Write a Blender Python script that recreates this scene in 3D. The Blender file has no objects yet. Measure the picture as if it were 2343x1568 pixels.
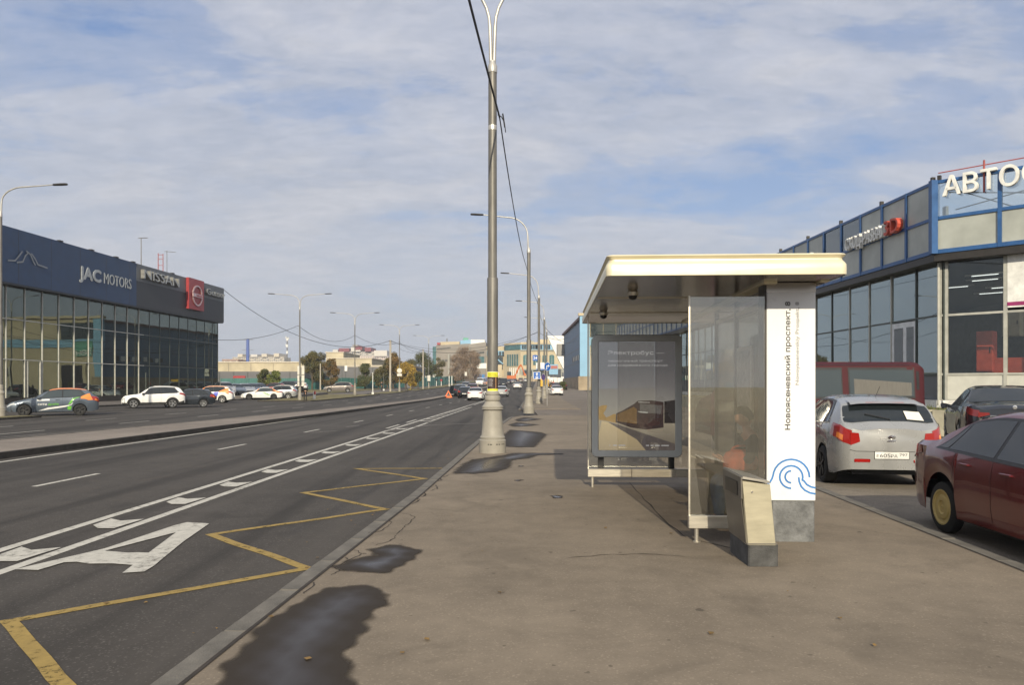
import bpy, math, random
import numpy as np
from mathutils import Vector, Matrix, noise as mnoise
random.seed(7)
scn = bpy.context.scene
COL = scn.collection
R = math.radians
# ---------------------------------------------------------------- camera
FPX, CX, HV, CH = 1761.0, 1171.5, 882.0, 1.6
cd = bpy.data.cameras.new('camera'); cam = bpy.data.objects.new('camera', cd); COL.objects.link(cam)
cam.location = (0, 0, CH); cam.rotation_euler = (R(90), 0, 0)
cd.sensor_width = 36; cd.lens = FPX / 2343 * 36; cd.shift_y = (HV - 784.5) / 2343
cd.clip_start = 0.1; cd.clip_end = 6000
scn.camera = cam
# ---------------------------------------------------------------- sky, sun, exposure
SUN_EL, SUN_AZ = R(25), R(180)       # the sun stands behind the camera (south = -Y)
wd = bpy.data.worlds.new('World'); scn.world = wd; wd.use_nodes = True
nt = wd.node_tree; N = nt.nodes; L = nt.links
for n in list(N): N.remove(n)
def nn(tree, typ, **kw):
    n = tree.nodes.new(typ)
    for k, v in kw.items():
        if k.startswith('i_'):
            n.inputs[k[2:].replace('_', ' ')].default_value = v
        else: setattr(n, k, v)
    return n
def mth(tree, op, a, b=None, clamp=False):
    n = tree.nodes.new('ShaderNodeMath'); n.operation = op; n.use_clamp = clamp
    for i, v in enumerate((a, b)):
        if v is None: continue
        if isinstance(v, (int, float)): n.inputs[i].default_value = v
        else: tree.links.new(v, n.inputs[i])
    return n.outputs[0]
def ramp(tree, fac, stops, interp='LINEAR'):
    n = tree.nodes.new('ShaderNodeValToRGB'); e = n.color_ramp; e.interpolation = interp
    while len(e.elements) < len(stops): e.elements.new(0.5)
    for el, (p, c) in zip(e.elements, stops):
        el.position = p; el.color = (c, c, c, 1) if isinstance(c, (int, float)) else (*c, 1)
    tree.links.new(fac, n.inputs[0]); return n.outputs[0]
def mixc(tree, fac, a, b, mode='MIX'):
    n = tree.nodes.new('ShaderNodeMix'); n.data_type = 'RGBA'; n.blend_type = mode
    for s, v in ((0, fac), (6, a), (7, b)):
        if isinstance(v, (int, float)): n.inputs[s].default_value = v
        elif isinstance(v, tuple): n.inputs[s].default_value = (*v, 1)
        else: tree.links.new(v, n.inputs[s])
    return n.outputs[2]
sky = nn(nt, 'ShaderNodeTexSky', sky_type='NISHITA', sun_disc=False, sun_elevation=SUN_EL, sun_rotation=SUN_AZ,
         air_density=1.0, dust_density=1.4, ozone_density=2.0, altitude=150)
tc = nn(nt, 'ShaderNodeTexCoord')
sep = nn(nt, 'ShaderNodeSeparateXYZ'); L.new(tc.outputs['Generated'], sep.inputs[0])
zc = mth(nt, 'ADD', mth(nt, 'MAXIMUM', sep.outputs[2], 0.0), 0.22)
px = mth(nt, 'DIVIDE', sep.outputs[0], zc); py = mth(nt, 'DIVIDE', sep.outputs[1], zc)
cmb = nn(nt, 'ShaderNodeCombineXYZ'); L.new(px, cmb.inputs[0]); L.new(py, cmb.inputs[1])
mp = nn(nt, 'ShaderNodeMapping'); L.new(cmb.outputs[0], mp.inputs[0])
mp.inputs['Rotation'].default_value = (0, 0, R(-32)); mp.inputs['Scale'].default_value = (1.3, 1.3, 1); mp.inputs['Location'].default_value = (0.3, 5.6, 0)
n1 = nn(nt, 'ShaderNodeTexNoise', i_Scale=0.7, i_Detail=7.0, i_Roughness=0.58, i_Distortion=0.6); L.new(mp.outputs[0], n1.inputs[0])
mp2 = nn(nt, 'ShaderNodeMapping'); L.new(cmb.outputs[0], mp2.inputs[0])
mp2.inputs['Rotation'].default_value = (0, 0, R(-50)); mp2.inputs['Scale'].default_value = (1.2, 2.3, 1); mp2.inputs['Location'].default_value = (2.2, 5.1, 0)
n2 = nn(nt, 'ShaderNodeTexNoise', i_Scale=1.7, i_Detail=11.0, i_Roughness=0.60, i_Distortion=0.5); L.new(mp2.outputs[0], n2.inputs[0])
n3 = nn(nt, 'ShaderNodeTexNoise', i_Scale=0.28, i_Detail=3.0, i_Roughness=0.5); L.new(cmb.outputs[0], n3.inputs[0])
s1 = mth(nt, 'ADD', mth(nt, 'MULTIPLY', n1.outputs[0], 0.50), mth(nt, 'MULTIPLY', n2.outputs[0], 0.44))
n4b = nn(nt, 'ShaderNodeTexNoise', i_Scale=8.0, i_Detail=5.0, i_Roughness=0.6); L.new(mp.outputs[0], n4b.inputs[0])
s1 = mth(nt, 'ADD', s1, mth(nt, 'MULTIPLY', n3.outputs[0], 0.34)); s1 = mth(nt, 'ADD', s1, mth(nt, 'MULTIPLY', mth(nt, 'SUBTRACT', n4b.outputs[0], .5), 0.12))
def gap(cx_, cy_, cz_, sx_, sy_, sz_, amt):
    v = nn(nt, 'ShaderNodeVectorMath', operation='SUBTRACT'); L.new(tc.outputs['Generated'], v.inputs[0]); v.inputs[1].default_value = (cx_, cy_, cz_)
    w = nn(nt, 'ShaderNodeVectorMath', operation='MULTIPLY'); L.new(v.outputs[0], w.inputs[0]); w.inputs[1].default_value = (1/sx_, 1/sy_, 1/sz_)
    l = nn(nt, 'ShaderNodeVectorMath', operation='LENGTH'); L.new(w.outputs[0], l.inputs[0])
    return mth(nt, 'MULTIPLY', ramp(nt, l.outputs['Value'], [(0.0, 1.0), (1.0, 0.0)], 'EASE'), amt)
for g_ in ((.30, .92, .235, .38, .5, .10, .18), (.46, .85, .30, .25, .5, .07, .10), (-.44, .83, .38, .22, .5, .10, .10), (-.24, .91, .33, .16, .5, .06, .09), (-.05, .95, .20, .18, .5, .05, .05)):
    s1 = mth(nt, 'SUBTRACT', s1, gap(*g_))
cl = ramp(nt, s1, [(0.43, 0.0), (0.52, 0.45), (0.59, 0.82), (0.70, 1.0)], 'EASE')
CLOUD = (3.55, 3.85, 4.85)
n4 = nn(nt, 'ShaderNodeTexNoise', i_Scale=9.0, i_Detail=6.0, i_Roughness=0.6, i_Distortion=0.4); L.new(mp2.outputs[0], n4.inputs[0])
cloudcol = mixc(nt, ramp(nt, mth(nt, 'ADD', mth(nt, 'MULTIPLY', n2.outputs[0], .55), mth(nt, 'MULTIPLY', n4.outputs[0], .45)), [(0.36, 0.0), (0.62, 1.0)]), (3.15, 3.38, 3.95), (4.4, 4.5, 4.95))
base = mixc(nt, 0.55, sky.outputs[0], (1.05, 1.85, 3.9))
lit = mixc(nt, 1.0, sky.outputs[0], (1.7, 1.15, .72), 'MULTIPLY')
sd_ = nn(nt, 'ShaderNodeVectorMath', operation='DOT_PRODUCT'); L.new(tc.outputs['Generated'], sd_.inputs[0]); sd_.inputs[1].default_value = (0, -math.cos(SUN_EL), math.sin(SUN_EL))
# thin cloud is brighter the nearer it lies to the sun (forward scattering)
fs_ = ramp(nt, mth(nt, 'ADD', mth(nt, 'MULTIPLY', sd_.outputs['Value'], .5), .5), [(0.35, 0.0), (0.75, 0.45), (1.0, 1.0)])
cloudcol = mixc(nt, fs_, cloudcol, mixc(nt, 1.0, cloudcol, (1.7, 1.65, 1.5), 'MULTIPLY'))
c1 = mixc(nt, cl, base, cloudcol)
hz = ramp(nt, sep.outputs[2], [(0.0, 0.80), (0.10, 0.55), (0.22, 0.25), (0.40, 0.0)])
c2 = mixc(nt, hz, c1, (3.95, 4.15, 4.55))
bg = nn(nt, 'ShaderNodeBackground'); L.new(c2, bg.inputs[0]); bg.inputs[1].default_value = 0.125
wo = nn(nt, 'ShaderNodeOutputWorld'); L.new(bg.outputs[0], wo.inputs[0])
sd = bpy.data.lights.new('sun', 'SUN'); sd.energy = 4.2; sd.angle = R(0.6); sd.color = (1.0, 0.885, 0.67)
so = bpy.data.objects.new('sun', sd); COL.objects.link(so)
so.rotation_euler = (R(90) - SUN_EL, 0, R(1.5)); so.location = (0, -30, 40)
vs = scn.view_settings; vs.view_transform = 'Standard'; vs.look = 'None'; vs.gamma = 1; vs.exposure = 0.2
scn.render.film_transparent = False
scn.cycles.max_bounces = 8; scn.cycles.transparent_max_bounces = 16; scn.cycles.caustics_reflective = False; scn.cycles.caustics_refractive = False
scn.cycles.use_denoising = True
# ---------------------------------------------------------------- places
def g(Y):
    d = np.maximum(np.asarray(Y, float) - 85, 0); d = np.minimum(d, 500)
    r = .009 * d + .00003 * d * d
    return float(r) if r.ndim == 0 else r
def P(u, v, z=0.0):
    """ground point seen at photo position (u, v), z above the local ground"""
    Y = 50.0
    for _ in range(60):
        Yn = (CH - z - g(Y)) * FPX / max(v - HV, 0.5); Y = .5 * Y + .5 * Yn
    return Vector(((u - CX) / FPX * Y, Y, z + g(Y)))
def D(u, v, Y):
    return Vector(((u - CX) / FPX * Y, Y, CH + (HV - v) / FPX * Y))
# ---------------------------------------------------------------- materials
MATS = {}
def mat(name, col, rough=.7, metal=0.0, var=.12, scale=4.0, bump=0.0, bscale=None, spec=.5, streak=None, coat=0.0):
    if name in MATS: return MATS[name]
    m = bpy.data.materials.new(name); m.use_nodes = True; MATS[name] = m
    t = m.node_tree; b = t.nodes['Principled BSDF']
    b.inputs['Roughness'].default_value = rough; b.inputs['Metallic'].default_value = metal
    b.inputs['Specular IOR Level'].default_value = spec
    b.inputs['Coat Weight'].default_value = coat; b.inputs['Coat Roughness'].default_value = .04
    tcx = nn(t, 'ShaderNodeTexCoord'); src = tcx.outputs['Object']
    if streak:
        mpp = nn(t, 'ShaderNodeMapping'); t.links.new(src, mpp.inputs[0]); mpp.inputs['Scale'].default_value = streak; src = mpp.outputs[0]
    no = nn(t, 'ShaderNodeTexNoise', i_Scale=scale, i_Detail=5.0, i_Roughness=.6); t.links.new(src, no.inputs[0])
    lo = tuple(max(0, c * (1 - var * 1.6)) for c in col); hi = tuple(min(1, c * (1 + var)) for c in col)
    c = mixc(t, ramp(t, no.outputs[0], [(.3, 0.0), (.7, 1.0)]), lo, hi)
    t.links.new(c, b.inputs['Base Color'])
    rr = mth(t, 'ADD', mth(t, 'MULTIPLY', no.outputs[0], .16), rough - .08, clamp=True); t.links.new(rr, b.inputs['Roughness'])
    if bump:
        nb = nn(t, 'ShaderNodeTexNoise', i_Scale=bscale or scale * 8, i_Detail=4.0); t.links.new(tcx.outputs['Object'], nb.inputs[0])
        bp = nn(t, 'ShaderNodeBump', i_Strength=bump, i_Distance=.02); t.links.new(nb.outputs[0], bp.inputs['Height']); t.links.new(bp.outputs[0], b.inputs['Normal'])
    return m
def glassmat(name, tint, refl=.6, trans=.35, rough=.02, dust=0.0, gt=(.9, .95, .95)):
    """thin pane: part see-through, part mirror, stronger at grazing angles"""
    if name in MATS: return MATS[name]
    m = bpy.data.materials.new(name); m.use_nodes = True; MATS[name] = m
    t = m.node_tree; t.nodes.remove(t.nodes['Principled BSDF']); out = t.nodes['Material Output']
    tr = nn(t, 'ShaderNodeBsdfTransparent'); tr.inputs[0].default_value = (*[c * trans for c in tint], 1)
    gl = nn(t, 'ShaderNodeBsdfGlossy', i_Roughness=rough); gl.inputs[0].default_value = (*gt, 1)
    lw = nn(t, 'ShaderNodeFresnel', i_IOR=1.5)
    f = mth(t, 'ADD', mth(t, 'MULTIPLY', lw.outputs[0], refl * 1.2), refl * .12, clamp=True)
    tcx = nn(t, 'ShaderNodeTexCoord'); nb = nn(t, 'ShaderNodeTexNoise', i_Scale=.35, i_Detail=1.0); t.links.new(tcx.outputs['Object'], nb.inputs[0])
    bp = nn(t, 'ShaderNodeBump', i_Strength=.25, i_Distance=.02); t.links.new(nb.outputs[0], bp.inputs['Height']); t.links.new(bp.outputs[0], gl.inputs['Normal'])
    mx = nn(t, 'ShaderNodeMixShader'); t.links.new(f, mx.inputs[0]); t.links.new(tr.outputs[0], mx.inputs[1]); t.links.new(gl.outputs[0], mx.inputs[2])
    last = mx.outputs[0]
    if dust:
        df = nn(t, 'ShaderNodeBsdfDiffuse'); df.inputs[0].default_value = (.55, .50, .42, 1)
        dn = nn(t, 'ShaderNodeTexNoise', i_Scale=2.5, i_Detail=6.0, i_Roughness=.7); t.links.new(tcx.outputs['Object'], dn.inputs[0])
        m2 = nn(t, 'ShaderNodeMixShader'); t.links.new(ramp(t, dn.outputs[0], [(.3, dust*.45), (.7, dust*1.4)]), m2.inputs[0]); t.links.new(last, m2.inputs[1]); t.links.new(df.outputs[0], m2.inputs[2]); last = m2.outputs[0]
    t.links.new(last, out.inputs[0]); return m
def carpaint(name, col, metal=.0, rough=.32):
    return mat(name, col, rough=rough, metal=metal, var=.05, scale=2.0, coat=1.0)
# ---------------------------------------------------------------- mesh builder
def setprops(o, label=None, cat=None, group=None, kind=None):
    if label: o['label'] = label
    if cat: o['category'] = cat
    if group: o['group'] = group
    if kind: o['kind'] = kind
    return o
def thing(name, label, cat, loc=(0, 0, 0), rotz=0, group=None):
    o = bpy.data.objects.new(name, None); COL.objects.link(o); o.location = loc; o.rotation_euler = (0, 0, rotz)
    o.empty_display_size = .2
    return setprops(o, label, cat, group)
class MB:
    def __init__(s): s.v = []; s.f = []; s.m = []
    def add(s, vs, fs, mi=0):
        k = len(s.v); s.v += [tuple(p) for p in vs]; s.f += [tuple(i + k for i in f) for f in fs]; s.m += [mi] * len(fs); return s
    def box(s, a, b, mi=0, M=None):
        x0, y0, z0 = a; x1, y1, z1 = b
        vs = [Vector(p) for p in ((x0,y0,z0),(x1,y0,z0),(x1,y1,z0),(x0,y1,z0),(x0,y0,z1),(x1,y0,z1),(x1,y1,z1),(x0,y1,z1))]
        if M is not None: vs = [M @ p for p in vs]
        return s.add(vs, [(0,3,2,1),(4,5,6,7),(0,1,5,4),(1,2,6,5),(2,3,7,6),(3,0,4,7)], mi)
    def bbox(s, a, b, r=.01, mi=0):
        """box with chamfered edges"""
        x0, y0, z0 = a; x1, y1, z1 = b
        def ring(z, i): return [(x0+r+i, y0+i, z), (x1-r-i, y0+i, z), (x1-i, y0+r+i, z), (x1-i, y1-r-i, z), (x1-r-i, y1-i, z), (x0+r+i, y1-i, z), (x0+i, y1-r-i, z), (x0+i, y0+r+i, z)]
        return s.rings([ring(z0, r), ring(z0+r, 0), ring(z1-r, 0), ring(z1, r)], True, True, mi)
    def rings(s, rs, cap0=False, cap1=False, mi=0, closed=True):
        n = len(rs[0]); vs = [p for r in rs for p in r]; fs = []
        for i in range(len(rs) - 1):
            for j in range(n if closed else n - 1):
                a = i*n + j; b = i*n + (j+1) % n; fs.append((a, b, b+n, a+n))
        if cap0: fs.append(tuple(reversed(range(n))))
        if cap1: fs.append(tuple(range((len(rs)-1)*n, len(rs)*n)))
        return s.add(vs, fs, mi)
    def tube(s, pts, r, n=8, mi=0, caps=True):
        pts = [Vector(p) for p in pts]; rs = []
        up = Vector((0, 0, 1)); prev = None
        for i, p in enumerate(pts):
            d = (pts[min(i+1, len(pts)-1)] - pts[max(i-1, 0)]).normalized()
            if prev is None:
                a = d.cross(up if abs(d.z) < .95 else Vector((1, 0, 0))).normalized()
            else: a = (prev - d * prev.dot(d)).normalized()
            prev = a; b = d.cross(a); rad = r[i] if isinstance(r, (list, tuple)) else r
            rs.append([p + (a*math.cos(2*math.pi*k/n) + b*math.sin(2*math.pi*k/n))*rad for k in range(n)])
        return s.rings(rs, caps, caps, mi)
    def lathe(s, prof, n=20, c=(0, 0, 0), axis='z', mi=0, caps=True):
        rs = []
        for r, h in prof:
            ring = []
            for k in range(n):
                a = 2*math.pi*k/n; x, y = r*math.cos(a), r*math.sin(a)
                q = (x, y, h) if axis == 'z' else ((h, x, y) if axis == 'x' else (y, h, x))
                ring.append((q[0]+c[0], q[1]+c[1], q[2]+c[2]))
            rs.append(ring)
        return s.rings(rs, caps, caps, mi)
    def prism(s, poly, d, mi=0):
        """poly: coplanar 3-D points, extruded by vector d"""
        d = Vector(d); a = [Vector(p) for p in poly]; n = len(a)
        vs = a + [p + d for p in a]
        fs = [tuple(reversed(range(n))), tuple(range(n, 2*n))] + [(i, (i+1) % n, n+(i+1) % n, n+i) for i in range(n)]
        return s.add(vs, fs, mi)
    def mesh(s, name, off=(0, 0, 0)):
        me = bpy.data.meshes.new(name)
        me.from_pydata([(p[0]-off[0], p[1]-off[1], p[2]-off[2]) for p in s.v], [], s.f)
        if any(s.m): me.polygons.foreach_set('material_index', s.m)
        me.update(); return me
    def build(s, name, mats, parent=None, world=False, smooth=None, **props):
        me = s.mesh(name, parent.location if (world and parent) else (0, 0, 0))
        for m in (mats if isinstance(mats, (list, tuple)) else [mats]): me.materials.append(m)
        return link(name, me, parent, smooth, **props)
def link(name, me, parent=None, smooth=None, **props):
    if smooth is not None:
        me.polygons.foreach_set('use_smooth', [True]*len(me.polygons)); me.set_sharp_from_angle(angle=R(smooth))
    o = bpy.data.objects.new(name, me); COL.objects.link(o)
    if parent: o.parent = parent
    return setprops(o, **props)
def fixn(o):
    import bmesh
    b = bmesh.new(); b.from_mesh(o.data); bmesh.ops.recalc_face_normals(b, faces=b.faces); b.to_mesh(o.data); b.free(); return o
def copy_tree(o, parent=None):
    c = o.copy(); COL.objects.link(c)
    if parent: c.parent = parent
    for ch in KIDS.get(o.name, None) or [x for x in bpy.data.objects if x.parent == o]: copy_tree(ch, c)
    return c
KIDS = {}
def index_kids():
    KIDS.clear()
    for x in bpy.data.objects:
        if x.parent: KIDS.setdefault(x.parent.name, []).append(x)
def frame(origin, ax, up=(0, 0, 1)):
    x = Vector(ax).normalized(); u = Vector(up); z = x.cross(u).normalized(); y = z.cross(x)
    M = Matrix((x, y, z)).transposed().to_4x4(); M.translation = Vector(origin); return M
def text_mesh(s, cap, depth=.0, bold=0.0, width=None, cond=1.0):
    def raw(q):
        c = bpy.data.curves.new('lettering', 'FONT'); c.body = q; c.size = 1; c.resolution_u = 3
        o = bpy.data.objects.new('lettering', c); COL.objects.link(o)
        dg = bpy.context.evaluated_depsgraph_get(); me = bpy.data.meshes.new_from_object(o.evaluated_get(dg)); bpy.data.objects.remove(o)
        return me
    if 'н' in s:
        vs, fs, x = [], [], 0.0; parts = s.split('н')
        for i, seg in enumerate(parts):
            if seg:
                m_ = raw(seg); co = [v.co.copy() for v in m_.vertices]; k0 = len(vs); lead = .22 if seg[0] == ' ' else 0
                vs += [(p.x+x+lead*0, p.y, 0) for p in co]; fs += [tuple(j+k0 for j in f.vertices) for f in m_.polygons]
                x += max(p.x for p in co) + .06 + (.26 if seg[-1] == ' ' else 0)
            if i < len(parts)-1:
                w_, h_, st = .46, .535, .078; x += .02
                for bx0, by0, bx1, by1 in ((0, 0, st, h_), (w_-st, 0, w_, h_), (st+.001, h_*.5-.035, w_-st-.001, h_*.5+.035)):
                    k0 = len(vs); vs += [(x+bx0, by0, 0), (x+bx1, by0, 0), (x+bx1, by1, 0), (x+bx0, by1, 0)]; fs.append((k0, k0+1, k0+2, k0+3))
                x += w_ + .05
        me = bpy.data.meshes.new('lettering'); me.from_pydata(vs, [], fs)
    else: me = raw(s)
    import bmesh
    n = len(me.vertices); a = np.zeros(n*3); me.vertices.foreach_get('co', a); a = a.reshape(-1, 3)
    k = cap / .72; a[:, 0] *= k * cond; a[:, 1] *= k; a[:, 2] = 0
    a[:, 0] -= a[:, 0].min()
    if width: a[:, 0] *= width / a[:, 0].max()
    me.vertices.foreach_set('co', a.ravel())
    b = bmesh.new(); b.from_mesh(me); bmesh.ops.remove_doubles(b, verts=b.verts, dist=cap*.002)
    if bold:
        w = bold * cap * 1.1; geo = list(b.verts)+list(b.edges)+list(b.faces); e = min(.0015, cap*.01)
        for i, (dx, dy) in enumerate(((w, 0), (w*.5, w*.45), (w*.5, -w*.45))):
            r = bmesh.ops.duplicate(b, geom=geo); bmesh.ops.translate(b, vec=(dx, dy, e*(i+1)), verts=[q for q in r['geom'] if isinstance(q, bmesh.types.BMVert)])
    if depth:
        r = bmesh.ops.extrude_face_region(b, geom=b.faces[:])
        bmesh.ops.translate(b, vec=(0, 0, depth), verts=[q for q in r['geom'] if isinstance(q, bmesh.types.BMVert)])
    bmesh.ops.recalc_face_normals(b, faces=b.faces); b.to_mesh(me); b.free()
    me.name = 'lettering'
    return me
def text(s, M, cap, mt, parent=None, depth=.0, bold=0.0, width=None, world=True, name='lettering', **props):
    me = text_mesh(s, cap, depth, bold, width); me.materials.append(mt)
    if world and parent: M = Matrix.Translation(-Vector(parent.location)) @ M
    me.transform(M)
    return link(name, me, parent, None, **props)
def arc(c, r, a0, a1, n=12):
    return [(c[0] + r*math.cos(R(a0 + (a1-a0)*i/n)), c[1] + r*math.sin(R(a0 + (a1-a0)*i/n))) for i in range(n+1)]
def stroke(pts, w):
    """2-D polyline thickened to w: left and right offsets with mitres"""
    pts = [Vector(p) for p in pts]; Lp, Rp = [], []
    ws = w if isinstance(w, (list, tuple)) else [w]*len(pts)
    for i, p in enumerate(pts):
        d0 = (p - pts[i-1]).normalized() if i else None
        d1 = (pts[i+1] - p).normalized() if i < len(pts)-1 else None
        if d0 is None: t = d1; k = 1
        elif d1 is None: t = d0; k = 1
        else:
            t = (d0 + d1)
            if t.length < .1: t = d0
            t.normalize(); k = min(1/max(.25, abs(t.dot(d1))), 4)
        nrm = Vector((-t.y, t.x)) * ws[i] * .5 * k
        Lp.append(p + nrm); Rp.append(p - nrm)
    return Lp, Rp
# ================================================================ ground
def tab(*pts):
    ys = [p[0] for p in pts]; xs = [p[1] for p in pts]
    return lambda Y: float(np.interp(Y, ys, xs))
KX = tab((-15, -2.95), (0, -2.15), (4.7, -1.905), (11.2, -1.49), (22.9, -.995), (32, -.52), (38.5, -.12), (40, .3), (41, 1.4), (50, 1.4), (52, .45), (71, .96), (400, 13))
M1 = tab((-15, -13.6), (0, -12.75), (17.7, -11.85), (44.7, -10.3), (100, -8.2), (400, 2.6))
M2 = tab((-15, -17.2), (0, -16.2), (22.2, -14.85), (51.6, -12.1), (100, -9.6), (400, 1.3))
LK = lambda Y: 4.62 + .052 * (Y - 8)
def asphalt(name, col, sp=.5, streak=True, spots=0.0, rough=.9):
    m = bpy.data.materials.new(name); m.use_nodes = True; t = m.node_tree; b = t.nodes['Principled BSDF']
    tcx = nn(t, 'ShaderNodeTexCoord'); oc = tcx.outputs['Object']
    fine = nn(t, 'ShaderNodeTexNoise', i_Scale=55.0, i_Detail=4.0, i_Roughness=.75); t.links.new(oc, fine.inputs[0])
    vor = nn(t, 'ShaderNodeTexVoronoi', i_Scale=85.0); t.links.new(oc, vor.inputs[0])
    big = nn(t, 'ShaderNodeTexNoise', i_Scale=.35, i_Detail=6.0, i_Roughness=.6); t.links.new(oc, big.inputs[0])
    mid = nn(t, 'ShaderNodeTexNoise', i_Scale=3.0, i_Detail=5.0, i_Roughness=.65); t.links.new(oc, mid.inputs[0])
    f = mth(t, 'ADD', mth(t, 'MULTIPLY', big.outputs[0], .5), mth(t, 'MULTIPLY', mid.outputs[0], .3))
    f = mth(t, 'ADD', f, mth(t, 'MULTIPLY', fine.outputs[0], .22))
    lo = tuple(c*.72 for c in col); hi = tuple(c*1.28 for c in col)
    c = mixc(t, ramp(t, f, [(.38, 0.0), (.66, 1.0)]), lo, hi)
    # light and dark chips of stone
    c = mixc(t, ramp(t, vor.outputs['Color'], [(.80, 0.0), (.86, sp)]), c, tuple(min(1, x*2.3+.02) for x in col))
    c = mixc(t, ramp(t, fine.outputs[0], [(.30, sp*.8), (.40, 0.0)]), c, tuple(x*.4 for x in col))
    if spots and not streak:
        wn = nn(t, 'ShaderNodeTexNoise', i_Scale=.8, i_Detail=9.0, i_Roughness=.68, i_Distortion=1.2); t.links.new(oc, wn.inputs[0])
        c = mixc(t, ramp(t, wn.outputs[0], [(.34, .45), (.47, 0.0)]), c, tuple(x*.55 for x in col))
        c = mixc(t, ramp(t, wn.outputs[0], [(.56, 0.0), (.70, .35)]), c, tuple(x*1.35 for x in col))
    if streak:
        pn = nn(t, 'ShaderNodeTexNoise', i_Scale=.9, i_Detail=10.0, i_Roughness=.72, i_Distortion=.8); t.links.new(oc, pn.inputs[0])
        c = mixc(t, ramp(t, pn.outputs[0], [(.56, 0.0), (.68, .5)]), c, (col[0]*1.5, col[1]*1.35, col[2]*1.2))
        c = mixc(t, ramp(t, pn.outputs[0], [(.33, .6), (.43, 0.0)]), c, tuple(x*.55 for x in col))
        mpp = nn(t, 'ShaderNodeMapping'); t.links.new(oc, mpp.inputs[0]); mpp.inputs['Scale'].default_value = (1.1, .035, 1); mpp.inputs['Rotation'].default_value = (0, 0, R(1.9))
        st = nn(t, 'ShaderNodeTexNoise', i_Scale=1.0, i_Detail=4.0, i_Roughness=.55, i_Distortion=.3); t.links.new(mpp.outputs[0], st.inputs[0])
        c = mixc(t, ramp(t, st.outputs[0], [(.38, .75), (.50, 0.0)]), c, tuple(x*.45 for x in col))
        c = mixc(t, ramp(t, st.outputs[0], [(.53, 0.0), (.66, .55)]), c, tuple(x*1.5 for x in col))
    if spots:
        for sc_, th, dark in ((2.1, .085, .35), (6.5, .12, .5)):
            v2 = nn(t, 'ShaderNodeTexVoronoi', i_Scale=sc_); v2.inputs['Randomness'].default_value = 1.0
            dn = nn(t, 'ShaderNodeTexNoise', i_Scale=18.0, i_Detail=2.0); t.links.new(oc, dn.inputs[0])
            vm = nn(t, 'ShaderNodeVectorMath', operation='ADD'); t.links.new(oc, vm.inputs[0])
            vm2 = nn(t, 'ShaderNodeVectorMath', operation='SCALE'); t.links.new(dn.outputs['Color'], vm2.inputs[0]); vm2.inputs['Scale'].default_value = .06
            t.links.new(vm2.outputs[0], vm.inputs[1]); t.links.new(vm.outputs[0], v2.inputs[0])
            sepc = nn(t, 'ShaderNodeSeparateColor'); t.links.new(v2.outputs['Color'], sepc.inputs[0])
            rad = mth(t, 'MULTIPLY', sepc.outputs[0], th * 1.15); few = mth(t, 'GREATER_THAN', sepc.outputs[1], .50)
            k = mth(t, 'MULTIPLY', mth(t, 'LESS_THAN', v2.outputs['Distance'], rad), few)
            c = mixc(t, mth(t, 'MULTIPLY', k, spots), c, tuple(x*dark for x in col))
    t.links.new(c, b.inputs['Base Color'])
    b.inputs['Roughness'].default_value = rough; b.inputs['Specular IOR Level'].default_value = .35
    bp = nn(t, 'ShaderNodeBump', i_Strength=.35, i_Distance=.006); t.links.new(mth(t, 'ADD', fine.outputs[0], mth(t, 'MULTIPLY', mid.outputs[0], 1.5)), bp.inputs['Height']); t.links.new(bp.outputs[0], b.inputs['Normal'])
    return m
m_road = asphalt('road_asphalt', (.056, .050, .045), .6)
m_pave = asphalt('pavement_asphalt', (.198, .163, .124), .2, streak=False, spots=.75)
m_med = asphalt('median_paving', (.21, .18, .155), .3, streak=False)
m_kerb = mat('kerb_concrete', (.15, .138, .12), .85, var=.3, scale=3, bump=.4, bscale=60)
m_kerbd = mat('dirty_kerb', (.045, .04, .036), .9, var=.3, scale=3, bump=.4, bscale=40)
m_grass = mat('autumn_grass', (.17, .145, .06), .95, var=.45, scale=.9, bump=.6, bscale=9)
m_soil = mat('far_ground', (.16, .14, .09), .95, var=.3, scale=.05)
def strip(name, fl, fr, ys, z, m, skirt=.16, nx=1, mskirt=None, **props):
    mb = MB(); rows = []
    for Y in ys:
        a, b = fl(Y), fr(Y)
        rows.append([(a + (b-a)*i/nx, Y, z + g(Y)) for i in range(nx+1)])
    mb.rings(rows, closed=False)
    if skirt:
        for k, s in ((0, 1), (-1, -1)):
            mb.rings([[r[k], (r[k][0], r[k][1], r[k][2]-skirt)] for r in rows][::s], closed=False, mi=1 if mskirt else 0)
        for r, s in ((rows[0], -1), (rows[-1], 1)):
            mb.rings([r, [(p[0], p[1], p[2]-skirt) for p in r]][::s], closed=False, mi=1 if mskirt else 0)
    return mb.build(name, [m, mskirt] if mskirt else m, **props)
lin = lambda a, b, n: [a + (b-a)*i/n for i in range(n+1)]
YS = lambda a, b: sorted(set([a, b] + [y for y in list(np.arange(-20, 60, 1.0)) + list(np.arange(60, 400, 6.0)) if a < y < b]))
strip('ground', lambda Y: -3000, lambda Y: 3000, [-400, -60, 0, 85] + list(range(100, 620, 20)) + [900, 1500, 3500], -.32, m_soil, skirt=0, nx=6, kind='structure')
strip('road', lambda Y: -95, lambda Y: 60, YS(-20, 400), -.12, m_road, skirt=0, nx=3, kind='structure')
strip('pavement', lambda Y: KX(Y)+.172, lambda Y: LK(Y)-.162, YS(-12, 41), 0, m_pave, kind='structure')
strip('far_pavement', lambda Y: KX(Y)+.16, lambda Y: KX(Y)+4.2, YS(52, 330), -.02, m_pave, kind='structure')
strip('far_kerb', KX, lambda Y: KX(Y)+.15, YS(52, 330), -.018, m_kerb, kind='structure')
strip('median', lambda Y: M2(Y)+.15, lambda Y: M1(Y)-.15, YS(-15, 330), .02, m_med, kind='structure')
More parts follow.
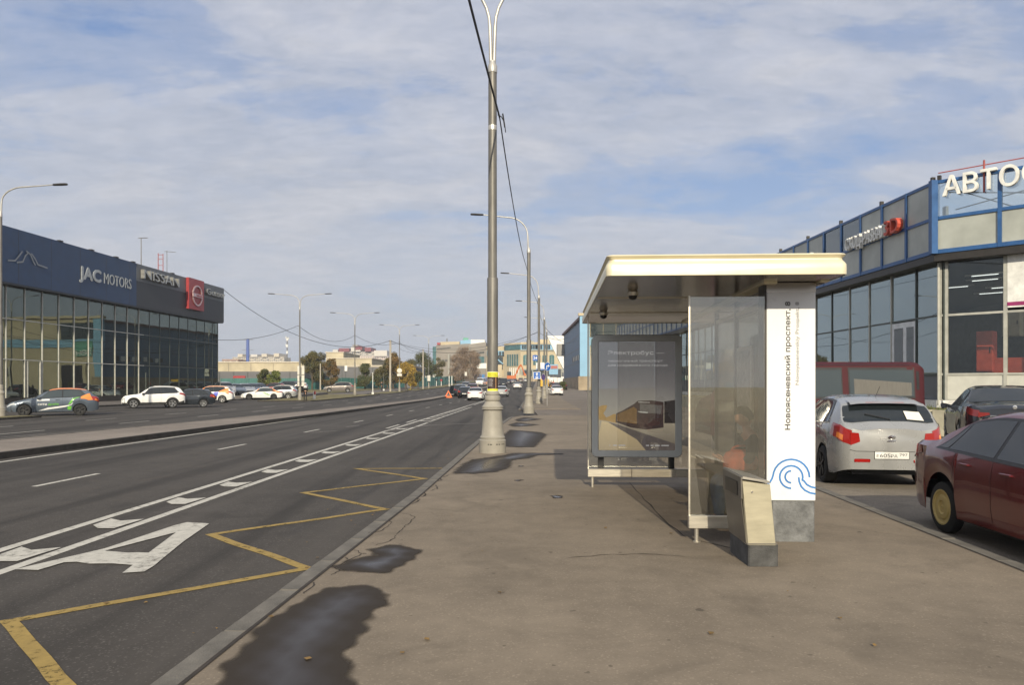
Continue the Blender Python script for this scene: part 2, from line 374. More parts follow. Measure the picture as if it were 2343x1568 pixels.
strip('median_kerb', lambda Y: M1(Y)-.145, M1, YS(-15, 330), .035, m_kerbd, kind='structure')
strip('median_kerb.001', M2, lambda Y: M2(Y)+.145, YS(-15, 330), .035, m_kerb, kind='structure')
# kerb stones along the bus lane and the car park
def kerb_run(name, fx, y0, y1, w, z, inner, m=m_kerb):
    root = thing(name, None, None); root['kind'] = 'structure'
    mb = MB(); mb.bbox((0, .004, -.28), (w, .996, 0), .012); me = mb.mesh('kerb_stone'); me.materials.append(m)
    Y = y0
    while Y < y1:
        x0, x1 = fx(Y), fx(Y+1)
        o = bpy.data.objects.new('kerb_stone', me); COL.objects.link(o); o.parent = root
        o.location = (x0 - (w if inner else 0), Y, z + random.uniform(-.004, .004)); o.rotation_euler = (0, 0, -math.atan2(x1-x0, 1)); Y += 1
        o.scale = (1, math.hypot(1, x1-x0), 1)
kerb_run('kerb', KX, -3, 39, .165, .004, False)
kerb_run('car_park_kerb', LK, 0, 41, .155, .004, True)
# car park sheet: rises gently towards the building
def smooth(a, b, x): t = min(1, max(0, (x-a)/(b-a))); return t*t*(3-2*t)
def lotz(X, Y): return -.1 + .25*smooth(7.6, 9.6, X)
mb = MB(); rows = []
for Y in lin(-4, 60, 64):
    rows.append([(LK(Y)+.004+(12.15-.028*(Y-22)-LK(Y)-.004)*(i/20), Y, lotz(LK(Y)+(12.15-LK(Y))*(i/20), Y)) for i in range(21)])
mb.rings(rows, closed=False)
m_lot = asphalt('car_park_asphalt', (.185, .16, .13), .45, streak=False, spots=.5)
mb.build('car_park', m_lot, kind='structure')
m_path = asphalt('path_asphalt', (.14, .125, .115), .3, streak=False)
m_drive = asphalt('side_road_asphalt', (.165, .14, .118), .35, streak=False, spots=.4)
strip('driveway', lambda Y: KX(Y)+.02, lambda Y: 12.0, YS(41.02, 51.98), -.05, m_drive, skirt=.1, nx=3, kind='structure')
strip('side_road', lambda Y: KX(Y)+4.22, lambda Y: 13.0+.0*Y, YS(52, 210), -.06, m_drive, skirt=0, nx=2, kind='structure')
strip('back_lot', lambda Y: -46, lambda Y: -26.8, YS(90, 112), .26, m_path, skirt=.5, nx=2, kind='structure')
# left side: verges, paths
LV = tab((0, -24), (36, -25.2), (83, -20.6), (108, -19.4), (133, -18.2), (170, -16.5), (400, -7))
def verge(name, fl, fr, y0, y1, z=0.0, m=m_grass):
    strip(name, fl, fr, YS(y0, y1), z, m, skirt=.2, nx=4, mskirt=m_kerbd, kind='structure')
verge('verge', lambda Y: -46, LV, 5, 40.5, .0)
verge('verge.001', lambda Y: -22.9-3.6, LV, 80, 112, .0)
verge('verge.002', lambda Y: LV(Y)-3.2, LV, 118, 135)
verge('verge.003', lambda Y: LV(Y)-3.0, LV, 143, 320)
strip('footpath', lambda Y: LV(Y)-9.5, lambda Y: LV(Y)-3.4, YS(104, 330), -.085, m_path, skirt=0, kind='structure')
strip('field', lambda Y: -95, lambda Y: LV(Y)-9.6, YS(112, 330), -.05, m_grass, skirt=0, nx=3, kind='structure')
strip('showroom_pavement', lambda Y: -45, lambda Y: -32.2+.0625*(Y-60), YS(41, 100), 0.02, m_path, skirt=.15, mskirt=m_kerbd, kind='structure')
# ---------------------------------------------------------------- painted markings
def paint(name, col, wear=.35, sc_=9.0):
    m = bpy.data.materials.new(name); m.use_nodes = True; t = m.node_tree; b = t.nodes['Principled BSDF']; out = t.nodes['Material Output']
    tcx = nn(t, 'ShaderNodeTexCoord')
    a = nn(t, 'ShaderNodeTexNoise', i_Scale=sc_, i_Detail=8.0, i_Roughness=.75); t.links.new(tcx.outputs['Object'], a.inputs[0])
    a2 = nn(t, 'ShaderNodeTexNoise', i_Scale=1.3, i_Detail=3.0); t.links.new(tcx.outputs['Object'], a2.inputs[0])
    c = mixc(t, ramp(t, a.outputs[0], [(.35, 0.0), (.65, 1.0)]), tuple(x*.78 for x in col), tuple(min(1, x*1.1) for x in col))
    t.links.new(c, b.inputs['Base Color']); b.inputs['Roughness'].default_value = .8
    s = mth(t, 'ADD', mth(t, 'MULTIPLY', a.outputs[0], .7), mth(t, 'MULTIPLY', a2.outputs[0], .3))
    al = ramp(t, s, [(.36, 1-wear), (.47, 1.0)])
    tr = nn(t, 'ShaderNodeBsdfTransparent'); mx = nn(t, 'ShaderNodeMixShader')
    t.links.new(al, mx.inputs[0]); t.links.new(tr.outputs[0], mx.inputs[1]); t.links.new(b.outputs[0], mx.inputs[2]); t.links.new(mx.outputs[0], out.inputs[0]); return m
m_white = paint('white_road_paint', (.50, .48, .43), .6); m_yellow = paint('yellow_road_paint', (.31, .215, .06), .8, 14.0); m_faded = paint('faded_road_paint', (.24, .22, .20), .9)
RZ = -.12
def marking(name, pts, w, m=m_white, z=RZ+.005, sub=1, lab=None):
    if sub > 1:
        q = []
        for a, b in zip(pts[:-1], pts[1:]): q += [(a[0]+(b[0]-a[0])*i/sub, a[1]+(b[1]-a[1])*i/sub) for i in range(sub)]
        pts = q + [pts[-1]]
    A, B = stroke(pts, w); mb = MB()
    mb.rings([[(b.x, b.y, z+g(b.y)), (a.x, a.y, z+g(a.y))] for a, b in zip(A, B)], closed=False)
    return mb.build(name, m, kind='structure')
def poly_mark(name, uv, m=m_white, z=RZ+.010, conv=True):
    ps = [P(u, v, z) for u, v in uv] if conv else [Vector((x, y, z+g(y))) for x, y in uv]
    from mathutils.geometry import tessellate_polygon
    tris = []
    for t3 in tessellate_polygon([[Vector((p.x, p.y, 0)) for p in ps]]):
        a_, b_, c_ = [ps[i] for i in t3]; cr = (b_.x-a_.x)*(c_.y-a_.y)-(b_.y-a_.y)*(c_.x-a_.x)
        if abs(cr) > 1e-7: tris.append(tuple(t3) if cr > 0 else tuple(t3)[::-1])
    me = bpy.data.meshes.new(name); me.from_pydata([tuple(p) for p in ps], [], tris); me.materials.append(m); return link(name, me, kind='structure')
xy = lambda u, v, z=RZ: tuple(P(u, v, z)[:2])
zz = [(1012, 1073), (818, 1074), (972, 1097), (695, 1129), (882, 1167), (483, 1225), (703, 1303), (20, 1424), (150, 1575), (330, 1900)]
zw = [xy(u, v) for u, v in zz]
wob = []
for a, b in zip(zw[:-1], zw[1:]):
    for i in range(8):
        t = i/8; wob.append((a[0]+(b[0]-a[0])*t + (.010*math.sin(7*t+a[1]) if i else 0), a[1]+(b[1]-a[1])*t + (.012*math.sin(9*t+a[0]*3) if i else 0)))
wob.append(zw[-1]); marking('yellow_zigzag_line', wob, .108, m_yellow)
# letter A
A = [(479,1199),(428,1196),(400,1203),(240,1256),(34,1304),(87,1305.5),(146,1288),(175,1286.5),(203,1291),(259,1290.5),(304,1294),(280,1312),(330,1309),(352,1296),(372,1279),(420,1240)]
hole = [(403,1219),(340,1266),(318,1265),(294,1266),(240,1261.5)]
poly_mark('bus_lane_letter', [A[0], A[1], A[2], A[3], hole[4], hole[0]])
poly_mark('bus_lane_letter', [A[0], hole[0], hole[1], (372,1279), (420,1240)])
poly_mark('bus_lane_letter', [A[3], A[4], A[5], A[6], A[7], A[8], A[9], hole[4]])
poly_mark('bus_lane_letter', [A[9], A[10], A[11], A[12], A[13], (372,1279), hole[1], hole[2], hole[3], hole[4]])
# double line with ticks between
def lineX(p, q): 
    a, b = xy(*p), xy(*q); s = (b[0]-a[0])/(b[1]-a[1]); return lambda Y: a[0] + s*(Y-a[1])
LU = lineX((0, 1261.5), (766, 1024)); LL = lineX((0, 1312), (766, 1043))
def seg(f, y0, y1, w, m=m_white, name='lane_line'): return marking(name, [(f(y), y) for y in lin(y0, y1, max(1, int((y1-y0)/6)))], w, m)
seg(LU, 3, 88, .13); seg(LL, 3, 35, .13)
seg(lambda Y: LU(Y)-.33, 30.5, 33.3, .12); seg(lambda Y: LU(Y)-.33, 35.2, 38.2, .12)
tick = [(483,714),(580,678),(640,690),(777,680),(610,731),(515,731)]
tw = [xy((zx/1.806)/1.306, (1180+zy/1.806)/1.306) for zx, zy in tick]
tc0 = (sum(p[0] for p in tw)/6, sum(p[1] for p in tw)/6); mid = lambda Y: .5*(LU(Y)+LL(Y))
ks = [xy(45,1270)[1], xy(262,1200)[1], xy(425,1148)[1], xy(540,1110)[1], xy(630,1080)[1], xy(705,1056)[1], xy(770,1037)[1], xy(830,1020)[1], xy(880,1005)[1], xy(925,993)[1], xy(962,983)[1]]
for Y in ks:
    s = .52/.62 if Y > 0 else 1
    poly_mark('chevron_mark', [(mid(Y+(p[1]-tc0[1])) + (p[0]-mid(p[1]))*.92, Y+(p[1]-tc0[1])) for p in tw], conv=False)
a0 = xy(1000, 957); 
for i in range(12):
    Y = 36.5+i*2.0; poly_mark('ladder_mark', [(LU(Y)+.06, Y), (LU(Y)+.62, Y-.45), (LU(Y)+.62, Y+.0), (LU(Y)+.06, Y+.5)], conv=False)
seg(lambda Y: LU(Y)+.62, 36, 60, .1); seg(lambda Y: LU(Y)+.3, 66, 86, .1)
marking('bay_line', [xy(880,987), xy(985,974), xy(1095,969.5)], .12, m_faded, sub=3)
# edge line of the median and lane dashes
seg(lineX((0, 1059), (766, 949)), 4, 170, .14)
DX = lambda Y: -8.55 + .0365*Y
Y = -1.9
while Y < 190:
    if Y > 3: seg(DX, Y, Y+1.9, .11, name='lane_dash')
    Y += 7.45
for u, v in ((225, 1001), (330, 998)): pass
marking('lane_dash_faded', [xy(710,991.5), xy(770,987)], .09, m_faded); marking('lane_dash_faded.001', [xy(792,978), xy(822,974.5)], .09, m_faded)
DX2 = lambda Y: -18.1 + .052*(Y-22); DX3 = lambda Y: -21.4 + .052*(Y-22)
for f, ph in ((DX2, 1.0), (DX3, 4.0)):
    Y = 18 + ph
    while Y < 200:
        seg(f, Y, Y+2.6, .11, m_white, name='lane_dash'); Y += 7.6
for p, q in (((0,1002),(105,994)), ((0,1013),(110,1001)), ((70,1010),(250,990)), ((150,999),(330,976))): marking('lane_line_far', [xy(*p), xy(*q)], .1, m_faded, sub=3)
# ---------------------------------------------------------------- damp patches and cracks on the pavement
m_pud = bpy.data.materials.new('puddle_water'); m_pud.use_nodes = True
t = m_pud.node_tree; b = t.nodes['Principled BSDF']; out = t.nodes['Material Output']
at = nn(t, 'ShaderNodeAttribute', attribute_name='wet'); tcx = nn(t, 'ShaderNodeTexCoord')
no = nn(t, 'ShaderNodeTexNoise', i_Scale=9.0, i_Detail=8.0, i_Roughness=.75); t.links.new(tcx.outputs['Object'], no.inputs[0])
w = mth(t, 'ADD', at.outputs['Fac'], mth(t, 'MULTIPLY', mth(t, 'SUBTRACT', no.outputs[0], .5), .17))
b.inputs['Base Color'].default_value = (.030, .022, .015, 1)
t.links.new(ramp(t, w, [(.35, .8), (.66, .42), (.95, .16)]), b.inputs['Roughness'])
b.inputs['Specular IOR Level'].default_value = .4
tr = nn(t, 'ShaderNodeBsdfTransparent'); mx = nn(t, 'ShaderNodeMixShader')
t.links.new(ramp(t, w, [(.04, 0.0), (.30, .90), (.5, .97)]), mx.inputs[0]); t.links.new(tr.outputs[0], mx.inputs[1]); t.links.new(b.outputs[0], mx.inputs[2]); t.links.new(mx.outputs[0], out.inputs[0])
def puddle(uv, label, depth=.35, cell=.03, z=.004, edge=.07):
    ps = np.array([P(u, v, 0)[:2] for u, v in uv]); x0, y0 = ps.min(0)-edge-.1; x1, y1 = ps.max(0)+edge+.1
    cell = max(cell, (y1-y0)/140)
    gx = np.arange(x0, x1, cell); gy = np.arange(y0, y1, cell); X, Y = np.meshgrid(gx, gy)
    wX = X + .02*np.sin(Y*21+X*13)+.012*np.sin(X*40-Y*9); wY = Y + .03*np.sin(X*17+Y*5)
    ins = np.zeros(X.shape, bool); dist = np.full(X.shape, 1e9); n = len(ps)
    for i in range(n):
        a, b_ = ps[i], ps[(i+1) % n]
        c = ((a[1] > wY) != (b_[1] > wY)); xi = (b_[0]-a[0])*(wY-a[1])/((b_[1]-a[1]) or 1e-9)+a[0]; ins ^= c & (wX < xi)
        d = b_-a; tt = np.clip(((wX-a[0])*d[0]+(wY-a[1])*d[1])/max(1e-9, d@d), 0, 1)
        dist = np.minimum(dist, np.hypot(wX-a[0]-tt*d[0], wY-a[1]-tt*d[1]))
    sgn = np.where(ins, dist, -dist); wet = np.where(sgn > 0, .3+.7*np.clip(sgn/depth, 0, 1), .3*(1+np.clip(sgn/edge, -1, 0)))
    ny, nx = X.shape; idx = np.arange(ny*nx).reshape(ny, nx); keep = (sgn > -edge-.05)
    q = (keep[:-1, :-1] | keep[1:, :-1] | keep[:-1, 1:] | keep[1:, 1:]); f = np.stack([idx[:-1, :-1][q], idx[:-1, 1:][q], idx[1:, 1:][q], idx[1:, :-1][q]], 1)
    used = np.unique(f); rm = np.zeros(ny*nx, int); rm[used] = np.arange(len(used))
    me = bpy.data.meshes.new('puddle'); vv = np.stack([X.ravel(), Y.ravel(), np.full(X.size, z)], 1)[used]
    me.from_pydata(vv.tolist(), [], rm[f].tolist()); a = me.attributes.new('wet', 'FLOAT', 'POINT'); a.data.foreach_set('value', wet.ravel()[used].astype(np.float32)); me.update()
    me.materials.append(m_pud); return link('puddle', me, label=label, category='puddle') if False else setprops(link('puddle', me), label, 'puddle')
zc2 = lambda L_: [(459.4+x/2.782, 1133.2+y/2.782) for x, y in L_]
puddle(zc2([(120,1400),(165,1210),(185,1090),(300,990),(400,850),(620,705),(800,612),(930,585),(1080,595),(1160,650),(1165,700),(1055,760),(1040,820),(960,930),(880,1010),(925,1130),(945,1210),(960,1400)]), 'largest wet patch on the pavement, reaching the bottom edge of the picture', .45)
puddle(zc2([(870,455),(1000,412),(1140,388),(1085,350),(1180,332),(1280,325),(1380,355),(1340,405),(1280,445),(1180,490),(1050,495),(950,480)]), 'small comma shaped puddle beside the kerb', .3)
zc3 = lambda L_: [((900+x/2.929)/1.306, (1150+y/2.929)/1.306) for x, y in L_]
puddle(zc3([(1360,770),(1440,700),(1520,660),(1640,645),(1800,620),(1860,605),(2040,603),(2270,606),(2270,613),(2040,622),(1990,645),(1820,665),(1800,730),(1700,765),(1500,782),(1370,780)]), 'puddle in front of the nearest lamp post foot, with a thin wet trail', .5, edge=.12)
puddle(zc3([(1770,480),(1800,440),(1840,400),(1960,410),(2080,420),(2130,440),(2080,490),(2020,550),(1900,550),(1790,545)]), 'wide puddle directly behind the nearest lamp post foot', .8, edge=.15)
puddle(zc3([(1835,355),(1900,335),(1960,345),(2065,352),(1980,365),(1880,370)]), 'thin puddle strip closer to the second lamp post', .6, edge=.2)
puddle(zc3([(1890,310),(1960,290),(2095,305),(2000,318),(1920,325)]), 'farthest small puddle before the second lamp post', .6, edge=.2)
for i, (u, v, r) in enumerate(((1273, 1138, .05), (1187, 1101, .035), (1192, 1068, .03))):
    p = P(u, v); n = 10; q = []
    for k in range(n): a = 2*math.pi*k/n; rr = r*random.uniform(.7, 1.3); q.append((CX+(p.x+rr*1.5*math.cos(a))/(p.y+rr*2.4*math.sin(a))*FPX, HV+CH*FPX/(p.y+rr*2.4*math.sin(a))))
    puddle(q, ['dark round wet spot on the pavement in front of the shelter', 'tiny wet spot between the shelter and the nearest lamp post', 'smallest wet spot just right of the nearest lamp post'][i], .05, cell=.012, edge=.03)
m_crack = mat('crack_dirt', (.035, .028, .024), .95, var=.3)
def crack(L_, w=.012):
    q = [P(u, v)[:2] for u, v in L_]; p2 = []
    for a, b in zip(q[:-1], q[1:]):
        for i in range(4):
            t = i/4; p2.append((a[0]+(b[0]-a[0])*t+random.uniform(-.012, .012), a[1]+(b[1]-a[1])*t+random.uniform(-.015, .015)))
    p2.append(tuple(q[-1])); ws = [w*random.uniform(.4, 1.3) for _ in p2]; ws[0] = ws[-1] = .003
    A_, B_ = stroke(p2, ws); mb = MB(); mb.rings([[(b.x, b.y, .003), (a.x, a.y, .003)] for a, b in zip(A_, B_)], closed=False)
    mb.build('pavement_crack', m_crack, kind='structure')
for c in ([(1110,325),(1190,300),(1245,275),(1230,258)], [(1060,245),(1140,235),(1190,205),(1210,175),(1200,160)], [(1240,255),(1275,225),(1300,200),(1330,180),(1360,145),(1330,125),(1270,118)],
          [(870,455),(940,420),(1020,380),(1010,362),(960,350)], [(850,462),(878,485),(830,515)], [(940,415),(920,400)], [(650,632),(700,600),(733,575),(710,560)], [(650,570),(700,555),(705,530)], [(1345,60),(1390,40),(1375,20)], [(1400,15),(1435,8),(1420,-15)], [(1020,375),(1055,378)]):
    crack(zc2(c))
for c in ([(1000,1030),(1040,1010),(1020,1000)], [(1130,935),(1190,915),(1180,880)], [(1060,990),(1095,965),(1080,950)], [(1180,850),(1230,840),(1215,825)], [(1240,815),(1300,790)]): crack(zc3(c), .02)
crack([(1440,1105),(1475,1145),(1530,1200),(1570,1232)], .02); crack([(1300,1278),(1400,1270),(1500,1270),(1570,1276)], .014); crack([(1570,1232),(1700,1262)], .02)
# dark joint between kerb and pavement
strip('pavement_joint', lambda Y: KX(Y)+.160, lambda Y: KX(Y)+.188, YS(-3, 39), .006, m_crack, skirt=0, kind='structure')
strip('pavement_joint.001', lambda Y: LK(Y)-.175, lambda Y: LK(Y)-.156, YS(0, 41), .006, m_crack, skirt=0, kind='structure')
# scattered fallen leaves / litter bits
mlf = mat('dry_leaf', (.20, .12, .035), .8, var=.3)
lb = MB()
for i in range(240):
    Y = random.uniform(4, 36); X = random.choice([KX(Y)-random.expovariate(3.5), LK(Y)+random.uniform(-.3, .7)*random.random(), random.uniform(KX(Y)+.2, LK(Y)-.2)])
    z = RZ if X < KX(Y) else (lotz(X, Y) if X > LK(Y) else 0.002); s = random.uniform(.01, .028); a = random.uniform(0, 6.28)
    pts = [(X+s*math.cos(a+k)*(1 if k % 2 else .6), Y+s*math.sin(a+k), z+.008+random.uniform(0, .008)) for k in (0, 1.5, 3.1, 4.6)]
    lb.add(pts, [(0, 1, 2, 3)])
setprops(lb.build('fallen_leaves', mlf), 'scattered dry leaves and litter on the pavement and gutter', 'leaves', kind='stuff')
# ================================================================ bus shelter
m_chrome_early = mat('bright_screw', (.8, .8, .8), .2, metal=1)
m_steel = mat('brushed_steel', (.62, .58, .50), .38, metal=.85, var=.08, scale=5, streak=(1, 1, 8))
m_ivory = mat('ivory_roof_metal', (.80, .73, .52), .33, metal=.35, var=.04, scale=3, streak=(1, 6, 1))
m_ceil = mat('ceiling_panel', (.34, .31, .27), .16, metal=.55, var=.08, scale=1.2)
m_dark = mat('dark_metal', (.055, .05, .045), .4, metal=.5)
m_black = mat('black_plastic', (.015, .015, .016), .35)
m_board = mat('white_sign_panel', (.74, .75, .76), .30, var=.02)
m_conc = mat('cast_concrete', (.17, .175, .18), .9, var=.35, scale=6, bump=.5, bscale=50)
m_conc2 = mat('dark_cast_concrete', (.075, .075, .075), .9, var=.3, scale=8, bump=.5, bscale=60)
m_txt = mat('dark_lettering', (.03, .026, .028), .5); m_txt2 = mat('grey_lettering', (.24, .24, .25), .5)
m_blue = mat('blue_lettering', (.035, .19, .50), .5)
m_sglass = glassmat('shelter_glass', (.86, .83, .78), refl=.9, trans=.97, rough=.01, dust=.05)
m_sglass2 = glassmat('tinted_shelter_glass', (.80, .76, .70), refl=.6, trans=.92, rough=.01, dust=.05)
O = (0.905, 7.36, 0); ROT = -math.atan(.051)
sh = thing('bus_shelter', 'bus shelter with an ivory metal roof, glass walls and a white name board', 'bus shelter', O, ROT)
W_, LN = 2.26, 5.75
def rr(x0, y0, x1, y1, z, r=.06, n=4):
    pts = []
    for (cx_, cy_, a) in ((x1-r, y0+r, -90), (x1-r, y1-r, 0), (x0+r, y1-r, 90), (x0+r, y0+r, 180)):
        pts += [(cx_+r*math.cos(R(a+90*i/n)), cy_+r*math.sin(R(a+90*i/n)), z) for i in range(n+1)]
    return pts
mb = MB(); prof = [(2.645, .0), (2.648, -.004), (2.70, -.006), (2.745, -.004), (2.765, .006), (2.785, .020), (2.80, .026), (2.812, .022), (2.825, .008), (2.835, .0), (2.845, .006), (2.85, .02)]
mb.rings([rr(o_, o_, W_-o_, LN-o_, z) for z, o_ in prof], False, True)
mb.build('roof', m_ivory, sh, smooth=50)
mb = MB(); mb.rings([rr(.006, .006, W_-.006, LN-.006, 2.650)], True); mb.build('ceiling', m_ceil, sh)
for y in (1.9, 3.8): 
    mb = MB(); mb.box((.03, y, 2.640), (W_-.03, y+.012, 2.651)); mb.build('ceiling_seam', m_steel, sh)
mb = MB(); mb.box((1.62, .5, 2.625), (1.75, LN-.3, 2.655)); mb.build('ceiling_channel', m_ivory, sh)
# perforated light strip right of the board
pl = MB(); pl.box((2.165, .45, 2.636), (2.25, 3.6, 2.652)); po = pl.build('light_grille', m_ivory, sh)
for i in range(14): 
    b = MB(); b.box((2.18, .55+i*.2, 2.630), (2.235, .64+i*.2, 2.6355)); b.build('grille_slot', m_dark, po)
# ceiling cameras
for x, y in ((.37, 1.15), (.21, 3.55)):
    b = MB(); b.lathe([(.05, 2.65), (.052, 2.635), (.062, 2.625), (.062, 2.60), (.055, 2.585)], 16, (x, y, 0)); c_ = b.build('camera_dome', m_steel, sh, smooth=40)
    b = MB(); b.lathe([(.050, 2.586), (.048, 2.565), (.035, 2.548), (.012, 2.538)], 16, (x, y, 0)); b.build('dome_lens', m_black, c_, smooth=60)
# name board with concrete foot
bx0, bx1, by0, by1 = 1.665, 2.155, .575, .80
b = MB(); b.bbox((bx0, by0, .42), (bx1, by1, 2.58), .006); bo = b.build('name_board', m_board, sh)
b = MB(); b.box((bx0-.002, by0-.004, 2.545), (bx1+.002, by1+.004, 2.642)); b.build('board_cap', m_ceil, sh)
b = MB(); b.box((bx0-.026, by0+.01, .43), (bx0-.003, by1-.01, 2.64)); b.build('board_post', m_dark, sh)
b = MB(); b.bbox((bx0+.055, by0+.012, -.02), (bx1-.004, by1+.05, .418), .012); b.build('concrete_foot', m_conc, sh)
def on_board(me, x, z, rot):
    M = Matrix.Translation((x, by0-.0015, z)) @ Matrix.Rotation(R(90), 4, 'X') @ Matrix.Rotation(R(rot), 4, 'Z'); me.transform(M); return me
me = text_mesh('Новоясеневский проспект, 8', .052, width=1.305, bold=.05); me.materials.append(m_txt); on_board(me, bx0+.235, 1.143, 90); link('lettering', me, bo)
me = text_mesh('Novoyasenevskiy Prospekt, 8', .036, width=.845, bold=.04); me.materials.append(m_txt2); on_board(me, bx0+.322, 1.60, 90); link('lettering', me, bo)
# blue wave emblem; (px, py) read off the board, 225 x 2160 px -> metres
k = .49/225; ox, oz = bx0, .42
def bd(pts): return [((px-447)*k, (1204-py)*k) for px, py in pts]
arcs = [ [(448,1128),(462,1118),(472,1100),(478,1080)] + [(560+84*math.cos(R(a)), 1094-84*math.sin(R(a))) for a in range(165, -1, -15)],
         [(560,1146)] + [(560+53*math.cos(R(a)), 1093-53*math.sin(R(a))) for a in range(-105, -376, -15)] + [(618,1110),(632,1128),(650,1138),(671,1143)],
         [(560+28*math.cos(R(a)), 1092-28*math.sin(R(a))) for a in range(-90, -271, -18)],
         [(594,1093),(597,1115),(606,1137),(622,1154),(645,1166),(671,1171)] ]
for pts in arcs:
    p2 = bd(pts); A_, B_ = stroke(p2, .019); q = MB()
    q.rings([[(ox+a.x, by0-.0018, oz+a.y), (ox+b_.x, by0-.0018, oz+b_.y)] for a, b_ in zip(A_, B_)], closed=False); q.build('emblem_stroke', m_blue, bo)
# near side pane
def pane(name, a, b_, m=m_sglass, parent=None): q = MB(); q.box(a, b_); return q.build(name, m, parent or sh)
pane('side_pane', (.885, .53, .275), (1.632, .542, 2.50))
q = MB(); q.box((.868, .522, .14), (.884, .550, 2.51)); q.build('pane_edge', m_steel, sh)
q = MB(); q.bbox((.865, .50, .14), (1.66, .56, .272), .006); q.build('bottom_rail', m_steel, sh)
q = MB(); q.tube([(.95, .53, -.01), (.95, .53, .15)], .022, 14); q.build('leg', m_steel, sh, smooth=40)
q = MB(); q.lathe([(.04, .0), (.04, .012), (.024, .016)], 14, (.95, .53, 0)); q.build('leg_flange', m_steel, sh)
# far side pane, rail and posts
pane('side_pane', (.06, 4.852, .30), (1.98, 4.862, 2.60), glassmat('clean_shelter_glass', (.95, .95, .93), refl=.7, trans=.98, rough=.01, dust=.03))
q = MB(); q.box((.044, 4.722, .16), (.058, 4.87, 2.64)); q.build('pane_edge', m_steel, sh)
for x0, x1 in ((.04, .72), (.724, 1.40), (1.404, 1.98)): 
    q = MB(); q.bbox((x0, 4.65, .165), (x1, 4.72, .292), .006); q.build('bottom_rail', m_steel, sh)
q = MB(); q.tube([(.115, 4.685, -.01), (.115, 4.685, .17)], .024, 14); q.build('leg', m_steel, sh, smooth=40)
# back wall: posts, panes, rails
ys_ = [.86, 2.16, 3.46, 4.76]
for y in ys_: q = MB(); q.box((2.02, y-.03, -.01), (2.08, y+.03, 2.645)); q.build('post', m_dark, sh)
for a_, c_ in zip(ys_[:-1], ys_[1:]):
    pane('back_pane', (2.045, a_+.032, .30), (2.055, c_-.032, 2.55), m_sglass2)
    q = MB(); q.bbox((2.025, a_+.032, .16), (2.075, c_-.032, .29), .005); q.build('bottom_rail', m_steel, sh)
    q = MB(); q.box((2.03, a_+.032, 2.552), (2.07, c_-.032, 2.60)); q.build('top_rail', m_steel, sh)
# bench
q = MB(); q.bbox((1.58, 1.15, .43), (1.98, 3.9, .47), .01); bn = q.build('bench_seat', mat('dark_wood', (.09, .055, .035), .5, streak=(8, .6, 8), scale=3), sh)
for y in (1.35, 2.5, 3.7): q = MB(); q.box((1.72, y, -.01), (1.78, y+.05, .428)); q.build('bench_leg', m_dark, sh)
# notice panel on the back wall
q = MB(); q.bbox((1.985, 2.45, .95), (2.018, 3.2, 2.1), .005); nb_ = q.build('timetable_case', m_steel, sh)
q = MB(); q.box((1.982, 2.5, 1.0), (1.9845, 3.15, 2.05)); q.build('timetable', mat('timetable_paper', (.5, .5, .47), .6, var=.2, scale=14), nb_)
# light box poster
m_frame = mat('grey_frame_enamel', (.58, .61, .61), .35, var=.06)
lbx = thing('light_box', 'tall grey framed advertising light box with an electric bus poster inside the shelter end wall', 'advertising display', Vector(O) + Matrix.Rotation(ROT, 3, 'Z') @ Vector((.108, 4.725, 0)), ROT)
q = MB(); W2, z0, z1 = 1.40, .47, 2.385
def rrv(x0, z0, x1, z1, y, r=.09, n=5): return [(p[0], y, p[1]) for p in [(a[0], a[1]) for a in rr(x0, z0, x1, z1, 0, r, n)]]
q.rings([rrv(0.105, z0+.105, W2-.105, z1-.105, .012, .02), rrv(.095, z0+.095, W2-.095, z1-.095, .0, .02), rrv(.006, z0+.006, W2-.006, z1-.006, .0), rrv(0, z0, W2, z1, .008), rrv(0, z0, W2, z1, .12)], False, True)
q.build('frame', m_frame, lbx, smooth=30)
q = MB(); q.rings([rrv(-.006, z0-.006, W2+.006, z1+.006, .03), rrv(-.006, z0-.006, W2+.006, z1+.006, .10)], False, False); q.build('gasket', m_dark, lbx, smooth=40)
# poster print: sky, sunlit road, dark bus
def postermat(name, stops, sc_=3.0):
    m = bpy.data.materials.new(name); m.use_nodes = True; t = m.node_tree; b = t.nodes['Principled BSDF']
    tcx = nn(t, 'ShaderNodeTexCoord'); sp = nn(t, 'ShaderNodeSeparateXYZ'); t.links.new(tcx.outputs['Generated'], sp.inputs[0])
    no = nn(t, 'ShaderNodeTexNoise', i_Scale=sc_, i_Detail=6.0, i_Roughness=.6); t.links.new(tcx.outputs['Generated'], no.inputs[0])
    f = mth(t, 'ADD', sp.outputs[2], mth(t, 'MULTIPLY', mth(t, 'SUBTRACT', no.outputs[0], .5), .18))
    rc_ = ramp(t, f, stops); t.links.new(rc_, b.inputs['Base Color']); t.links.new(rc_, b.inputs['Emission Color']); b.inputs['Emission Strength'].default_value = .60; b.inputs['Roughness'].default_value = .6; b.inputs['Specular IOR Level'].default_value = .2; return m  # glow added to the print to lift it out of the roof's shade
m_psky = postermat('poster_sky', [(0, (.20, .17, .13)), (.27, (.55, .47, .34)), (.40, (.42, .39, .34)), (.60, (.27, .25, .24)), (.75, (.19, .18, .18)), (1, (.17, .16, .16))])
x0, x1, pz0, pz1 = .107, W2-.107, z0+.107, z1-.107
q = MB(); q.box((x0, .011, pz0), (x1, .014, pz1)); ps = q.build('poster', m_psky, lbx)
def pp(name, pts, m, y=.0095): 
    q = MB(); q.prism([(x0+a*(x1-x0), y, pz1-c*(pz1-pz0)) for a, c in pts], (0, .0012, 0)); fixn(q.build(name, m, ps))
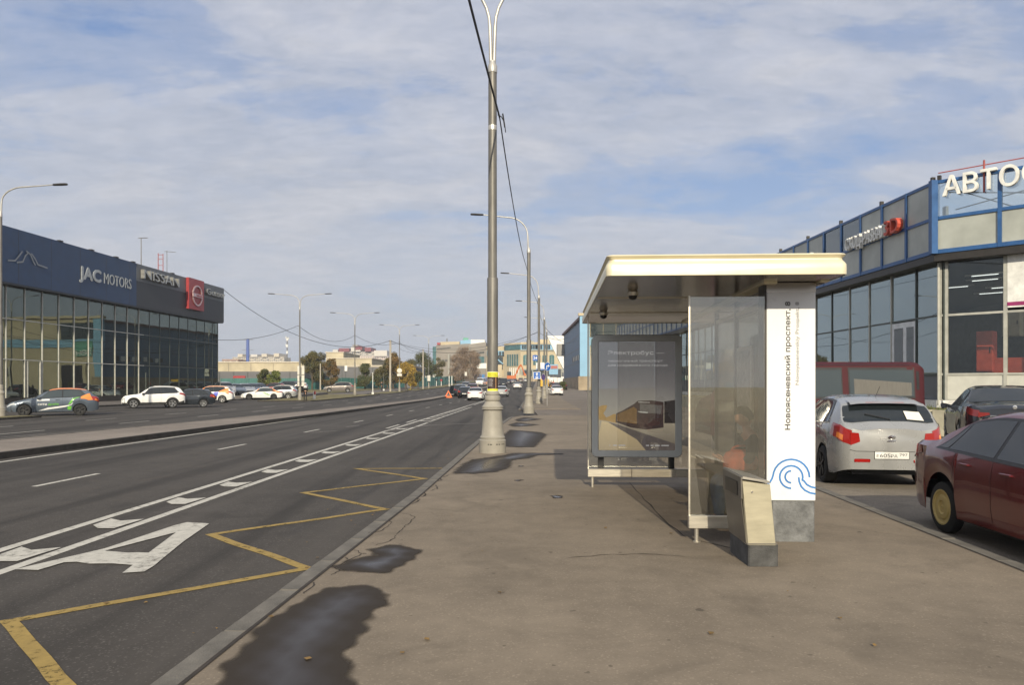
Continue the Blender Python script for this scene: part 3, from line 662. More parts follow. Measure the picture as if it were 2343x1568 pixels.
def pm(n, c):
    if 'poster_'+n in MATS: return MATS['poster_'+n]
    m = mat('poster_' + n, c, .6, var=.3, scale=9); b_ = m.node_tree.nodes['Principled BSDF']; b_.inputs['Emission Color'].default_value = (*c, 1); b_.inputs['Emission Strength'].default_value = .60; return m  # same added glow brightens the printed shapes and lettering under the roof
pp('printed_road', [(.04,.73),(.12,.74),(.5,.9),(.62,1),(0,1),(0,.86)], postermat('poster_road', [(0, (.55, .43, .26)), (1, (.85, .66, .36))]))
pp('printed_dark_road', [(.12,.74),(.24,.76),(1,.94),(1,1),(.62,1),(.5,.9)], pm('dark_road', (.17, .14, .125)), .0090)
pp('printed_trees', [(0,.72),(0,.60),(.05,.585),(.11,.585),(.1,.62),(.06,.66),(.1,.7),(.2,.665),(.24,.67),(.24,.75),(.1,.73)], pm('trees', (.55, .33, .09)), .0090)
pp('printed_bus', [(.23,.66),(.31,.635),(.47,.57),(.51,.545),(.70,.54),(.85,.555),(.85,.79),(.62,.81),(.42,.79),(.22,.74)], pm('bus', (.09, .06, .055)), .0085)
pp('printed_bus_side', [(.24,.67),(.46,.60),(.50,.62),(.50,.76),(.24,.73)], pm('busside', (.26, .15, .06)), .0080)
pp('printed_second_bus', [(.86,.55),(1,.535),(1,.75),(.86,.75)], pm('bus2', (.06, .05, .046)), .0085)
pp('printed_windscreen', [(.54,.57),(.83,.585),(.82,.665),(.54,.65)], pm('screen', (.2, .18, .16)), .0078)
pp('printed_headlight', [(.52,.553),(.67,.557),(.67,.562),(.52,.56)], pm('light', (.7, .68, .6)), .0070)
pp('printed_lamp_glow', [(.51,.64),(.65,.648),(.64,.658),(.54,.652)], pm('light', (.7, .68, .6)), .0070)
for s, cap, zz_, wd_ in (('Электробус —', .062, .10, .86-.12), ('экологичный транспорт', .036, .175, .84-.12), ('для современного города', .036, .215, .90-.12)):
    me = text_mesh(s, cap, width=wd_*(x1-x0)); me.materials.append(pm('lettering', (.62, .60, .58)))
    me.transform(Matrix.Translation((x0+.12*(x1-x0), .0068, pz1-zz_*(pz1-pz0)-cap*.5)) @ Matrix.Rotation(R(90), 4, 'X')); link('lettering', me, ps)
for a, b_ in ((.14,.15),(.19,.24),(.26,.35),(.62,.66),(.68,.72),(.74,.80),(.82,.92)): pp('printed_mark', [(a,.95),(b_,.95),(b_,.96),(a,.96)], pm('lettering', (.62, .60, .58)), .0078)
q = MB(); q.box((x0, .003, pz0), (x1, .006, pz1)); q.build('glass_cover', glassmat('poster_glass', (.9, .9, .9), refl=.55, trans=.95, rough=.02), lbx)
for x in (.10, 1.2): q = MB(); q.box((x, .05, .20), (x+.09, .10, z0+.001)); q.build('leg', m_black, lbx)
# ================================================================ litter bin
bn = thing('litter_bin', 'slanted steel litter bin on a dark concrete block in front of the shelter', 'litter bin', (2.08, 6.77, 0), R(-1))
q = MB(); q.bbox((0, 0, -.01), (.262, .62, .20), .012); q.build('concrete_base', m_conc2, bn)
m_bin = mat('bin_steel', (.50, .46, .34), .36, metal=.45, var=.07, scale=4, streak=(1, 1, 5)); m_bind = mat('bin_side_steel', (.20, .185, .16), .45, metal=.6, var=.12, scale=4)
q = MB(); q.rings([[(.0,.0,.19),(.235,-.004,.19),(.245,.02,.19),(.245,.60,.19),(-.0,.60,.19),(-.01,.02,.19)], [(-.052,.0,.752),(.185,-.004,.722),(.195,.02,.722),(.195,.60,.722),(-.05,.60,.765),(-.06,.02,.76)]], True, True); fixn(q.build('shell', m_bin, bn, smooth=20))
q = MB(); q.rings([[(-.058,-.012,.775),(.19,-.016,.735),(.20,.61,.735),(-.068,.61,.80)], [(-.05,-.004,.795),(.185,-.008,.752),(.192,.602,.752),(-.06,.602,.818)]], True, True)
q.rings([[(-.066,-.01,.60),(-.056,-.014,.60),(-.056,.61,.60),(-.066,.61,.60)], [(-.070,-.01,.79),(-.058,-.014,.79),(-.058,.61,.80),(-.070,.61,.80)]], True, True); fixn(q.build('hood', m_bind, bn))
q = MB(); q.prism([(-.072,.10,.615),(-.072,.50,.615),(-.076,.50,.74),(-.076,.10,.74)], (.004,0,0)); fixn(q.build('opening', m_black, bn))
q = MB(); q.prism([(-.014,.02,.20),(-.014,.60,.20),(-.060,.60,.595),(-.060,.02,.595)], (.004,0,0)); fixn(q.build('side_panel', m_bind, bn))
q = MB(); q.lathe([(.008, -.012), (.008, -.004)], 10, (.03, 0, .66), 'y'); q.build('lock', m_chrome_early, bn)
q = MB(); 
for a in range(0, 9): q.add([(.235*a/8, -.0045, .205+.014*math.sin(math.pi*a/8)), (.235*a/8, -.0045, .198)], [])
q = MB(); q.box((-.012, -.006, .195), (.247, .604, .207)); q.build('base_trim', m_bind, bn)
# ================================================================ street lamps
m_cast = mat('cast_post_paint', (.30, .28, .24), .55, var=.1, scale=3, bump=.15, bscale=20)
m_galv = mat('galvanised_steel', (.17, .163, .15), .5, metal=.35, var=.22, scale=2.5, streak=(3, 3, .5))
m_galv2 = mat('galvanised_steel_light', (.46, .45, .43), .45, metal=.45, var=.15, scale=3, streak=(3, 3, .5))
def lamp(label, loc, H=9.14, arms=('L', 'R'), reach=2.6, rise=2.3, group=None, k=1.0, castH=1.44, base_r=.315, flyer=False, heads=True):
    t = thing('street_lamp', label, 'street lamp', loc, 0, group)
    s = castH/1.44
    if base_r > .2:
        pr = [(.315,0),(.318,.03),(.315,.28),(.318,.30),(.290,.325),(.295,.345),(.298,.375),(.285,.39),(.262,.42),(.245,.62),(.22,.96),(.218,1.0),(.245,1.02),(.258,1.035),(.245,1.05),(.25,1.07),(.255,1.09),(.225,1.12),(.19,1.17),(.165,1.215),(.16,1.225),(.185,1.245),(.19,1.30),(.185,1.335),(.158,1.35),(.155,1.36),(.168,1.375),(.168,1.41),(.15,1.43),(.13,1.45)]
    else: pr = [(.315,0),(.31,.3),(.25,.36),(.20,.95),(.16,1.1),(.14,1.3),(.13,1.45)]
    f = base_r/.315
    q = MB(); q.lathe([(r*f, z*s) for r, z in pr], 28); q.build('cast_base', m_cast, t, smooth=35)
    mz = castH + (4.13-1.44)*(H/9.14)
    q = MB(); q.lathe([(.128*f, castH-.02), (.128*f, mz-.02), (.125*f, mz), (.105*f, mz+.01)], 20); q.build('lower_tube', m_galv, t, smooth=40)
    q = MB(); q.lathe([(.104*f, mz-.05), (.100*f, H-.25), (.100*f, H)], 20); q.build('upper_tube', m_galv2 if base_r < .2 else m_galv, t, smooth=40)
    q = MB(); q.lathe([(.108*f, H-.16), (.11*f, H-.15), (.11*f, H+.0), (.085*f, H+.05), (.07*f, H+.12)], 20); q.build('collar', m_galv2, t, smooth=40)
    if base_r > .2 and k == 1.0:
        q = MB(); q.lathe([(.1035, 7.62), (.1045, 7.63), (.1045, 7.72), (.1035, 7.73)], 20); q.build('strap', m_steel, t, smooth=40)
        for a in (-64, -38, -100):
            q = MB(); a_ = R(a)-R(9); b_ = R(a)+R(9)
            q.add([(.3185*math.cos(a_), .3185*math.sin(a_), .205), (.3185*math.cos(b_), .3185*math.sin(b_), .205), (.3185*math.cos(b_), .3185*math.sin(b_), .225), (.3185*math.cos(a_), .3185*math.sin(a_), .228)], [(0,1,2,3)]); q.build('vent_slot', m_black, t)
    for a in arms:
        sg = -1 if a == 'L' else 1
        pts = [(sg*.035, 0, H-.05), (sg*.045, 0, H+.45), (sg*.06, 0, H+rise*.4)]
        for i in range(1, 9):
            th = R(90*i/8); pts.append((sg*(.06+reach*.42*(1-math.cos(th))), 0, H+rise*.4+rise*.52*math.sin(th)))
        pts += [(sg*reach*.8, 0, H+rise*.965), (sg*reach, 0, H+rise)]
        q = MB(); q.tube(pts, [.045]*3+[.038]*8+[.03]*2, 10); ar = q.build('arm', m_galv2, t, smooth=50)
        if heads:
            q = MB(); q.rings([[(sg*(reach+x), y*w, H+rise+z+x*.04) for y, z in ((-1,-.03),(-.8,.03),(.8,.03),(1,-.03),(.7,-.05),(-.7,-.05))] for x, w in ((-.05,.05),(.05,.11),(.35,.15),(.6,.13),(.68,.06))], True, True)
            fixn(q.build('lamp_head', m_dark, ar, smooth=30))
    return t
near = lamp('nearest street lamp post, thick grey tube with a yellow flyer and twin curved arms', P(1127, 1037), arms=('L', 'R'), group=None)
# yellow flyer wrapped on the near post
q = MB(); m_fy = mat('flyer_yellow', (.75, .72, .05), .6, var=.05); m_fb = mat('flyer_print', (.045, .025, .022), .5, var=.5, scale=20); m_fw = mat('flyer_white', (.7, .68, .62), .6)
cx_, cy_ = near.location.x, near.location.y
fl = thing('flyer', 'yellow, black and white flyer taped round the nearest lamp post', 'flyer', (cx_, cy_, 0))
def wrap(name, a0, a1, z0, z1, m, r, par=fl):
    q = MB(); n = 8; q.rings([[(r*math.sin(R(a0+(a1-a0)*i/n)), -r*math.cos(R(a0+(a1-a0)*i/n)), z) for i in range(n+1)] for z in (z0, z1)], closed=False); return q.build(name, m, par)
sheet = wrap('sheet', -75, 78, 1.45, 1.915, m_fw, .1335)
wrap('printed_top', -62, 75, 1.79, 1.905, m_fy, .135, fl); wrap('printed_bottom', -62, 75, 1.46, 1.51, m_fy, .135, fl)
wrap('printed_picture', -62, 75, 1.512, 1.788, m_fb, .135, fl); wrap('printed_figure', 30, 42, 1.52, 1.78, mat('flyer_skin', (.35, .2, .1), .6), .136, fl)
for i in range(7): wrap('printed_line', -50, 0+random.randint(-12, 10), 1.57+i*.028, 1.582+i*.028, mat('flyer_text', (.3, .28, .3), .6), .136, fl)
for i in range(4): wrap('printed_line', -45, 55-i*8, 1.81+i*.022, 1.816+i*.022, mat('flyer_text_dark', (.15, .14, .02), .6), .136, fl)
GR = 'street lamps along the right kerb'
near['group'] = GR
lamp('second lamp post along the right kerb, beyond the puddles, with one arm over the road', D(1210, 947, 43.3) * 1.0, H=9.2, arms=('L',), reach=2.6, rise=2.0, group=GR, k=2).location.z = 0
for (u, Y, lab) in ((1233, 66, 'third lamp post on the right, carrying the blue bus lane sign'), (1245.5, 88, 'fourth lamp post on the right, close behind the third'), (1251, 112, 'farthest of the right hand lamp posts, before the cream shopping centre')):
    p = D(u, 900, Y); lamp(lab, (p.x, Y, g(Y)), H=9.2, arms=('L',), reach=2.6, rise=2.0, group=GR, k=2)
GL = 'street lamps along the left verge'
for u, v, arms, lab in ((1, 952, ('R',), 'single arm lamp post cut by the left edge of the picture'), (686, 916, ('L', 'R'), 'twin arm lamp post with white sign backs, beside the parked cars on the left'), (812, 908, ('L', 'R'), 'twin arm lamp post right of the brownish grey SUV on the verge'),
                        (914, 897, ('L', 'R'), 'twin arm lamp post with round sign, next to the concrete pole'), (981, 891, ('L', 'R'), 'twin arm lamp post just left of the bare brown tree')):
    Y = {1: 39.5, 686: 83, 812: 107, 914: 132, 981: 168}[u]; p = D(u, 900, Y)
    lamp(lab, (p.x, Y, g(Y)), H=9.9 if u > 1 else 10.4, arms=arms, reach=2.75, rise=1.55 if u > 1 else 1.5, group=GL, base_r=.26 if u < 100 else .17+.04, castH=1.6, k=2)
# ================================================================ people
def skin(name, joints, bones, m, parent=None, sub=2):
    """joints: name -> (x,y,z,r); bones: pairs; first joint is the root"""
    ks = list(joints); me = bpy.data.meshes.new(name); me.from_pydata([joints[k][:3] for k in ks], [(ks.index(a), ks.index(b)) for a, b in bones], [])
    o = bpy.data.objects.new(name, me); COL.objects.link(o)
    md = o.modifiers.new('s', 'SKIN'); md.use_smooth_shade = True; md.branch_smoothing = .6
    o.data.skin_vertices.new() if not o.data.skin_vertices else None
    for i, k in enumerate(ks):
        sv = o.data.skin_vertices[0].data[i]; r = joints[k][3]; sv.radius = (r, r) if not isinstance(r, tuple) else r; sv.use_root = (i == 0)
    ss = o.modifiers.new('u', 'SUBSURF'); ss.levels = sub; ss.render_levels = sub
    dg = bpy.context.evaluated_depsgraph_get(); m2 = bpy.data.meshes.new_from_object(o.evaluated_get(dg)); bpy.data.objects.remove(o)
    m2.materials.clear(); m2.materials.append(m); m2.name = name
    return link(name, m2, parent)
m_skin = mat('skin', (.50, .29, .20), .55, var=.05); m_hair = mat('hair', (.025, .018, .014), .7, var=.4, scale=30, bump=.6, bscale=60)
def headmesh(name, c, yaw, pitch, s=1.0, parent=None):
    """ellipsoid head with jaw, nose, brow, ears; faces +x before yaw"""
    import bmesh
    b = bmesh.new(); bmesh.ops.create_icosphere(b, subdivisions=3, radius=1)
    for v in b.verts:
        x, y, z = v.co; w = 1 - .28*max(0, -z)**1.5
        X = x*.098*(1 - .10*max(0, -z)); Y_ = y*.076*w; Z = z*.118
        if x > .6 and abs(y) < .25 and -.25 < z < .12: X += .022*(1-abs(y)/.25)*(1-abs(z+.12)/.25 if abs(z+.12) < .25 else 0)
        if x > .5 and .1 < z < .3 and abs(y) < .6: X += .004
        if x > .5 and abs(z-.08) < .1 and .18 < abs(y) < .5: X -= .006
        if x > .6 and abs(z+.42) < .1 and abs(y) < .3: X += .005
        if abs(y) > .8 and abs(x+.02) < .35 and abs(z) < .35: Y_ += math.copysign(.012, y)
        v.co = (X, Y_, Z)
    M = Matrix.Translation(c) @ Matrix.Rotation(yaw, 4, 'Z') @ Matrix.Rotation(pitch, 4, 'Y') @ Matrix.Scale(s, 4)
    b.transform(M); me = bpy.data.meshes.new(name); b.to_mesh(me); b.free(); me.materials.append(m_skin); o = link(name, me, parent, 80)
    b = bmesh.new(); bmesh.ops.create_icosphere(b, subdivisions=3, radius=1)
    dele = [v for v in b.verts if (v.co.x > .35 and v.co.z < .42) or v.co.z < -.55 or (v.co.x > .0 and v.co.z < -.02)]
    bmesh.ops.delete(b, geom=dele, context='VERTS')
    for v in b.verts: v.co = (v.co.x*.108-.004, v.co.y*.088, v.co.z*.130+.006+random.uniform(-.002, .002))
    b.transform(M); me = bpy.data.meshes.new('hair'); b.to_mesh(me); b.free(); me.materials.append(m_hair); link('hair', me, o, 80)
    return o
def person(label, loc, yaw, top, legs, h=1.72, walk=.0, group=None, hair=True):
    """standing or walking figure facing +x before yaw"""
    t = thing('person', label, 'person', loc, yaw, group); k = h/1.72
    J = lambda x, y, z, r: (x*k, y*k, z*k, r*k if not isinstance(r, tuple) else (r[0]*k, r[1]*k))
    w = walk
    body = dict(pel=J(0,0,.93,.09), neck=J(.0,0,1.46,.05), hd=J(.02,0,1.56,.05), lh=J(.05+w,.10,.1,.035), rh=J(-w*.8,-.10,.1,.035), lk=J(.05+w*.5,.10,.5,.05), rk=J(.03-w*.2,-.10,.5,.05), lf=J(.18+w,.11,.04,.035), rf=J(.14-w*.8,-.11,.04,.035),
                ls=J(0,.19,1.38,.05), rs=J(0,-.19,1.38,.05), le=J(-.03,.24,1.10,.038), re=J(-.02,-.24,1.10,.038), lw=J(.10,.22,.87,.028), rw=J(.13,-.22,.88,.028), lfi=J(.13,.21,.78,.022), rfi=J(.17,-.21,.80,.022))
    skin('body', body, [('pel','neck'),('neck','hd'),('pel','lk'),('lk','lh'),('lh','lf'),('pel','rk'),('rk','rh'),('rh','rf'),('neck','ls'),('neck','rs'),('ls','le'),('le','lw'),('lw','lfi'),('rs','re'),('re','rw'),('rw','rfi')], m_skin, t, 1)
    tr = dict(p=J(0,0,.95,.12), a=J(0,.085,.86,.09), b=J(0,-.085,.86,.09), lk=J(.05+w*.5,.10,.5,.066), rk=J(.03-w*.2,-.10,.5,.066), lh=J(.05+w,.10,.07,.056), rh=J(-w*.8,-.10,.07,.056))
    skin('trousers', tr, [('p','a'),('p','b'),('a','lk'),('lk','lh'),('b','rk'),('rk','rh')], legs, t, 1)
    ja = dict(p=J(0,0,.92,.14), c=J(0,0,1.2,.145), n=J(0,0,1.40,.11), ls=J(0,.18,1.38,.065), rs=J(0,-.18,1.38,.065), le=J(-.03,.25,1.1,.055), re=J(-.02,-.25,1.1,.055), lw=J(.09,.225,.89,.042), rw=J(.12,-.225,.90,.042))
    skin('jacket', ja, [('p','c'),('c','n'),('n','ls'),('n','rs'),('ls','le'),('le','lw'),('rs','re'),('re','rw')], top, t, 1)
    headmesh('head', (.03*k, 0, 1.63*k), 0, 0, k, t)
    for y, x in ((.10, .05+w), (-.10, -w*.8)):
        q = MB(); q.lathe([(.045, -.12), (.055, -.06), (.05, .06), (.055, .13), (.03, .19)], 10, (x*k+.02, y*k, .045), 'x'); q.build('shoe', m_black, t, smooth=60)
    return t
c_navy = mat('navy_cloth', (.02, .024, .035), .9, var=.3, scale=8); c_dark = mat('dark_cloth', (.02, .02, .02), .9, var=.3, scale=8); c_white = mat('white_cloth', (.6, .6, .62), .9, var=.1)
c_jeans = mat('blue_jeans', (.03, .06, .13), .9, var=.3, scale=20); c_red = mat('rust_red_cloth', (.50, .10, .04), .85, var=.25, scale=14); c_grey = mat('grey_cloth', (.25, .25, .25), .9)
# seated passenger, facing the road (-x)
S = thing('person', 'person in a dark jacket and blue jeans sitting in the shelter, head bowed', 'person', (2.78, 8.72, 0), R(180))
J = lambda x, y, z, r: (x, y, z, r)
body = dict(pel=J(0,0,.56,.10), sp=J(.02,0,.80,.10), ch=J(.09,0,1.00,.095), neck=J(.12,0,1.10,.05), hd=J(.15,0,1.16,.05), ls=J(.09,.18,1.02,.055), rs=J(.09,-.18,1.02,.055), le=J(.16,.23,.77,.042), re=J(.16,-.23,.77,.042), lw=J(.38,.10,.74,.028), rw=J(.38,-.10,.74,.028),
            lp=J(.43,.07,.76,.03), rp=J(.43,-.07,.76,.03), lk=J(.45,.12,.52,.065), rk=J(.45,-.14,.52,.065), la=J(.48,.12,.10,.04), ra=J(.40,-.14,.10,.04), lt=J(.60,.13,.045,.035), rt=J(.52,-.15,.045,.035))
skin('body', body, [('pel','sp'),('sp','ch'),('ch','neck'),('neck','hd'),('ch','ls'),('ch','rs'),('ls','le'),('rs','re'),('le','lw'),('re','rw'),('lw','lp'),('rw','rp'),('pel','lk'),('pel','rk'),('lk','la'),('rk','ra'),('la','lt'),('ra','rt')], m_skin, S)
for sy in (1, -1):
    for i in range(4):
        y = sy*(.045+.017*i); ln = (.9, 1.0, .95, .75)[i]
        fj = dict(a=(.44, y, .768, .010), b=(.44+.035*ln, y-sy*.008, .782, .0095), c=(.44+.055*ln, y-sy*.02, .80, .009), d=(.44+.05*ln, y-sy*.032, .815, .008))
        skin('finger', fj, [('a','b'),('b','c'),('c','d')], m_skin, S, 1)
    fj = dict(a=(.40, sy*.05, .775, .011), b=(.43, sy*.032, .80, .010), c=(.455, sy*.022, .815, .009)); skin('thumb', fj, [('a','b'),('b','c')], m_skin, S, 1)
ja = dict(p=J(-.01,0,.54,.16), c=J(.03,0,.80,.155), n=J(.09,0,1.01,.12), ls=J(.09,.17,1.03,.075), rs=J(.09,-.17,1.03,.075), le=J(.16,.24,.77,.062), re=J(.16,-.24,.77,.062), lw=J(.34,.11,.745,.045), rw=J(.34,-.11,.745,.045))
skin('jacket', ja, [('p','c'),('c','n'),('n','ls'),('n','rs'),('ls','le'),('rs','re'),('le','lw'),('re','rw')], c_dark, S)
tr = dict(p=J(0,0,.55,.13), a=J(.03,.09,.55,.10), b=J(.03,-.09,.55,.10), lk=J(.45,.12,.525,.082), rk=J(.45,-.14,.525,.082), la=J(.47,.12,.12,.065), ra=J(.39,-.14,.12,.065))
skin('jeans', tr, [('p','a'),('p','b'),('a','lk'),('b','rk'),('lk','la'),('rk','ra')], c_jeans, S)
headmesh('head', (.155, 0, 1.235), 0, R(28), 1.0, S)
for x, y in ((.48, .12), (.40, -.14)):
    q = MB(); q.lathe([(.045, -.08), (.055, -.03), (.05, .06), (.055, .14), (.03, .20)], 12, (x, y, .05), 'x'); sh_ = q.build('shoe', m_black, S, smooth=60)
    q = MB(); q.bbox((x-.09, y-.05, .0), (x+.20, y+.05, .022), .008); q.build('sole', c_white, sh_)
q = MB(); q.bbox((-.035, -.008, -.07), (.035, .0, .07), .004); ph = setprops(q.build('mobile_phone', m_black), "small dark phone held in the seated passenger's hands", 'phone'); ph.location = (2.30, 8.73, .83); ph.rotation_euler = (R(-35), 0, R(90))
bag = thing('shoulder_bag', "rust red bag on the seated passenger's lap", 'bag', (2.56, 8.64, .64)); bag.scale = (1.25, 1.2, 1.25)
q = MB(); q.rings([[(x*sx, y*sy_, z) for x, y in [(math.cos(2*math.pi*i/14), math.sin(2*math.pi*i/14)) for i in range(14)]] for z, sx, sy_ in ((0, .10, .09), (.02, .15, .14), (.10, .16, .15), (.16, .13, .12), (.19, .06, .05))], True, True); q.build('pouch', c_red, bag, smooth=60)
q = MB(); q.tube([(.1*math.cos(R(a))+.02, .03*math.sin(R(a)), .17+.05*math.sin(R(a))) for a in range(0, 181, 20)], .01, 6); q.build('strap', c_red, bag, smooth=60)
# ================================================================ vehicles
m_cglass = mat('car_glass', (.012, .016, .018), .05, var=0, spec=.8)
m_cglass2 = mat('clear_car_glass', (.03, .042, .045), .04, var=0, spec=1.0)
m_tyre = mat('tyre_rubber', (.018, .018, .018), .85, var=.2, bump=.2, bscale=60)
m_alloy = mat('alloy_rim', (.42, .42, .42), .3, metal=.8); m_rimdark = mat('dark_rim', (.05, .05, .05), .4, metal=.5)
m_clad = mat('black_cladding', (.02, .02, .02), .65); m_red = mat('tail_lamp_red', (.30, .012, .01), .15, var=.05, coat=1.0); m_amber = mat('indicator_amber', (.75, .20, .02), .15, coat=1.0)
m_lampw = mat('headlamp_lens', (.6, .62, .62), .08, metal=.3, coat=1.0); m_plate = mat('number_plate', (.68, .68, .66), .4); m_chrome = mat('chrome', (.75, .75, .75), .12, metal=1.0, var=0)
PROF = dict(
 hatch=dict(H=1.45, W=1.79, Ln=4.26, sill=.24, wr=.32, xf=.19, xr=.79, T=[(0,.52),(.02,.66),(.06,.74),(.15,.83),(.25,.92),(.30,.965),(.40,1.25),(.47,1.38),(.56,1.445),(.68,1.45),(.80,1.415),(.885,1.335),(.925,1.19),(.955,1.06),(.98,1.0),(1,.93)],
            B=[(0,.50),(.05,.66),(.25,.86),(.32,.90),(.6,.945),(.9,1.0),(.97,.985),(1,.90)], glass=(.335,.455,.865,.79), ws=(.315,.455), rw=(.895,.962)),
 sedan=dict(H=1.435, W=1.78, Ln=4.67, sill=.22, wr=.325, xf=.20, xr=.785, T=[(0,.50),(.02,.64),(.06,.72),(.15,.82),(.25,.90),(.30,.945),(.40,1.23),(.47,1.37),(.55,1.43),(.64,1.43),(.72,1.37),(.80,1.20),(.855,1.075),(.90,1.05),(.965,1.03),(.985,1.0),(1,.93)],
            B=[(0,.49),(.05,.64),(.25,.85),(.32,.88),(.6,.92),(.8,.965),(.95,.975),(1,.90)], glass=(.335,.465,.815,.74), ws=(.31,.46), rw=(.725,.85)),
 suv=dict(H=1.66, W=1.80, Ln=4.32, sill=.30, wr=.355, xf=.19, xr=.795, T=[(0,.62),(.02,.80),(.05,.93),(.12,1.0),(.24,1.06),(.29,1.11),(.38,1.42),(.44,1.57),(.52,1.645),(.66,1.66),(.80,1.62),(.90,1.55),(.935,1.40),(.965,1.17),(.985,1.10),(1,1.0)],
          B=[(0,.6),(.05,.82),(.24,.99),(.32,1.02),(.6,1.07),(.9,1.12),(.97,1.1),(1,.98)], glass=(.325,.43,.90,.82), ws=(.30,.425), rw=(.905,.965)),
 van=dict(H=2.13, W=1.95, Ln=4.9, sill=.36, wr=.33, xf=.16, xr=.78, T=[(0,.9),(.01,1.1),(.03,1.25),(.07,1.35),(.10,1.45),(.17,1.9),(.20,2.0),(.25,2.08),(.4,2.13),(.95,2.13),(.985,2.10),(1,2.02)],
          B=[(0,.85),(.03,1.15),(.1,1.22),(1,1.24)], glass=(.13,.2,.27,.27), ws=(.105,.185), rw=(.9,.95)),
)
def interp(tb, x): return float(np.interp(x, [p[0] for p in tb], [p[1] for p in tb]))
WT = [(0,.62),(.006,.70),(.02,.80),(.05,.90),(.10,.955),(.18,.99),(.30,1.0),(.78,1.0),(.88,.975),(.94,.93),(.975,.87),(.992,.79),(1,.70)]
WTV = [(0,.80),(.01,.88),(.04,.96),(.12,1.0),(.96,1.0),(.985,.97),(1,.90)]
class Car:
    def __init__(s, style, Ln=None, H=None, W=None, **ov):
        p = dict(PROF[style]); p.update(ov); s.style = style; s.p = p; s.Ln = Ln or p['Ln']; s.kz = (H or p['H'])/p['H']; s.W = (W or p['W'])/2
        s.Rt = {'hatch': .60, 'sedan': .58, 'suv': .64, 'van': .80}[style]
        s.wt = WTV if style == 'van' else WT
        # smoothed profile
        xs = np.linspace(0, 1, 201); T = np.array([interp(p['T'], x) for x in xs]); B = np.array([interp(p['B'], x) for x in xs])
        ker = np.array([1, 2, 3, 2, 1])/9
        T2 = np.convolve(np.pad(T, 2, 'edge'), ker, 'valid'); s.xs, s.T, s.B = xs, T2*s.kz, B*s.kz
    def tz(s, x): return float(np.interp(x, s.xs, s.T))
    def bz(s, x): return min(float(np.interp(x, s.xs, s.B)), s.tz(x)-.01)
    def low(s, x):
        z = s.p['sill'] + (.06*(1-min(1, x/.05)) if x < .05 else 0) + (.10*(1-min(1, (1-x)/.08)) if x > .92 else 0)
        R_ = s.p['wr'] + .045
        for xc in (s.p['xf'], s.p['xr']):
            dx = (x-xc)*s.Ln
            if abs(dx) < R_: z = max(z, s.p['wr'] + math.sqrt(max(0, R_*R_-dx*dx)))
        return z
    def sec(s, x):
        w = s.W*interp(s.wt, x); T, B, z0 = s.tz(x), s.bz(x), s.low(x); h = min(1, max(0, (T-B)/(s.p['H']*s.kz*.36)))
        zm = z0+(B-z0)*.35; zs = z0+(B-z0)*.74
        if zs < z0+.01: zs = z0+.01
        r = s.Rt*s.W*(.97 if x < .9 else 1)
        y4 = (w*.92)*(1-h)+min(w*.92, r/ s.W * s.W)*h*1.12
        y4 = min(y4, w*.93)
        flare = 1.012 if (min(abs(x-s.p['xf']), abs(x-s.p['xr']))*s.Ln < s.p['wr']+.1) else 1.0
        return [(w*.965*flare, z0), (w*flare, zm), (w*1.0, zs), (w*.965, B), (y4, B+(T-B)*(.88 if h > .3 else .75)), (y4*.8, T-.012-.02*(1-h)), (y4*.4, T-.002), (0, T)]
    def S(s, x, t, side=1):
        sc = s.sec(x); i = min(6, int(t)); f = t-i; a, b = sc[i], sc[i+1]
        return Vector((side*(a[0]+(b[0]-a[0])*f), s.Ln/2-x*s.Ln, a[1]+(b[1]-a[1])*f))
    def nrm(s, x, t, side):
        e = .004; a = s.S(min(1, x+e), t, side)-s.S(max(0, x-e), t, side); b = s.S(x, min(6.999, t+.05), side)-s.S(x, max(0, t-.05), side)
        n = a.cross(b); n = n*(-1 if side > 0 else 1)
        if n.length < 1e-9: return Vector((0, 0, 1))
        n.normalize(); c = Vector((side, 0, .6)) if t < 4.5 else Vector((0, 0, 1))
        return n if n.dot(c) > 0 else -n
    def patch(s, name, cs, m, parent, side=1, nu=8, nv=5, off=.004, **pr):
        """cs: 4 corners (x,t) in order"""
        q = MB(); rows = []
        for j in range(nv+1):
            v = j/nv; row = []
            for i in range(nu+1):
                u = i/nu
                x = (cs[0][0]*(1-u)+cs[1][0]*u)*(1-v)+(cs[3][0]*(1-u)+cs[2][0]*u)*v; t = (cs[0][1]*(1-u)+cs[1][1]*u)*(1-v)+(cs[3][1]*(1-u)+cs[2][1]*u)*v
                row.append(s.S(x, t, side)+s.nrm(x, t, side)*off)
            rows.append(row)
        if side < 0: rows = rows[::-1]
        q.rings(rows, closed=False); return q.build(name, m, parent, smooth=40, **pr)
    def across(s, name, x0, x1, t0, m, parent, off=.005, nu=6, inset=0, **pr):
        """patch over the top, mirrored: windscreen, rear window, bonnet print"""
        q = MB(); rows = []
        for j in range(nu+1):
            x = x0+(x1-x0)*j/nu; ts = [t0+(6.999-t0)*i/5 for i in range(6)]; row = []
            for sd_, tt in [(-1, t) for t in ts]+[(1, t) for t in ts[::-1]][1:]: row.append(s.S(x, tt, sd_)+s.nrm(x, tt, sd_)*off)
            rows.append(row)
        q.rings(rows[::-1], closed=False); return q.build(name, m, parent, smooth=60, **pr)
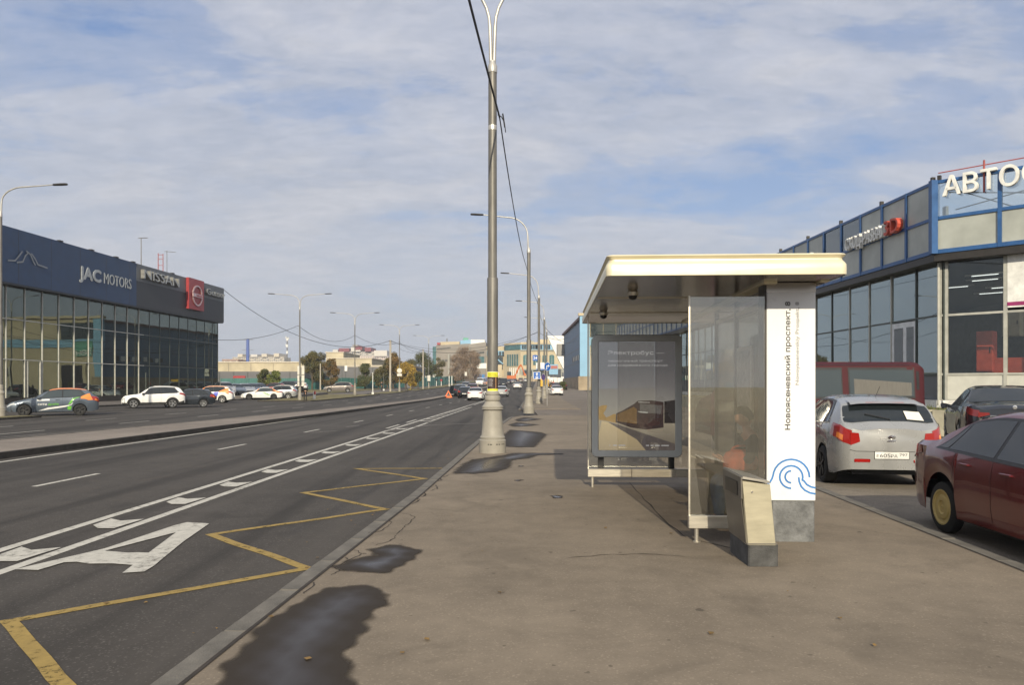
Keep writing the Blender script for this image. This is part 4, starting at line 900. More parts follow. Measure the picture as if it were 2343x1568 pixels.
def wheel(parent, x, y, r, w, rim, lod, side, col=None, tyre=None):
    q = MB(); q.lathe([(r*.64, w*.3), (r*.64, -w*.3), (r*.68, -w*.5), (r*.9, -w*.5), (r*.985, -w*.38), (r, -w*.2), (r, w*.2), (r*.985, w*.38), (r*.9, w*.5), (r*.68, w*.5), (r*.64, w*.3)], 28 if lod else 14, (0, 0, 0), 'x', caps=False); o = q.build('wheel', m_tyre, parent, smooth=35); o.location = (x, y, r)
    q = MB(); n = 5; s_ = side*w*.5
    q.lathe([(r*.70, s_*.98), (r*.70, s_*1.03), (r*.64, s_*1.03), (r*.62, s_*.8)], 24 if lod else 12, (0, 0, 0), 'x', caps=False)
    if rim == 'steel':
        q.lathe([(r*.66, s_*1.02), (r*.60, s_*.80), (r*.50, s_*.72), (r*.45, s_*.95), (r*.28, s_*1.0), (r*.22, s_*.8), (r*.10, s_*.8), (r*.02, s_*.95)], 24, (0, 0, 0), 'x', caps=False)
    else:
        for i in range(n):
            for d in (-.13, .13):
                a = 2*math.pi*i/n; c, sn = math.cos(a), math.sin(a); c2, s2 = math.cos(a+d), math.sin(a+d); ww = r*.045
                q.prism([(s_*.9, c*r*.12-sn*ww, sn*r*.12+c*ww), (s_*.9, c*r*.12+sn*ww, sn*r*.12-c*ww), (s_*1.0, c2*r*.66+s2*ww, s2*r*.66-c2*ww), (s_*1.0, c2*r*.66-s2*ww, s2*r*.66+c2*ww)], (side*.018, 0, 0))
        q.lathe([(r*.15, s_*.85), (r*.15, s_*1.05), (r*.05, s_*1.1)], 12, (0, 0, 0), 'x')
    q.build('rim', col or m_alloy, o)
    q = MB(); q.lathe([(r*.60, s_*.25), (r*.01, s_*.25)], 12, (0, 0, 0), 'x', caps=False); q.build('brake_disc', m_rimdark, o)
    return o
def make_car(name, label, cat, loc, head, style, pm, lod=2, group=None, rim='alloy', rimcol=None, clad=False, glass=None, plate=None, lights=True, **kw):
    """head: heading in degrees, 0 = +Y, 90 = -X"""
    c = Car(style, **kw); t = thing(name, label, cat, loc, R(head), group); gl = glass or m_cglass
    p = c.p
    # stations, dense round the arches
    xs = set([0, .003, .008, .015, .025, .04, .06, .09, .12, .95, .965, .98, .99, .996, 1.0])
    xs |= set(np.linspace(.12, .95, 34 if lod > 1 else 20))
    Rr = (p['wr']+.045)/c.Ln
    for xc in (p['xf'], p['xr']):
        xs |= set(xc + Rr*math.cos(R(a)) for a in range(0, 181, 12 if lod > 1 else 22)); xs |= {xc-Rr-.0006, xc+Rr+.0006}
    xs = sorted(x for x in xs if 0 <= x <= 1)
    q = MB(); rings = []
    for x in xs:
        sc = c.sec(x); y = c.Ln/2-x*c.Ln
        # soften the section
        half = sc; ring = [(a, y, b) for a, b in half] + [(-a, y, b) for a, b in half[::-1][1:]]
        rings.append(ring)
    q.rings(rings, closed=False)
    n = len(rings[0]); k = len(q.v)
    q.f.append(tuple(range(n))); q.m.append(0); q.f.append(tuple(range(k-n, k))[::-1]); q.m.append(0)
    body = q.build('body', pm, t); fixn(body); body.data.polygons.foreach_set('use_smooth', [True]*len(body.data.polygons)); body.data.set_sharp_from_angle(angle=R(38))
    # floor pan and wheel housings
    q = MB(); w = c.W*.90
    q.rings([[(sg*w, c.Ln/2-x*c.Ln, z) for sg, z in ((-1, p['sill']+.02), (-1, c.bz(x)-.12), (1, c.bz(x)-.12), (1, p['sill']+.02))] for x in (.05, p['xf']-Rr)], True, True)
    q.rings([[(sg*w, c.Ln/2-x*c.Ln, z) for sg, z in ((-1, p['sill']-.03), (-1, p['sill']+.25), (1, p['sill']+.25), (1, p['sill']-.03))] for x in (p['xf']+Rr, p['xr']-Rr)], True, True)
    w2 = c.W*.62
    q.rings([[(sg*w2, c.Ln/2-x*c.Ln, z) for sg, z in ((-1, p['sill']), (-1, p['wr']*2+.05), (1, p['wr']*2+.05), (1, p['sill']))] for x in (.06, .95)], True, True)
    q.rings([[(sg*w*.9, c.Ln/2-x*c.Ln, z) for sg, z in ((-1, p['sill']+.1), (-1, p['sill']+.3), (1, p['sill']+.3), (1, p['sill']+.1))] for x in (p['xr']+Rr, .97)], True, True)
    fixn(q.build('underbody', m_clad, t))
    # windows
    g0, g1, g2, g3 = p['glass']
    for sd in (1, -1):
        if style == 'van':
            for a, b in ((.13, .27), (.30, .60), (.64, .94)):
                c.patch('window_seal', [(a-.006, 3.04), (b+.006, 3.04), (b+.006, 3.95), (a+(.05 if a < .2 else -.006), 3.95)], m_black, t, sd, 6, 3, .003)
                c.patch('side_window', [(a, 3.10), (b, 3.10), (b, 3.88), (a+(.05 if a < .2 else 0), 3.88)], gl, t, sd, 6, 3, .007)
        else:
            mid = g0+(g2-g0)*.50
            c.patch('window_surround', [(g0-.012, 3.0), (g2+.015, 3.0), (g3+.01, 3.97), (g1-.008, 3.97)], m_black, t, sd, 12, 4, .003)
            c.patch('front_window', [(g0, 3.07), (mid-.006, 3.07), (mid-.006, 3.90), (g1, 3.90)], gl, t, sd, 8, 4, .006)
            rr_ = g2-.05
            c.patch('rear_window_pane', [(mid+.006, 3.07), (rr_, 3.07), (min(rr_, g3-.01), 3.90), (mid+.006, 3.90)], gl, t, sd, 8, 4, .006)
            c.patch('quarter_window', [(rr_+.006, 3.09), (g2-.004, 3.09), (g3+.005, 3.86), (min(rr_, g3-.01)+.006, 3.86)], gl, t, sd, 4, 4, .006)
            if lod > 1:
                for x in (g0+.005, mid, g2-.085):
                    c.patch('door_seam', [(x, .3), (x+.0015, .3), (x+.0015, 2.98), (x, 2.98)], m_black, t, sd, 1, 8, .002)
                for x in (mid-.055, g2-.13):
                    a = c.S(x, 2.45, sd); q = MB(); q.bbox((-.012, -.10, -.014), (.03, .10, .014), .008); h = q.build('door_handle', pm, t, smooth=40); h.location = a; h.rotation_euler = (0, 0, 0 if sd > 0 else R(180))
        a = c.S(g0+.015, 3.05, sd)
        q = MB(); q.rings([[(sd*(x_)+a.x, a.y+.03+yy*.06, a.z+.03+zz_*h_) for yy, zz_ in ((-1,-1),(1,-1),(1,1),(-1,1))] for x_, h_ in ((-.04, .02), (.05, .05), (.16, .075), (.19, .04))], True, True); fixn(q.build('wing_mirror', pm if not clad else m_black, t, smooth=30))
        if lights:
            x1 = .9995; yr0 = -c.Ln/2
            zt = {'hatch': (1.75, 3.1), 'sedan': (2.1, 3.0), 'suv': (2.2, 3.1), 'van': (1.1, 2.3)}[style]
            tl = c.patch('tail_light', [(.90 if style != 'van' else .985, zt[0]+.45), (x1, zt[0]), (x1, zt[1]), (.915 if style != 'van' else .985, zt[1])], m_red, t, sd, 8, 5, .006)
            if lod > 1 and style == 'hatch': c.patch('indicator', [(.955, zt[0]+.25), (.985, zt[0]+.15), (.985, zt[0]+.6), (.955, zt[0]+.65)], m_amber, tl, sd, 4, 3, .009)
            if style in ('hatch', 'suv', 'sedan'):
                q = MB(); zz0 = c.S(x1, zt[0], sd).z; zz1 = c.S(x1, zt[1]-.25, sd).z; wq = c.W*.712; wi = wq-(.15 if style == 'hatch' else .22)
                q.prism([(sd*wq, yr0-.002, zz0-.01), (sd*wq, yr0-.002, zz1), (sd*(wi+.02), yr0-.002, zz1-.01), (sd*wi, yr0-.002, zz0+.05)], (0, -.006, 0)); fixn(q.build('lens', m_red, tl))
            c.patch('headlight', [(.008, 2.0), (.10, 2.3), (.085, 3.0), (.008, 2.8)], m_lampw, t, sd, 6, 3, .006)
        if clad:
            c.patch('sill_cladding', [(p['xf']+Rr+.01, 0.02), (p['xr']-Rr-.01, 0.02), (p['xr']-Rr-.01, .55), (p['xf']+Rr+.01, .55)], m_clad, t, sd, 6, 3, .006)
            for xc in (p['xf'], p['xr']):
                q = MB(); A_ = []
                for a in range(-8, 189, 10):
                    row = []
                    for rr3 in (p['wr']+.044, p['wr']+.10):
                        xx = xc+rr3*math.cos(R(a))/c.Ln; z = p['wr']+rr3*math.sin(R(a)); w_ = c.W*interp(c.wt, xx)*1.012+.008
                        row.append((sd*w_, c.Ln/2-xx*c.Ln, max(p['sill']-.02, z)))
                    A_.append(row)
                q.rings(A_ if sd < 0 else A_[::-1], closed=False); q.build('arch_cladding', m_clad, t)
            c.patch('bumper_cladding', [(.0, 0), (p['xf']-Rr-.005, 0), (p['xf']-Rr-.005, .55), (.0, .8)], m_clad, t, sd, 5, 3, .006)
            c.patch('bumper_cladding', [(p['xr']+Rr+.005, 0), (.999, 0), (.999, .8), (p['xr']+Rr+.005, .55)], m_clad, t, sd, 5, 3, .006)
    c.across('windscreen', p['ws'][0], p['ws'][1], 4.15, gl, t)
    if style != 'van': c.across('rear_window', p['rw'][0], p['rw'][1], 4.2, m_cglass, t)
    # rear face pieces
    yr = -c.Ln/2; zb = c.bz(.99)
    q = MB(); q.box((-.26, yr-.012, zb*.52), (.26, yr-.001, zb*.52+.112)); pl = q.build('number_plate', m_plate, t)
    if plate:
        zP = zb*.52
        q = MB(); q.box((-.268, yr-.008, zP-.008), (.268, yr-.0005, zP+.12)); q.build('plate_frame', m_black, pl)
        for s, x, cp, wd_ in plate:
            me = text_mesh(s, cp, bold=0, width=wd_); me.materials.append(m_txt); me.transform(Matrix.Translation((x, yr-.0135, zP+.022+(.022 if cp < .06 and len(s) == 3 else 0))) @ Matrix.Rotation(R(90), 4, 'X')); link('lettering', me, pl)
    q = MB(); q.bbox((-c.W*.62, c.Ln/2-.02, p['sill']+.12), (c.W*.62, c.Ln/2+.006, p['sill']+.26), .02); q.build('air_intake', m_black, t)
    q = MB(); q.bbox((-c.W*.42, c.Ln/2-.02, c.tz(.01)-.16), (c.W*.42, c.Ln/2+.012, c.tz(.01)-.05), .02); q.build('grille', m_black if style != 'van' else m_clad, t)
    if style in ('suv', 'sedan') and lod > 0:
        q = MB(); q.bbox((-c.W*.5, yr-.01, p['sill']+.08), (c.W*.5, yr+.03, p['sill']+.17), .02); q.build('rear_diffuser', m_clad, t)
    yw = c.W*.99
    for xc in (p['xf'], p['xr']):
        for sd in (1, -1): wheel(t, sd*(yw-.11), c.Ln/2-xc*c.Ln, p['wr'], .21, rim, lod > 1, sd, rimcol)
    if style == 'suv':
        for sd in (1, -1):
            q = MB(); pts = [tuple(c.S(x, 4.6, sd)+Vector((0, 0, .035 if .5 < x < .86 else .0))) for x in (.47, .52, .6, .7, .8, .85, .88)]; q.tube(pts, .014, 6); q.build('roof_rail', m_steel if lod > 1 else m_black, t)
    t['_car'] = 0; del t['_car']
    return t, c, body
H_of = lambda u0, d: d
# ---- near cars in the car park
m_silver = carpaint('silver_paint', (.35, .355, .355), .4, .28); m_maroon = carpaint('dark_red_paint', (.14, .016, .018), .25, .22); m_blackp = carpaint('black_paint', (.012, .014, .019), .2, .15); m_vanp = mat('faded_maroon_paint', (.060, .013, .018), .6, var=.15, scale=1.5, coat=.0, spec=.2)
m_whitep = carpaint('white_paint', (.78, .78, .77), 0, .3); m_orange = carpaint('orange_wrap', (.80, .24, .035), 0, .35); m_greyb = carpaint('blue_grey_paint', (.10, .125, .16), .4, .3); m_darkn = carpaint('dark_navy_paint', (.02, .026, .034), .2, .2)
m_brown = carpaint('brown_grey_paint', (.20, .175, .16), .35, .3); m_lgrey = carpaint('light_grey_paint', (.42, .43, .44), .4, .3); m_green = carpaint('green_wrap', (.13, .42, .04), 0, .4); m_bluew = carpaint('blue_wrap', (.05, .08, .55), 0, .4)
Lk = R(2.9)
kia, kc, kb = make_car('parked_hatchback', 'silver three-door hatchback with red tail lamps and a paper in its rear window', 'car', (6.50, 14.60, -.12), -9, 'hatch', m_silver, plate=[('Е', -.235, .048, .04), ('605', -.185, .062, .16), ('РА', -.015, .048, .10), ('797', .115, .045, .12)], rimcol=m_rimdark, W=1.79, Ln=4.26, H=1.56, wr=.335)
yr = -kc.Ln/2
q = MB(); q.rings([[(x*kc.W*.93, y, z) for x, z in ((-.66, -.004), (-.5, .012), (0, .02), (.5, .012), (.66, -.004))] for y, z0_ in ((yr+.62, 0), (yr+.40, 0), (yr+.34, -.02))], closed=False)
zsp = kc.tz(.86)
for i, v in enumerate(q.v): q.v[i] = (v[0], v[1], v[2]+zsp+.01-(0 if v[1] > yr+.5 else .045 if v[1] > yr+.36 else .075))
sp_ = fixn(q.build('spoiler', m_silver, kia, smooth=40))
q = MB(); q.box((-.30, yr+.37, zsp-.052), (.30, yr+.385, zsp-.03)); q.build('brake_light', m_red, sp_)
for sd in (1, -1):
    q = MB(); q.bbox((.33, yr-.006, .46), (.58, yr+.004, .515), .012); o = q.build('fog_reflector', m_red, kia)
    if sd < 0: o.scale = (-1, 1, 1)
q = MB(); q.lathe([(.062, yr-.012), (.055, yr-.018), (.01, yr-.019)], 20, (0, 0, 0), 'y'); o = fixn(q.build('badge', m_chrome, kia)); o.location = (0, 0, .87); o.scale = (1, 1, .55)
me = text_mesh('KIA', .03, bold=.02, width=.085); me.materials.append(m_txt); me.transform(Matrix.Translation((-.043, yr-.0215, .857)) @ Matrix.Rotation(R(90), 4, 'X')); link('lettering', me, kia)
q = MB(); q.bbox((-.07, yr-.008, .795), (.07, yr+.002, .82), .006); q.build('tailgate_handle', m_chrome, kia)
q = MB(); A_ = [(-.86, .56), (-.55, .60), (.55, .60), (.86, .56)]
q.rings([[(x*kc.W*.72, yr-.003, z-.008), (x*kc.W*.72, yr-.003, z)] for x, z in ((-1, .665), (-.85, .64), (.85, .64), (1, .665))], closed=False); q.build('tailgate_seam', m_black, kia)
q = MB(); 
pts = [kc.S(.925, 5.2, 1), kc.S(.955, 5.1, 1), kc.S(.955, 6.0, 1), kc.S(.925, 6.05, 1)]
q.prism([p_+Vector((0, -.012, .012)) for p_ in pts], (0, -.002, .002)); fixn(q.build('paper_notice', m_fw, kia))
q = MB(); q.tube([tuple(kc.S(.955, 6.9, 1)+Vector((0, -.015, .012))), tuple(kc.S(.935, 5.8, -1)+Vector((0, -.015, .015)))], .008, 6); q.build('rear_wiper', m_black, kia)
q = MB(); q.tube([(0, kc.Ln/2-.80*kc.Ln, kc.tz(.8)), (.03, kc.Ln/2-.83*kc.Ln, kc.tz(.8)+.17)], .004, 6); q.build('aerial', m_black, kia)
mz, mc, mb_ = make_car('parked_sedan', 'dark red sedan cut by the right edge, with a pale yellow steel spare wheel', 'car', (5.74, 7.44, -.1), 180-2.6, 'sedan', m_maroon, xr=.80, rim='alloy')
# yellow space-saver wheel at the pavement side rear
m_spare = mat('yellow_spare_rim', (.55, .42, .16), .55, var=.12)
for ch in [o for o in bpy.data.objects if o.parent == mz and o.name.startswith('wheel')]:
    if ch.location.x > 0 and ch.location.y < 0:
        for r_ in [o for o in bpy.data.objects if o.parent == ch]: bpy.data.objects.remove(r_)
        bpy.data.objects.remove(ch)
w_ = wheel(mz, mc.W*.99-.10, mc.Ln/2-mc.p['xr']*mc.Ln, .292, .14, 'steel', True, 1, m_spare); w_['label'] = 'narrow spare wheel with pale yellow steel rim'
_mr = m_red; m_red = mat('dark_tail_lamp', (.20, .012, .012), .15, coat=1.0)
bm_, bc_, _ = make_car('parked_sedan', 'black sedan behind the dark red one, tail to the camera, near the white wall', 'car', (11.5, 18.3, .15), -24, 'sedan', m_blackp, Ln=4.8, H=1.45, W=1.86)
q = MB(); q.lathe([(.042, -bc_.Ln/2-.004), (.042, -bc_.Ln/2-.012), (.03, -bc_.Ln/2-.014)], 18, (0, 0, .98), 'y'); q.build('badge', m_chrome, bm_)
q = MB(); q.bbox((-.45, -bc_.Ln/2-.012, .79), (.45, -bc_.Ln/2, .805), .004); q.build('chrome_strip', m_chrome, bm_)
m_red = _mr
vn, vc, _ = make_car('parked_van', 'old faded maroon minibus parked side-on behind the silver hatchback', 'van', (7.05, 17.55+1.0, .02), 91, 'van', m_vanp, glass=m_cglass2, Ln=4.9)
for sd in (1, -1):
    vc.patch('air_vent', [(.955, 3.3), (.968, 3.3), (.968, 3.85), (.955, 3.85)], m_black, vn, sd, 2, 3, .004)
    vc.patch('rain_gutter', [(.12, 4.06), (.99, 4.06), (.99, 4.14), (.12, 4.14)], m_clad, vn, sd, 12, 1, .012)
    vc.patch('curtain', [(.66, 3.12), (.93, 3.12), (.93, 3.5), (.66, 3.62)], mat('curtain_cloth', (.13, .125, .115), .9, streak=(1,14,1)), vn, sd, 6, 2, .0075)
    vc.patch('window_bar', [(.448, 3.10), (.454, 3.10), (.454, 3.88), (.448, 3.88)], m_black, vn, sd, 1, 2, .008)
# ---- cars along the left side
def at(u, v, z=RZ): p = P(u, v, z); return p
def leftcar(u, v, head, *a, **k):
    p = at(u, v); return make_car(a[0], a[1], 'car', (p.x, p.y, p.z), head, *a[2:], **k)
GP = 'cars parked in front of the glass showroom'
c1_, cc1, b1 = leftcar(124, 951.5, 118, 'parked_hatchback', 'blue grey share car with orange roof and green patches, nearest the left edge', 'hatch', m_greyb, clad=False, rimcol=m_rimdark, group=GP, Ln=4.45, H=1.56, glass=m_cglass2)
for sd in (1, -1):
    cc1.patch('orange_patch', [(.80, 1.9), (.935, 2.1), (.90, 3.6), (.80, 3.0)], m_orange, c1_, sd, 8, 6, .0085)
    cc1.patch('green_patch', [(.655, 1.2), (.74, 2.0), (.80, 3.0), (.71, 2.7)], m_green, c1_, sd, 6, 6, .0085)
    cc1.patch('green_patch', [(.655, .35), (.69, .35), (.70, 1.05), (.655, 1.05)], m_green, c1_, sd, 5, 4, .0085)
    cc1.patch('white_flash', [(.34, .2), (.62, .9), (.72, 1.35), (.44, .85)], m_whitep, c1_, sd, 8, 4, .007)
    cc1.patch('white_patch', [(.33, 2.3), (.46, 2.3), (.46, 2.75), (.33, 2.75)], m_whitep, c1_, sd, 5, 2, .008)
cc1.across('orange_roof', .455, .86, 3.99, m_orange, c1_, off=.008, nu=14)
a = cc1.S(.335, 1.45, -1)
def sidetext(s, x0_, t_, cap, m, par, c, width):
    me = text_mesh(s, cap, bold=.03, width=width); me.materials.append(m)
    p_ = c.S(x0_, t_, -1); me.transform(Matrix.Translation((p_.x-.012, p_.y, p_.z)) @ Matrix(((0, 0, -1, 0), (-1, 0, 0, 0), (0, 1, 0, 0), (0, 0, 0, 1)))); link('lettering', me, par)
sidetext('сити', .335, 1.35, .13, m_whitep, c1_, cc1, .42); sidetext('драйв', .445, 1.35, .13, m_green, c1_, cc1, .50)
q = MB(); q.bbox((-.55, -cc1.Ln/2-.0, cc1.tz(.885)-.02), (.55, -cc1.Ln/2+.50, cc1.tz(.885)+.015), .012); q.build('spoiler', m_black, c1_)
leftcar(351, 934.5, 117, 'parked_crossover', 'white crossover with black lower trim in front of the showroom glass', 'suv', m_whitep, clad=True, group=GP)
leftcar(427, 933, 113, 'parked_hatchback', 'black low car squeezed behind the white crossover', 'hatch', m_darkn, group=GP, Ln=4.1)
c4_, cc4, _ = leftcar(480, 923, 100, 'parked_crossover', 'white share crossover with orange roof and blue patch on its rear door', 'suv', m_whitep, group=GP, Ln=4.4, clad=False)
for sd in (1, -1):
    cc4.patch('orange_patch', [(.74, 2.0), (.93, 1.9), (.92, 3.9), (.72, 3.0)], m_orange, c4_, sd, 8, 6, .0085); cc4.patch('orange_patch', [(.30, 2.9), (.34, 2.9), (.46, 4.3), (.42, 4.3)], m_orange, c4_, sd, 4, 6, .0085)
    cc4.patch('blue_patch', [(.60, 1.2), (.70, 1.4), (.73, 2.9), (.63, 2.9)], m_bluew, c4_, sd, 5, 5, .009); cc4.patch('dark_patch', [(.54, .1), (.68, .1), (.69, 1.35), (.60, 1.2)], m_blackp, c4_, sd, 5, 4, .009)
cc4.across('orange_roof', .43, .92, 3.99, m_orange, c4_, off=.008, nu=14)
c5_, cc5, _ = leftcar(599, 915, 108, 'parked_sedan', 'white share sedan with orange tail and green stripes on its doors', 'sedan', m_whitep, rimcol=m_rimdark, group=GP, Ln=4.6, glass=m_cglass2)
for sd in (1, -1):
    cc5.patch('orange_patch', [(.77, 2.2), (.93, 2.2), (.90, 3.0), (.74, 3.0)], m_orange, c5_, sd, 8, 5, .0085); cc5.patch('orange_patch', [(.83, 3.0), (.88, 3.0), (.72, 4.9), (.66, 4.9)], m_orange, c5_, sd, 6, 6, .0085)
    cc5.patch('green_stripe', [(.53, 2.6), (.56, 2.6), (.70, 1.1), (.67, 1.1)], m_green, c5_, sd, 3, 5, .0085); cc5.patch('green_stripe', [(.50, 2.6), (.515, 2.6), (.65, 1.1), (.635, 1.1)], m_green, c5_, sd, 3, 5, .0085)
    cc5.patch('orange_patch', [(.33, 3.0), (.35, 3.0), (.47, 4.3), (.44, 4.3)], m_orange, c5_, sd, 4, 5, .0085)
leftcar(637, 914, 97, 'parked_crossover', 'silver crossover partly hidden behind the white and orange sedan', 'suv', m_lgrey, group=GP)
GB = 'cars parked in the row behind the showroom corner'
for i, (u, v, Y, h, st, pmn, lab) in enumerate(((515, 906, 101, 215, 'suv', m_lgrey, 'light grey car next to the showroom corner, first of the back row'), (538, 905, 103, 215, 'sedan', m_greyb, 'blue grey car, second of the back row'), (560, 905, 105, 215, 'sedan', m_lgrey, 'silver car, third of the back row behind the orange-tailed sedan'),
        (577, 904, 107, 215, 'sedan', m_darkn, 'dark car, fourth of the back row'), (594, 904, 109, 215, 'sedan', m_greyb, 'grey blue car at the right end of the back row'), (622, 903, 112, 95, 'hatch', m_maroon, 'dark red hatchback showing behind the silver crossover'),
        (652, 902, 114, 90, 'suv', m_darkn, 'navy car behind the nearest twin arm lamp post'), (668, 902, 116, 95, 'suv', m_blackp, 'black car just left of the white sign backs'))):
    Y -= 7; p = D(u, 0, Y); make_car('parked_car', lab, 'car', (p.x, Y, (.265 if p.x < -27 else -.0)+g(Y)), h, st, pmn, lod=1, group=GB)
p = D(775, 0, 127); make_car('parked_crossover', 'brownish grey crossover parked on the grass by the teal fence', 'car', (p.x, 127, -.05+g(127)), 103, 'suv', m_brown, Ln=4.9, H=1.72, W=1.9)
# ---- traffic on the road
def road(u, Y, head, lab, st, pmn, name='car', cat='car', **k):
    p = D(u, 0, Y); return make_car(name, lab, cat, (p.x, Y, RZ+g(Y)), head, st, pmn, **k)
road(1090, 86, -2, 'white sedan driving away in the lane left of the nearest lamp post', 'sedan', m_whitep, H=1.47)
ds, dc, _ = road(1066, 97, -2, 'black stopped car in front of the white sedan, boot towards the camera', 'hatch', m_blackp)
dr, dcar, _ = road(1056, 104, -2, 'dark crossover stopped in the left lane with its door standing open', 'suv', m_darkn)
q = MB(); x_ = -dcar.W; yd = dcar.Ln/2-.33*dcar.Ln
q.prism([(x_, yd, .35), (x_-.75, yd-.55, .38), (x_-.75, yd-.55, 1.02), (x_-.55, yd-.42, 1.5), (x_-.1, yd-.1, 1.45), (x_, yd, 1.05)], (.05, .04, 0)); fixn(q.build('open_door', m_darkn, dr))
road(1083, 118, -2, 'dark red car with sunlit windscreen ahead of the stopped black car', 'suv', m_maroon, lod=1)
road(1148, 103, -2, 'pale estate car half hidden behind the lamp post flyer', 'hatch', m_lgrey, lod=1)
road(1184, 165, -2, 'small white sedan far up the middle lane', 'sedan', m_whitep, lod=1)
road(1272, 109, 2, 'white sedan driving away on the side road right of the lamp posts', 'sedan', m_whitep, lod=1, H=1.47)
p = D(1246, 0, 168); make_car('minibus', 'yellow minibus far off between the right hand lamp posts', 'van', (p.x, 168, g(168)-.1), -2, 'van', carpaint('yellow_paint', (.7, .42, .03)), lod=1)
p = D(1101, 0, 200); make_car('delivery_van', 'white van far up the road, left of the nearest lamp post', 'van', (p.x, 200, g(200)-.1), 170, 'van', m_whitep, lod=1)
GT = 'small cars far up the road'
for i, (u, Y, st, pmn, lab) in enumerate(((1112, 215, 'van', m_bluew, 'blue lorry cab far up the road beside the white van'), (1120, 205, 'suv', m_orange, 'orange vehicle far up the road against the blue one'), (1152, 190, 'van', m_darkn, 'dark van far up the road just right of the lamp post'),
        (1164, 235, 'sedan', m_darkn, 'dark car in the far queue below the orange digger'), (1170, 245, 'sedan', m_lgrey, 'silver car in the far queue below the orange digger'), (1178, 255, 'sedan', m_darkn, 'black car at the far bend of the road'), (1192, 262, 'suv', m_brown, 'brown car at the far bend of the road'), (1203, 270, 'sedan', m_lgrey, 'pale car farthest up the road'),
        (1286, 150, 'suv', m_blackp, 'black car parked by the blue clad building wall'), (1270, 150, 'sedan', m_maroon, 'dark red car beyond the white sedan on the side road'), (1066, 150, 'suv', m_lgrey, 'light grey car ahead of the stopped cars'))):
    p = D(u, 0, Y); make_car('distant_car', lab, 'car', (p.x, Y, RZ+g(Y)), random.uniform(-4, 4)+(0 if u > 1140 else 178), st, pmn, lod=1, group=GT)
# warning triangle
wt = thing('warning_triangle', 'orange warning triangle standing on the lane line behind the stopped cars', 'warning triangle', P(1026, 911, RZ+.0))
q = MB(); s = .50
out = [(-s, .02), (s, .02), (0, .95)]; inn = [(-s*.55, .20), (s*.55, .20), (0, .70)]
for i in range(3):
    a, b_, c_, d_ = out[i], out[(i+1) % 3], inn[(i+1) % 3], inn[i]; q.prism([(a[0], 0, a[1]), (b_[0], 0, b_[1]), (c_[0], 0, c_[1]), (d_[0], 0, d_[1])], (0, .03, 0))
fixn(q.build('reflector', mat('orange_reflector', (.95, .20, .06), .4), wt)); q = MB(); q.box((-.3, -.12, -.01), (.3, .14, .02)); q.build('foot', m_orange, wt)
# ================================================================ showroom on the left
m_navy = mat('navy_cladding', (.024, .054, .125), .5, var=.10, scale=1.5); m_char = mat('charcoal_cladding', (.032, .036, .044), .5, var=.1, scale=1.2); m_gcl = mat('grey_cladding', (.125, .135, .15), .5, var=.1, scale=1.2)
m_redp = mat('red_sign_panel', (.34, .035, .04), .4); m_mull = mat('pale_mullion', (.50, .50, .45), .5); m_dmull = mat('dark_mullion', (.05, .065, .06), .4)
m_sgl = glassmat('showroom_glass', (.42, .56, .52), refl=.95, trans=.62, rough=.01, gt=(.74, .86, .80), dust=.035)
m_letw = mat('white_letter', (.78, .78, .75), .5); m_letg = mat('grey_white_letter', (.42, .45, .47), .6); m_letc = mat('chrome_letter', (.42, .42, .40), .35, metal=.7); m_int = mat('showroom_interior', (.22, .23, .21), .8, var=.3, scale=.4); m_intl = mat('interior_column', (.34, .34, .30), .8)
m_intf = mat('interior_floor', (.16, .15, .14), .3)
sx = .0625; fX = lambda Y: -39.9+sx*(Y-60); AX = Vector((sx, 1, 0)).normalized()
sr = thing('car_showroom', 'glass car showroom with a navy and charcoal fascia carrying white lettering', 'showroom', (fX(60), 60, 0))
def wallbox(name, Y0, Y1, z0, z1, out, thick, m, par, parent_loc=None, **k):
    a, b_ = Vector((fX(Y0)+out, Y0, 0)), Vector((fX(Y1)+out, Y1, 0)); n = Vector((-1, sx, 0))*thick
    q = MB(); q.prism([(a.x, a.y, z0), (b_.x, b_.y, z0), (b_.x, b_.y, z1), (a.x, a.y, z1)], n); off = Vector(sr.location)
    q.v = [tuple(Vector(p)-off) for p in q.v]; o = fixn(q.build(name, m, par)); return o
fn_ = wallbox('navy_fascia', 44, 79.3, 9.75, 14.15, .0, .8, m_navy, sr); fc_ = wallbox('charcoal_fascia', 79.302, 99.9, 9.75, 12.38, .0, .8, m_char, sr); fg_ = wallbox('grey_fascia', 79.302, 99.9, 12.385, 14.15, .01, .81, m_gcl, sr)
rp_ = wallbox('red_sign_panel', 89.8, 93.6, 10.55, 14.2, .35, .34, m_redp, sr)
for Y in np.arange(46, 79, 4.0): wallbox('panel_joint', Y, Y+.04, 9.76, 14.14, .006, .004, m_char, sr)
wallbox('side_wall', 99.86, 100.2, .1, 14.1, -.9, 24, m_char, sr)
wallbox('roof_deck', 44, 99.8, 13.5, 13.8, -1, 24, m_char, sr); wallbox('soffit', 44, 99.8, 9.6, 9.74, -.02, 2.0, m_char, sr)
wallbox('plinth', 44, 99.7, -.2, .55, -.55, .5, m_dark, sr)
bays = list(np.arange(44.3, 81, 2.155)); bd2 = list(np.arange(bays[-1]+2.15, 99.9, 2.15))
zs_ = [.55, 3.67, 6.93, 9.62]
allb = bays+bd2+[99.7]
for a, b_ in zip(allb[:-1], allb[1:]):
    for z0, z1 in zip(zs_[:-1], zs_[1:]):
        o = wallbox('glass_pane', a+.03, b_-.03, z0+.03, z1-.03, -.70+random.uniform(-.004, .004), .02, m_sgl, sr)
for Y in bays: wallbox('mullion', Y-.035, Y+.035, .55, 9.62, -.62, .14, m_mull, sr)
for Y in bd2+[99.7]: wallbox('mullion', Y-.03, Y+.03, .55, 9.62, -.66, .08, m_dmull, sr)
